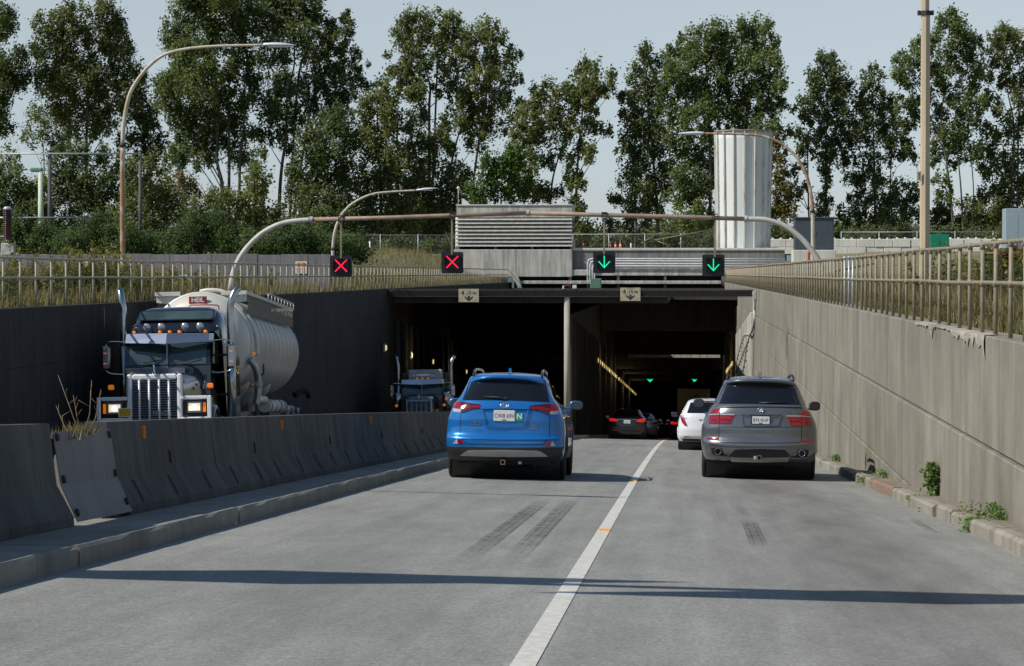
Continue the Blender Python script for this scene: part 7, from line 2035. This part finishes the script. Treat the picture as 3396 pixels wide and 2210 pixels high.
    if lights:
        for x in (-.56, -.23, .30, .64):
            M0 = Matrix.Translation((x, 2.4, 2.985)) @ Matrix.Rotation(R(90), 4, 'X')
            mb = MB(); mb.lathe([(.0, -.1), (.07, -.08), (.088, -.01), (.088, .0)], 16, M0, caps=False); mb.tube([(x, 2.43, 2.86), (x, 2.43, 2.92)], .02, 6); sp = mb.build('spot_lamp', 'visor_steel', root, world=False)
            mb = MB(); mb.lathe([(.086, .001), (.06, .02), (0, .028)], 16, M0, caps=False); mb.build('spot_glass', 'spot_glass', sp, world=False)
    if sleeper:
        mb = MB(); vs = []
        ss = [(2.62, .93, 2.87, 2.88), (3.0, 1.05, 2.6, 3.14), (3.28, 1.10, 1.0, 3.36), (3.42, 1.12, .95, 3.45), (3.7, 1.13, .9, 3.49), (5.3, 1.13, .9, 3.49)]
        n = 17
        for (y, w, zb, zt) in ss:
            for i in range(n):
                a = math.pi * i / (n - 1); ca, sa = math.cos(a), math.sin(a); e = 2 / 6.0
                vs.append((w * math.copysign(abs(ca) ** e, ca), y, zb + (zt - zb) * abs(sa) ** e))
        mb.add(vs, [(k * n + i, k * n + i + 1, (k + 1) * n + i + 1, (k + 1) * n + i) for k in range(len(ss) - 1) for i in range(n - 1)] + [tuple(range(n)), tuple((len(ss) - 1) * n + i for i in range(n))[::-1]], True)
        mb.build('sleeper', paint, root, world=False)
        mb = MB(); o_ = []
        for (sx, sz, a0) in ((1, 1, 0), (-1, 1, 90), (-1, -1, 180), (1, -1, 270)):
            for a in (0, 45, 90): o_.append((sx * .78 + .06 * math.cos(R(a0 + a)), sz * .05 + .05 * math.sin(R(a0 + a))))
        sl2 = (3.38 - 3.02) / (3.40 - 3.16)
        def f_(a, b, d): return (a, 3.14 + b * sl2 * .95 - .03 + d, 3.275 + b)
        mb.prism(o_, f_, -.02, .10); sw = mb.build('sleeper_window', 'windshield', root, world=False)
        mb = MB(); mb.prism([(a * 1.04, b * 1.22) for a, b in o_], f_, -.008, .11); mb.build('window_frame', paint, sw, world=False)
    # stacks
    ys_ = 3.15 if sleeper else 3.3
    for s in (-1, 1):
        xs = 1.225
        st = T('exhaust_stack', 'stack_chrome', [(s * xs, ys_, 2.6), (s * xs, ys_, 3.45), (s * (xs + .0), ys_ + .02, 3.62), (s * (xs - .02), ys_ + .10, 3.80), (s * (xs - .04), ys_ + .24, 3.92)] if False else
               [(s * xs, ys_, 2.55), (s * xs, ys_, 3.1), (s * xs, ys_, 3.42), (s * xs + .03 * s, ys_ - .0, 3.6), (s * xs + .0 + (.10 if s > 0 else -.06), ys_ + .05, 3.78), (s * xs + (.18 if s > 0 else -.09), ys_ + .12, 3.88)], .082, 14, 5)
        T('heat_shield', 'stack_chrome', [(s * xs, ys_, .9), (s * xs, ys_, 2.56)], .105, 14, parent=st)
        B('stack_bracket', 'bolt', (s * .95, s * (xs - .05), ys_ - .03, ys_ + .03, 2.3, 2.36), (s * .95, s * (xs - .05), ys_ - .03, ys_ + .03, 1.4, 1.46), parent=st)
    # mirrors
    for s in (-1, 1):
        m_ = B('mirror', 'stack_chrome', (s * 1.30, s * 1.50, 1.86, 1.98, 2.00, 2.54), c=.045)
        T('mirror_arm', 'chrome', [(s * .95, 1.95, 2.62), (s * 1.25, 1.93, 2.64), (s * 1.38, 1.93, 2.60), (s * 1.40, 1.93, 2.5)], .016, 6, 4, parent=m_)
        T('mirror_arm', 'chrome', [(s * .95, 2.0, 1.90), (s * 1.25, 1.95, 1.92), (s * 1.38, 1.93, 1.97), (s * 1.40, 1.93, 2.04)], .016, 6, 4, parent=m_)
        for z in (2.15, 2.38): B('mirror_light', 'amber', (s * 1.37, s * 1.44, 1.845, 1.859, z - .012, z + .012), c=0, parent=m_)
    # lower body, tanks, steps
    B('chassis', 'seam', (-.45, .45, .9, 8.3, .55, .95), c=0)
    for s in (-1, 1):
        mb = MB(); mb.lathe([(.33, -.7), (.33, .7)], 20, Matrix.Translation((s * .92, 2.6, .62)) @ Matrix.Rotation(R(90), 4, 'X')); mb.build('fuel_tank', 'hub_alu', root, world=False)
        B('turn_lamp', 'amber', (s * 1.02, s * 1.15, .78, .86, 1.55, 1.66), c=.02)
        for yy in (6.7, 8.0):
            big_wheel(root, s * .98, yy, sg=s, w=.5)

root = road_root('tractor_truck', -11.24, 51.0, 2.7, 'black long-nose semi truck with white grille guard, headlights lit', 'truck')
TRK = ROOTM[root.name]
tractor(root, 'truck_black', 'visor_steel')
mb = MB(); mb.box(-.76, -.47, -.125, -.112, .95, 1.145, c=.004); o = mb.build('warning_plate', 'white_bar', root, world=False)
mb = MB(); mb.box(-.735, -.495, -.130, -.1255, .97, 1.13); mb.build('yellow_field', 'yellow_paint', o, world=False)
text_mesh('grille_emblem', 'MACK', .12, 'visor_steel', root, text_at((.16, -.012, 1.02)), .003, .002, world=False, sx=1.2)
mb = MB(); mb.tube([(-1.42, 1.93, 2.5), (-1.43, 1.95, 3.5)], .006, 5); mb.build('whip_antenna', 'bolt', root, world=False)
for i in range(5):
    mb = MB(); a, b = i % 2, i // 2
    mb.box(.86, .875, 1.25 + .16 * i, 1.33 + .16 * i, 1.55 + .08 * a, 1.63 + .08 * a); mb.build('checker_patch', 'tank_cream', root, world=False)

# ------------------------------------------------------------------ tank trailer
troot = bpy.data.objects.new('tank_trailer', None); COL.objects.link(troot)
tm = TRK @ Matrix.Translation((0, 6.5, 0)); troot.matrix_world = tm; ROOTM[troot.name] = tm
tag(troot, 'long white and grey dry-bulk tank trailer behind the black truck', 'trailer')
ZCn, RT = 2.72, 1.23
def ring(mb, prof, n=48, m=MB):
    mb.lathe(prof, n, Matrix.Translation((0, 0, ZCn)) @ Matrix.Rotation(R(-90), 4, 'X'), caps=False)
mb = MB(); ring(mb, [(.0, -.30), (.35, -.285), (.7, -.22), (1.0, -.08), (1.12, .02), (1.19, .14), (RT, .30), (RT, 1.0)]); mb.build('front_head', 'tank_cream', troot, world=False)
mb = MB(); ring(mb, [(RT, 1.0), (RT + .002, 2.0), (RT + .004, 9.8), (RT * .99, 10.6), (RT * .9, 11.3), (RT * .6, 11.55), (0, 11.65)]); mb.build('tank_shell', 'tank_alu', troot, world=False)
for y in (.30, 1.02): 
    mb = MB(); ring(mb, [(RT - .01, y - .05), (RT + .045, y - .04), (RT + .045, y + .04), (RT - .01, y + .05)]); mb.build('stiffener_ring', 'tank_cream', troot, world=False)
for i in range(10):
    y = 2.1 + i * .92; mb = MB()
    vs = []; n = 26
    for k in range(n):
        a = R(-20 + 220 * k / (n - 1)); vs += [(RT * math.cos(a) * (1 + e_), y + d_, ZCn + RT * math.sin(a) * (1 + e_)) for e_, d_ in ((-.005, -.04), (.018, -.02), (.018, .02), (-.005, .04))]
    mb.add(vs, [(k * 4 + j, (k + 1) * 4 + j, (k + 1) * 4 + j + 1, k * 4 + j + 1) for k in range(n - 1) for j in range(3)], True)
    mb.build('rib', 'tank_ring', troot, world=False)
# perforated catwalk with edge strips
for s in (-1, 1):
    mb = MB(); mb.add([(s * .52, .35, 3.955), (s * 1.1, .35, 3.955), (s * 1.1, 10.3, 3.955), (s * .52, 10.3, 3.955)], [(0, 1, 2, 3)]); mb.build('catwalk', 'perforated', troot, world=False)
    mb = MB(); mb.box(s * .50, s * 1.12, .30, .349, 3.90, 4.0, c=.008); mb.box(s * 1.101, s * 1.13, .35, 10.3, 3.91, 3.99, c=.006); mb.box(s * .50, s * 1.12, 10.301, 10.35, 3.90, 4.0, c=.008); mb.build('catwalk_edge', 'tank_cream', troot, world=False)
    mb = MB(); mb.add([(s * 1.115, .6, 3.9), (s * 1.115, 10.3, 3.9), (s * 1.10, 10.3, 3.45), (s * 1.10, .6, 3.45)], [(0, 1, 2, 3)])
    mb.build('catwalk_skirt', 'perforated_dark', troot, world=False)
    mb = MB(); mb.tube([(s * 1.13, 4.5, 4.12), (s * 1.13, 10.3, 4.12)], .022, 6)
    for y in np.linspace(4.5, 10.3, 9): mb.tube([(s * 1.13, y, 3.95), (s * 1.13, y, 4.12)], .016, 6)
    mb.build('guard_rail', 'tank_ring', troot, world=False)
    for y in (.4, 10.25):
        mb = MB(); mb.prism([(1.1, 3.9), (1.1, 3.75), (.72, 3.7), (.62, 3.9)], lambda a, b, d: (s * a, y + d, b), 0, .06); mb.build('catwalk_gusset', 'tank_cream', troot, world=False)
mb = MB(); mb.tube(smooth_path([(-.1, .9, 4.03), (.15, .85, 4.06), (.5, .82, 4.0), (.85, .8, 3.7), (1.1, .8, 3.35), (1.27, .8, 2.9), (1.30, .8, 2.4)], 5), .05, 10); mb.build('vapour_pipe', 'tank_cream', troot, world=False)
# HEIL plate, lettering
sx_ = .0
def face(x, z): return -.30 + .30 * ((x / 1.12) ** 2 + ((z - ZCn) / 1.12) ** 2) ** 1.3
mb = MB(); yy = face(-.05, 3.78) - .06; mb.box(-.23, .20, yy, yy + .05, 3.68, 3.86, c=.01); hp = mb.build('maker_plate', 'heil_red', troot, world=False)
text_mesh('lettering', 'HEIL', .15, 'white_paint', hp, text_at((-.015, yy - .004, 3.77)), .002, .004, world=False, sx=1.05)
yl = face(.1, 3.5) - .05
text_mesh('lettering', 'mac', .22, 'sign_ink', troot, text_at((.22, yl, 3.5)) @ Matrix.Rotation(R(-18), 4, 'X'), .003, .008, world=False, shear=.25, sx=1.2)
fr = MB()
fr.tube(smooth_path([(-.25, yl + .05, 3.38), (-.2, yl - .0, 3.62), (.0, yl - .0, 3.645), (.4, yl + .02, 3.64), (.5, yl + .06, 3.60), (.5, yl + .02, 3.4)], 4), .014, 6); fr.build('red_outline', 'num_red', troot, world=False)
mb = MB(); mb.box(-.50, .02, yl - .03, yl + .1, 3.50, 3.60, c=.02); mb.build('amber_beacon_bar', 'yellow_paint', troot, world=False)
text_mesh('lettering', '560', .17, 'num_red', troot, text_at((1.03, .02, 2.92)) @ Matrix.Rotation(R(38), 4, 'Y'), .003, .003, world=False)
# pipes, frame, landing gear, wheels
mb = MB(); mb.tube(smooth_path([(1.18, .2, 2.3), (1.3, .3, 2.1), (1.33, .5, 1.85), (1.33, .55, 1.5), (1.28, .55, 1.2)], 5), .085, 12); dn = mb.build('blower_pipe', 'hub_alu', troot, world=False)
mb = MB(); mb.tube([(1.33, .54, 1.62), (1.335, .52, 1.75)], .11, 12); mb.build('coupling', 'conduit', dn, world=False)
mb = MB(); mb.tube([(1.15, 1.0, 1.32), (1.15, 3.2, 1.32)], .11, 12)
mb.build('hose_tube', 'hub_alu', troot, world=False)
for k, (y0, y1, r, z) in enumerate(((3.4, 7.0, .17, 1.18), (7.3, 9.4, .11, 1.1))):
    mb = MB(); mb.tube([(1.12, y0, z), (1.12, y1, z)], r, 14); ht = mb.build('hose_tube', 'tank_cream' if k == 0 else 'hub_alu', troot, world=False)
    for y in np.linspace(y0 + .3, y1 - .3, 4):
        mb = MB(); mb.tube([(1.12, y, z), (1.12, y + .05, z)], r + .012, 14); mb.build('hose_strap', 'bolt', ht, world=False)
for y in (3.0, 5.2, 7.4):
    mb = MB(); mb.lathe([(.95, 2.2), (.75, 1.6), (.35, 1.15), (.14, .95), (.14, .8)], 24, Matrix.Translation((0, y, 0))); mb.build('hopper_cone', 'tank_alu', troot, world=False)
mb = MB(); mb.box(-.5, .5, .2, 2.4, 1.1, 1.35, c=.02); mb.box(-.48, .48, 2.4, 11.4, .95, 1.12, c=.02); mb.build('frame', 'seam', troot, world=False)
for s in (-1, 1):
    mb = MB(); mb.box(s * .8, s * .95, 2.6, 2.75, .35, 1.3, c=.02); mb.build('landing_leg', 'conduit', troot, world=False)
    for i, y in enumerate((8.2, 9.4, 10.6)):
        big_wheel(troot, s * .98, y, sg=s, w=.5)
        mb = MB(); an = np.linspace(10, 170, 14)
        vs = [(s * x, y + .62 * math.cos(R(a)), .52 + .62 * math.sin(R(a))) for a in an for x in (.70, 1.25)]
        mb.add(vs, [(2 * k, 2 * k + 1, 2 * k + 3, 2 * k + 2) for k in range(13)], True); mb.build('mudguard', 'hub_alu', troot, world=False)
    for k, (y, z) in enumerate(((.75, 2.45), (4.0, 1.75))):
        mb = MB(); x_ = math.sqrt(max(0, RT ** 2 - (z - ZCn) ** 2)); mb.box(s * (x_ - .02), s * (x_ + .05), y, y + .1, z - .04, z + .04, c=.015); mb.build('marker_light', 'amber', troot, world=False)
mb = MB(); mb.tube(smooth_path([(1.2, 1.6, 1.9), (1.33, 1.5, 1.95), (1.38, 1.3, 2.0), (1.4, 1.1, 2.2)], 4), .02, 6); mb.build('valve_handle', 'bolt', troot, world=False)
mb = MB(); mb.tube(smooth_path([(1.0, 11.3, 1.5), (1.2, 11.5, 1.62), (1.35, 11.6, 1.6), (1.38, 11.7, 1.45)], 4), .09, 10); mb.build('rear_elbow', 'seam', troot, world=False)

# ------------------------------------------------------------------ second truck, leaving the left tube
root = road_root('dump_truck', -10.55, 97.0, 1.2, 'dark long-nose dump truck coming out of the left tube', 'truck', scale=.90)
tractor(root, 'truck_dark', 'visor_pale', guard=False, sleeper=False, lights=False, grille_frame='visor_steel')
mb = MB(); mb.box(-1.15, 1.15, 4.0, 10.0, 1.2, 3.15, c=.04); mb.build('dump_body', 'truck_dark', root, world=False)
mb = MB(); mb.box(-.80, .80, 3.60, 3.99, 2.75, 3.30, c=.05); mb.build('headboard', 'tank_ring', root, world=False)
mb = MB(); mb.box(-.32, .32, 2.25, 2.5, 2.93, 3.06, c=.04); lb = mb.build('light_bar', 'white_bar', root, world=False)
for s in (-1, 1):
    mb = MB(); mb.box(s * .36, s * .55, 2.2, 2.4, 2.9, 3.02, c=.02); mb.build('work_lamp', 'lamp_clear', lb, world=False)
    mb = MB(); mb.lathe([(.19, 1.45), (.2, 2.1), (.12, 2.2)], 16, Matrix.Translation((s * 1.12, 1.75, 0))); mb.build('air_cleaner', 'stack_chrome', root, world=False)
mb = MB(); mb.lathe([(.06, 0), (.06, .05), (.03, .06)], 12, Matrix.Translation((1.13, 1.5, 1.9)) @ Matrix.Rotation(R(90), 4, 'X')); mb.build('turn_lamp', 'amber', root, world=False)
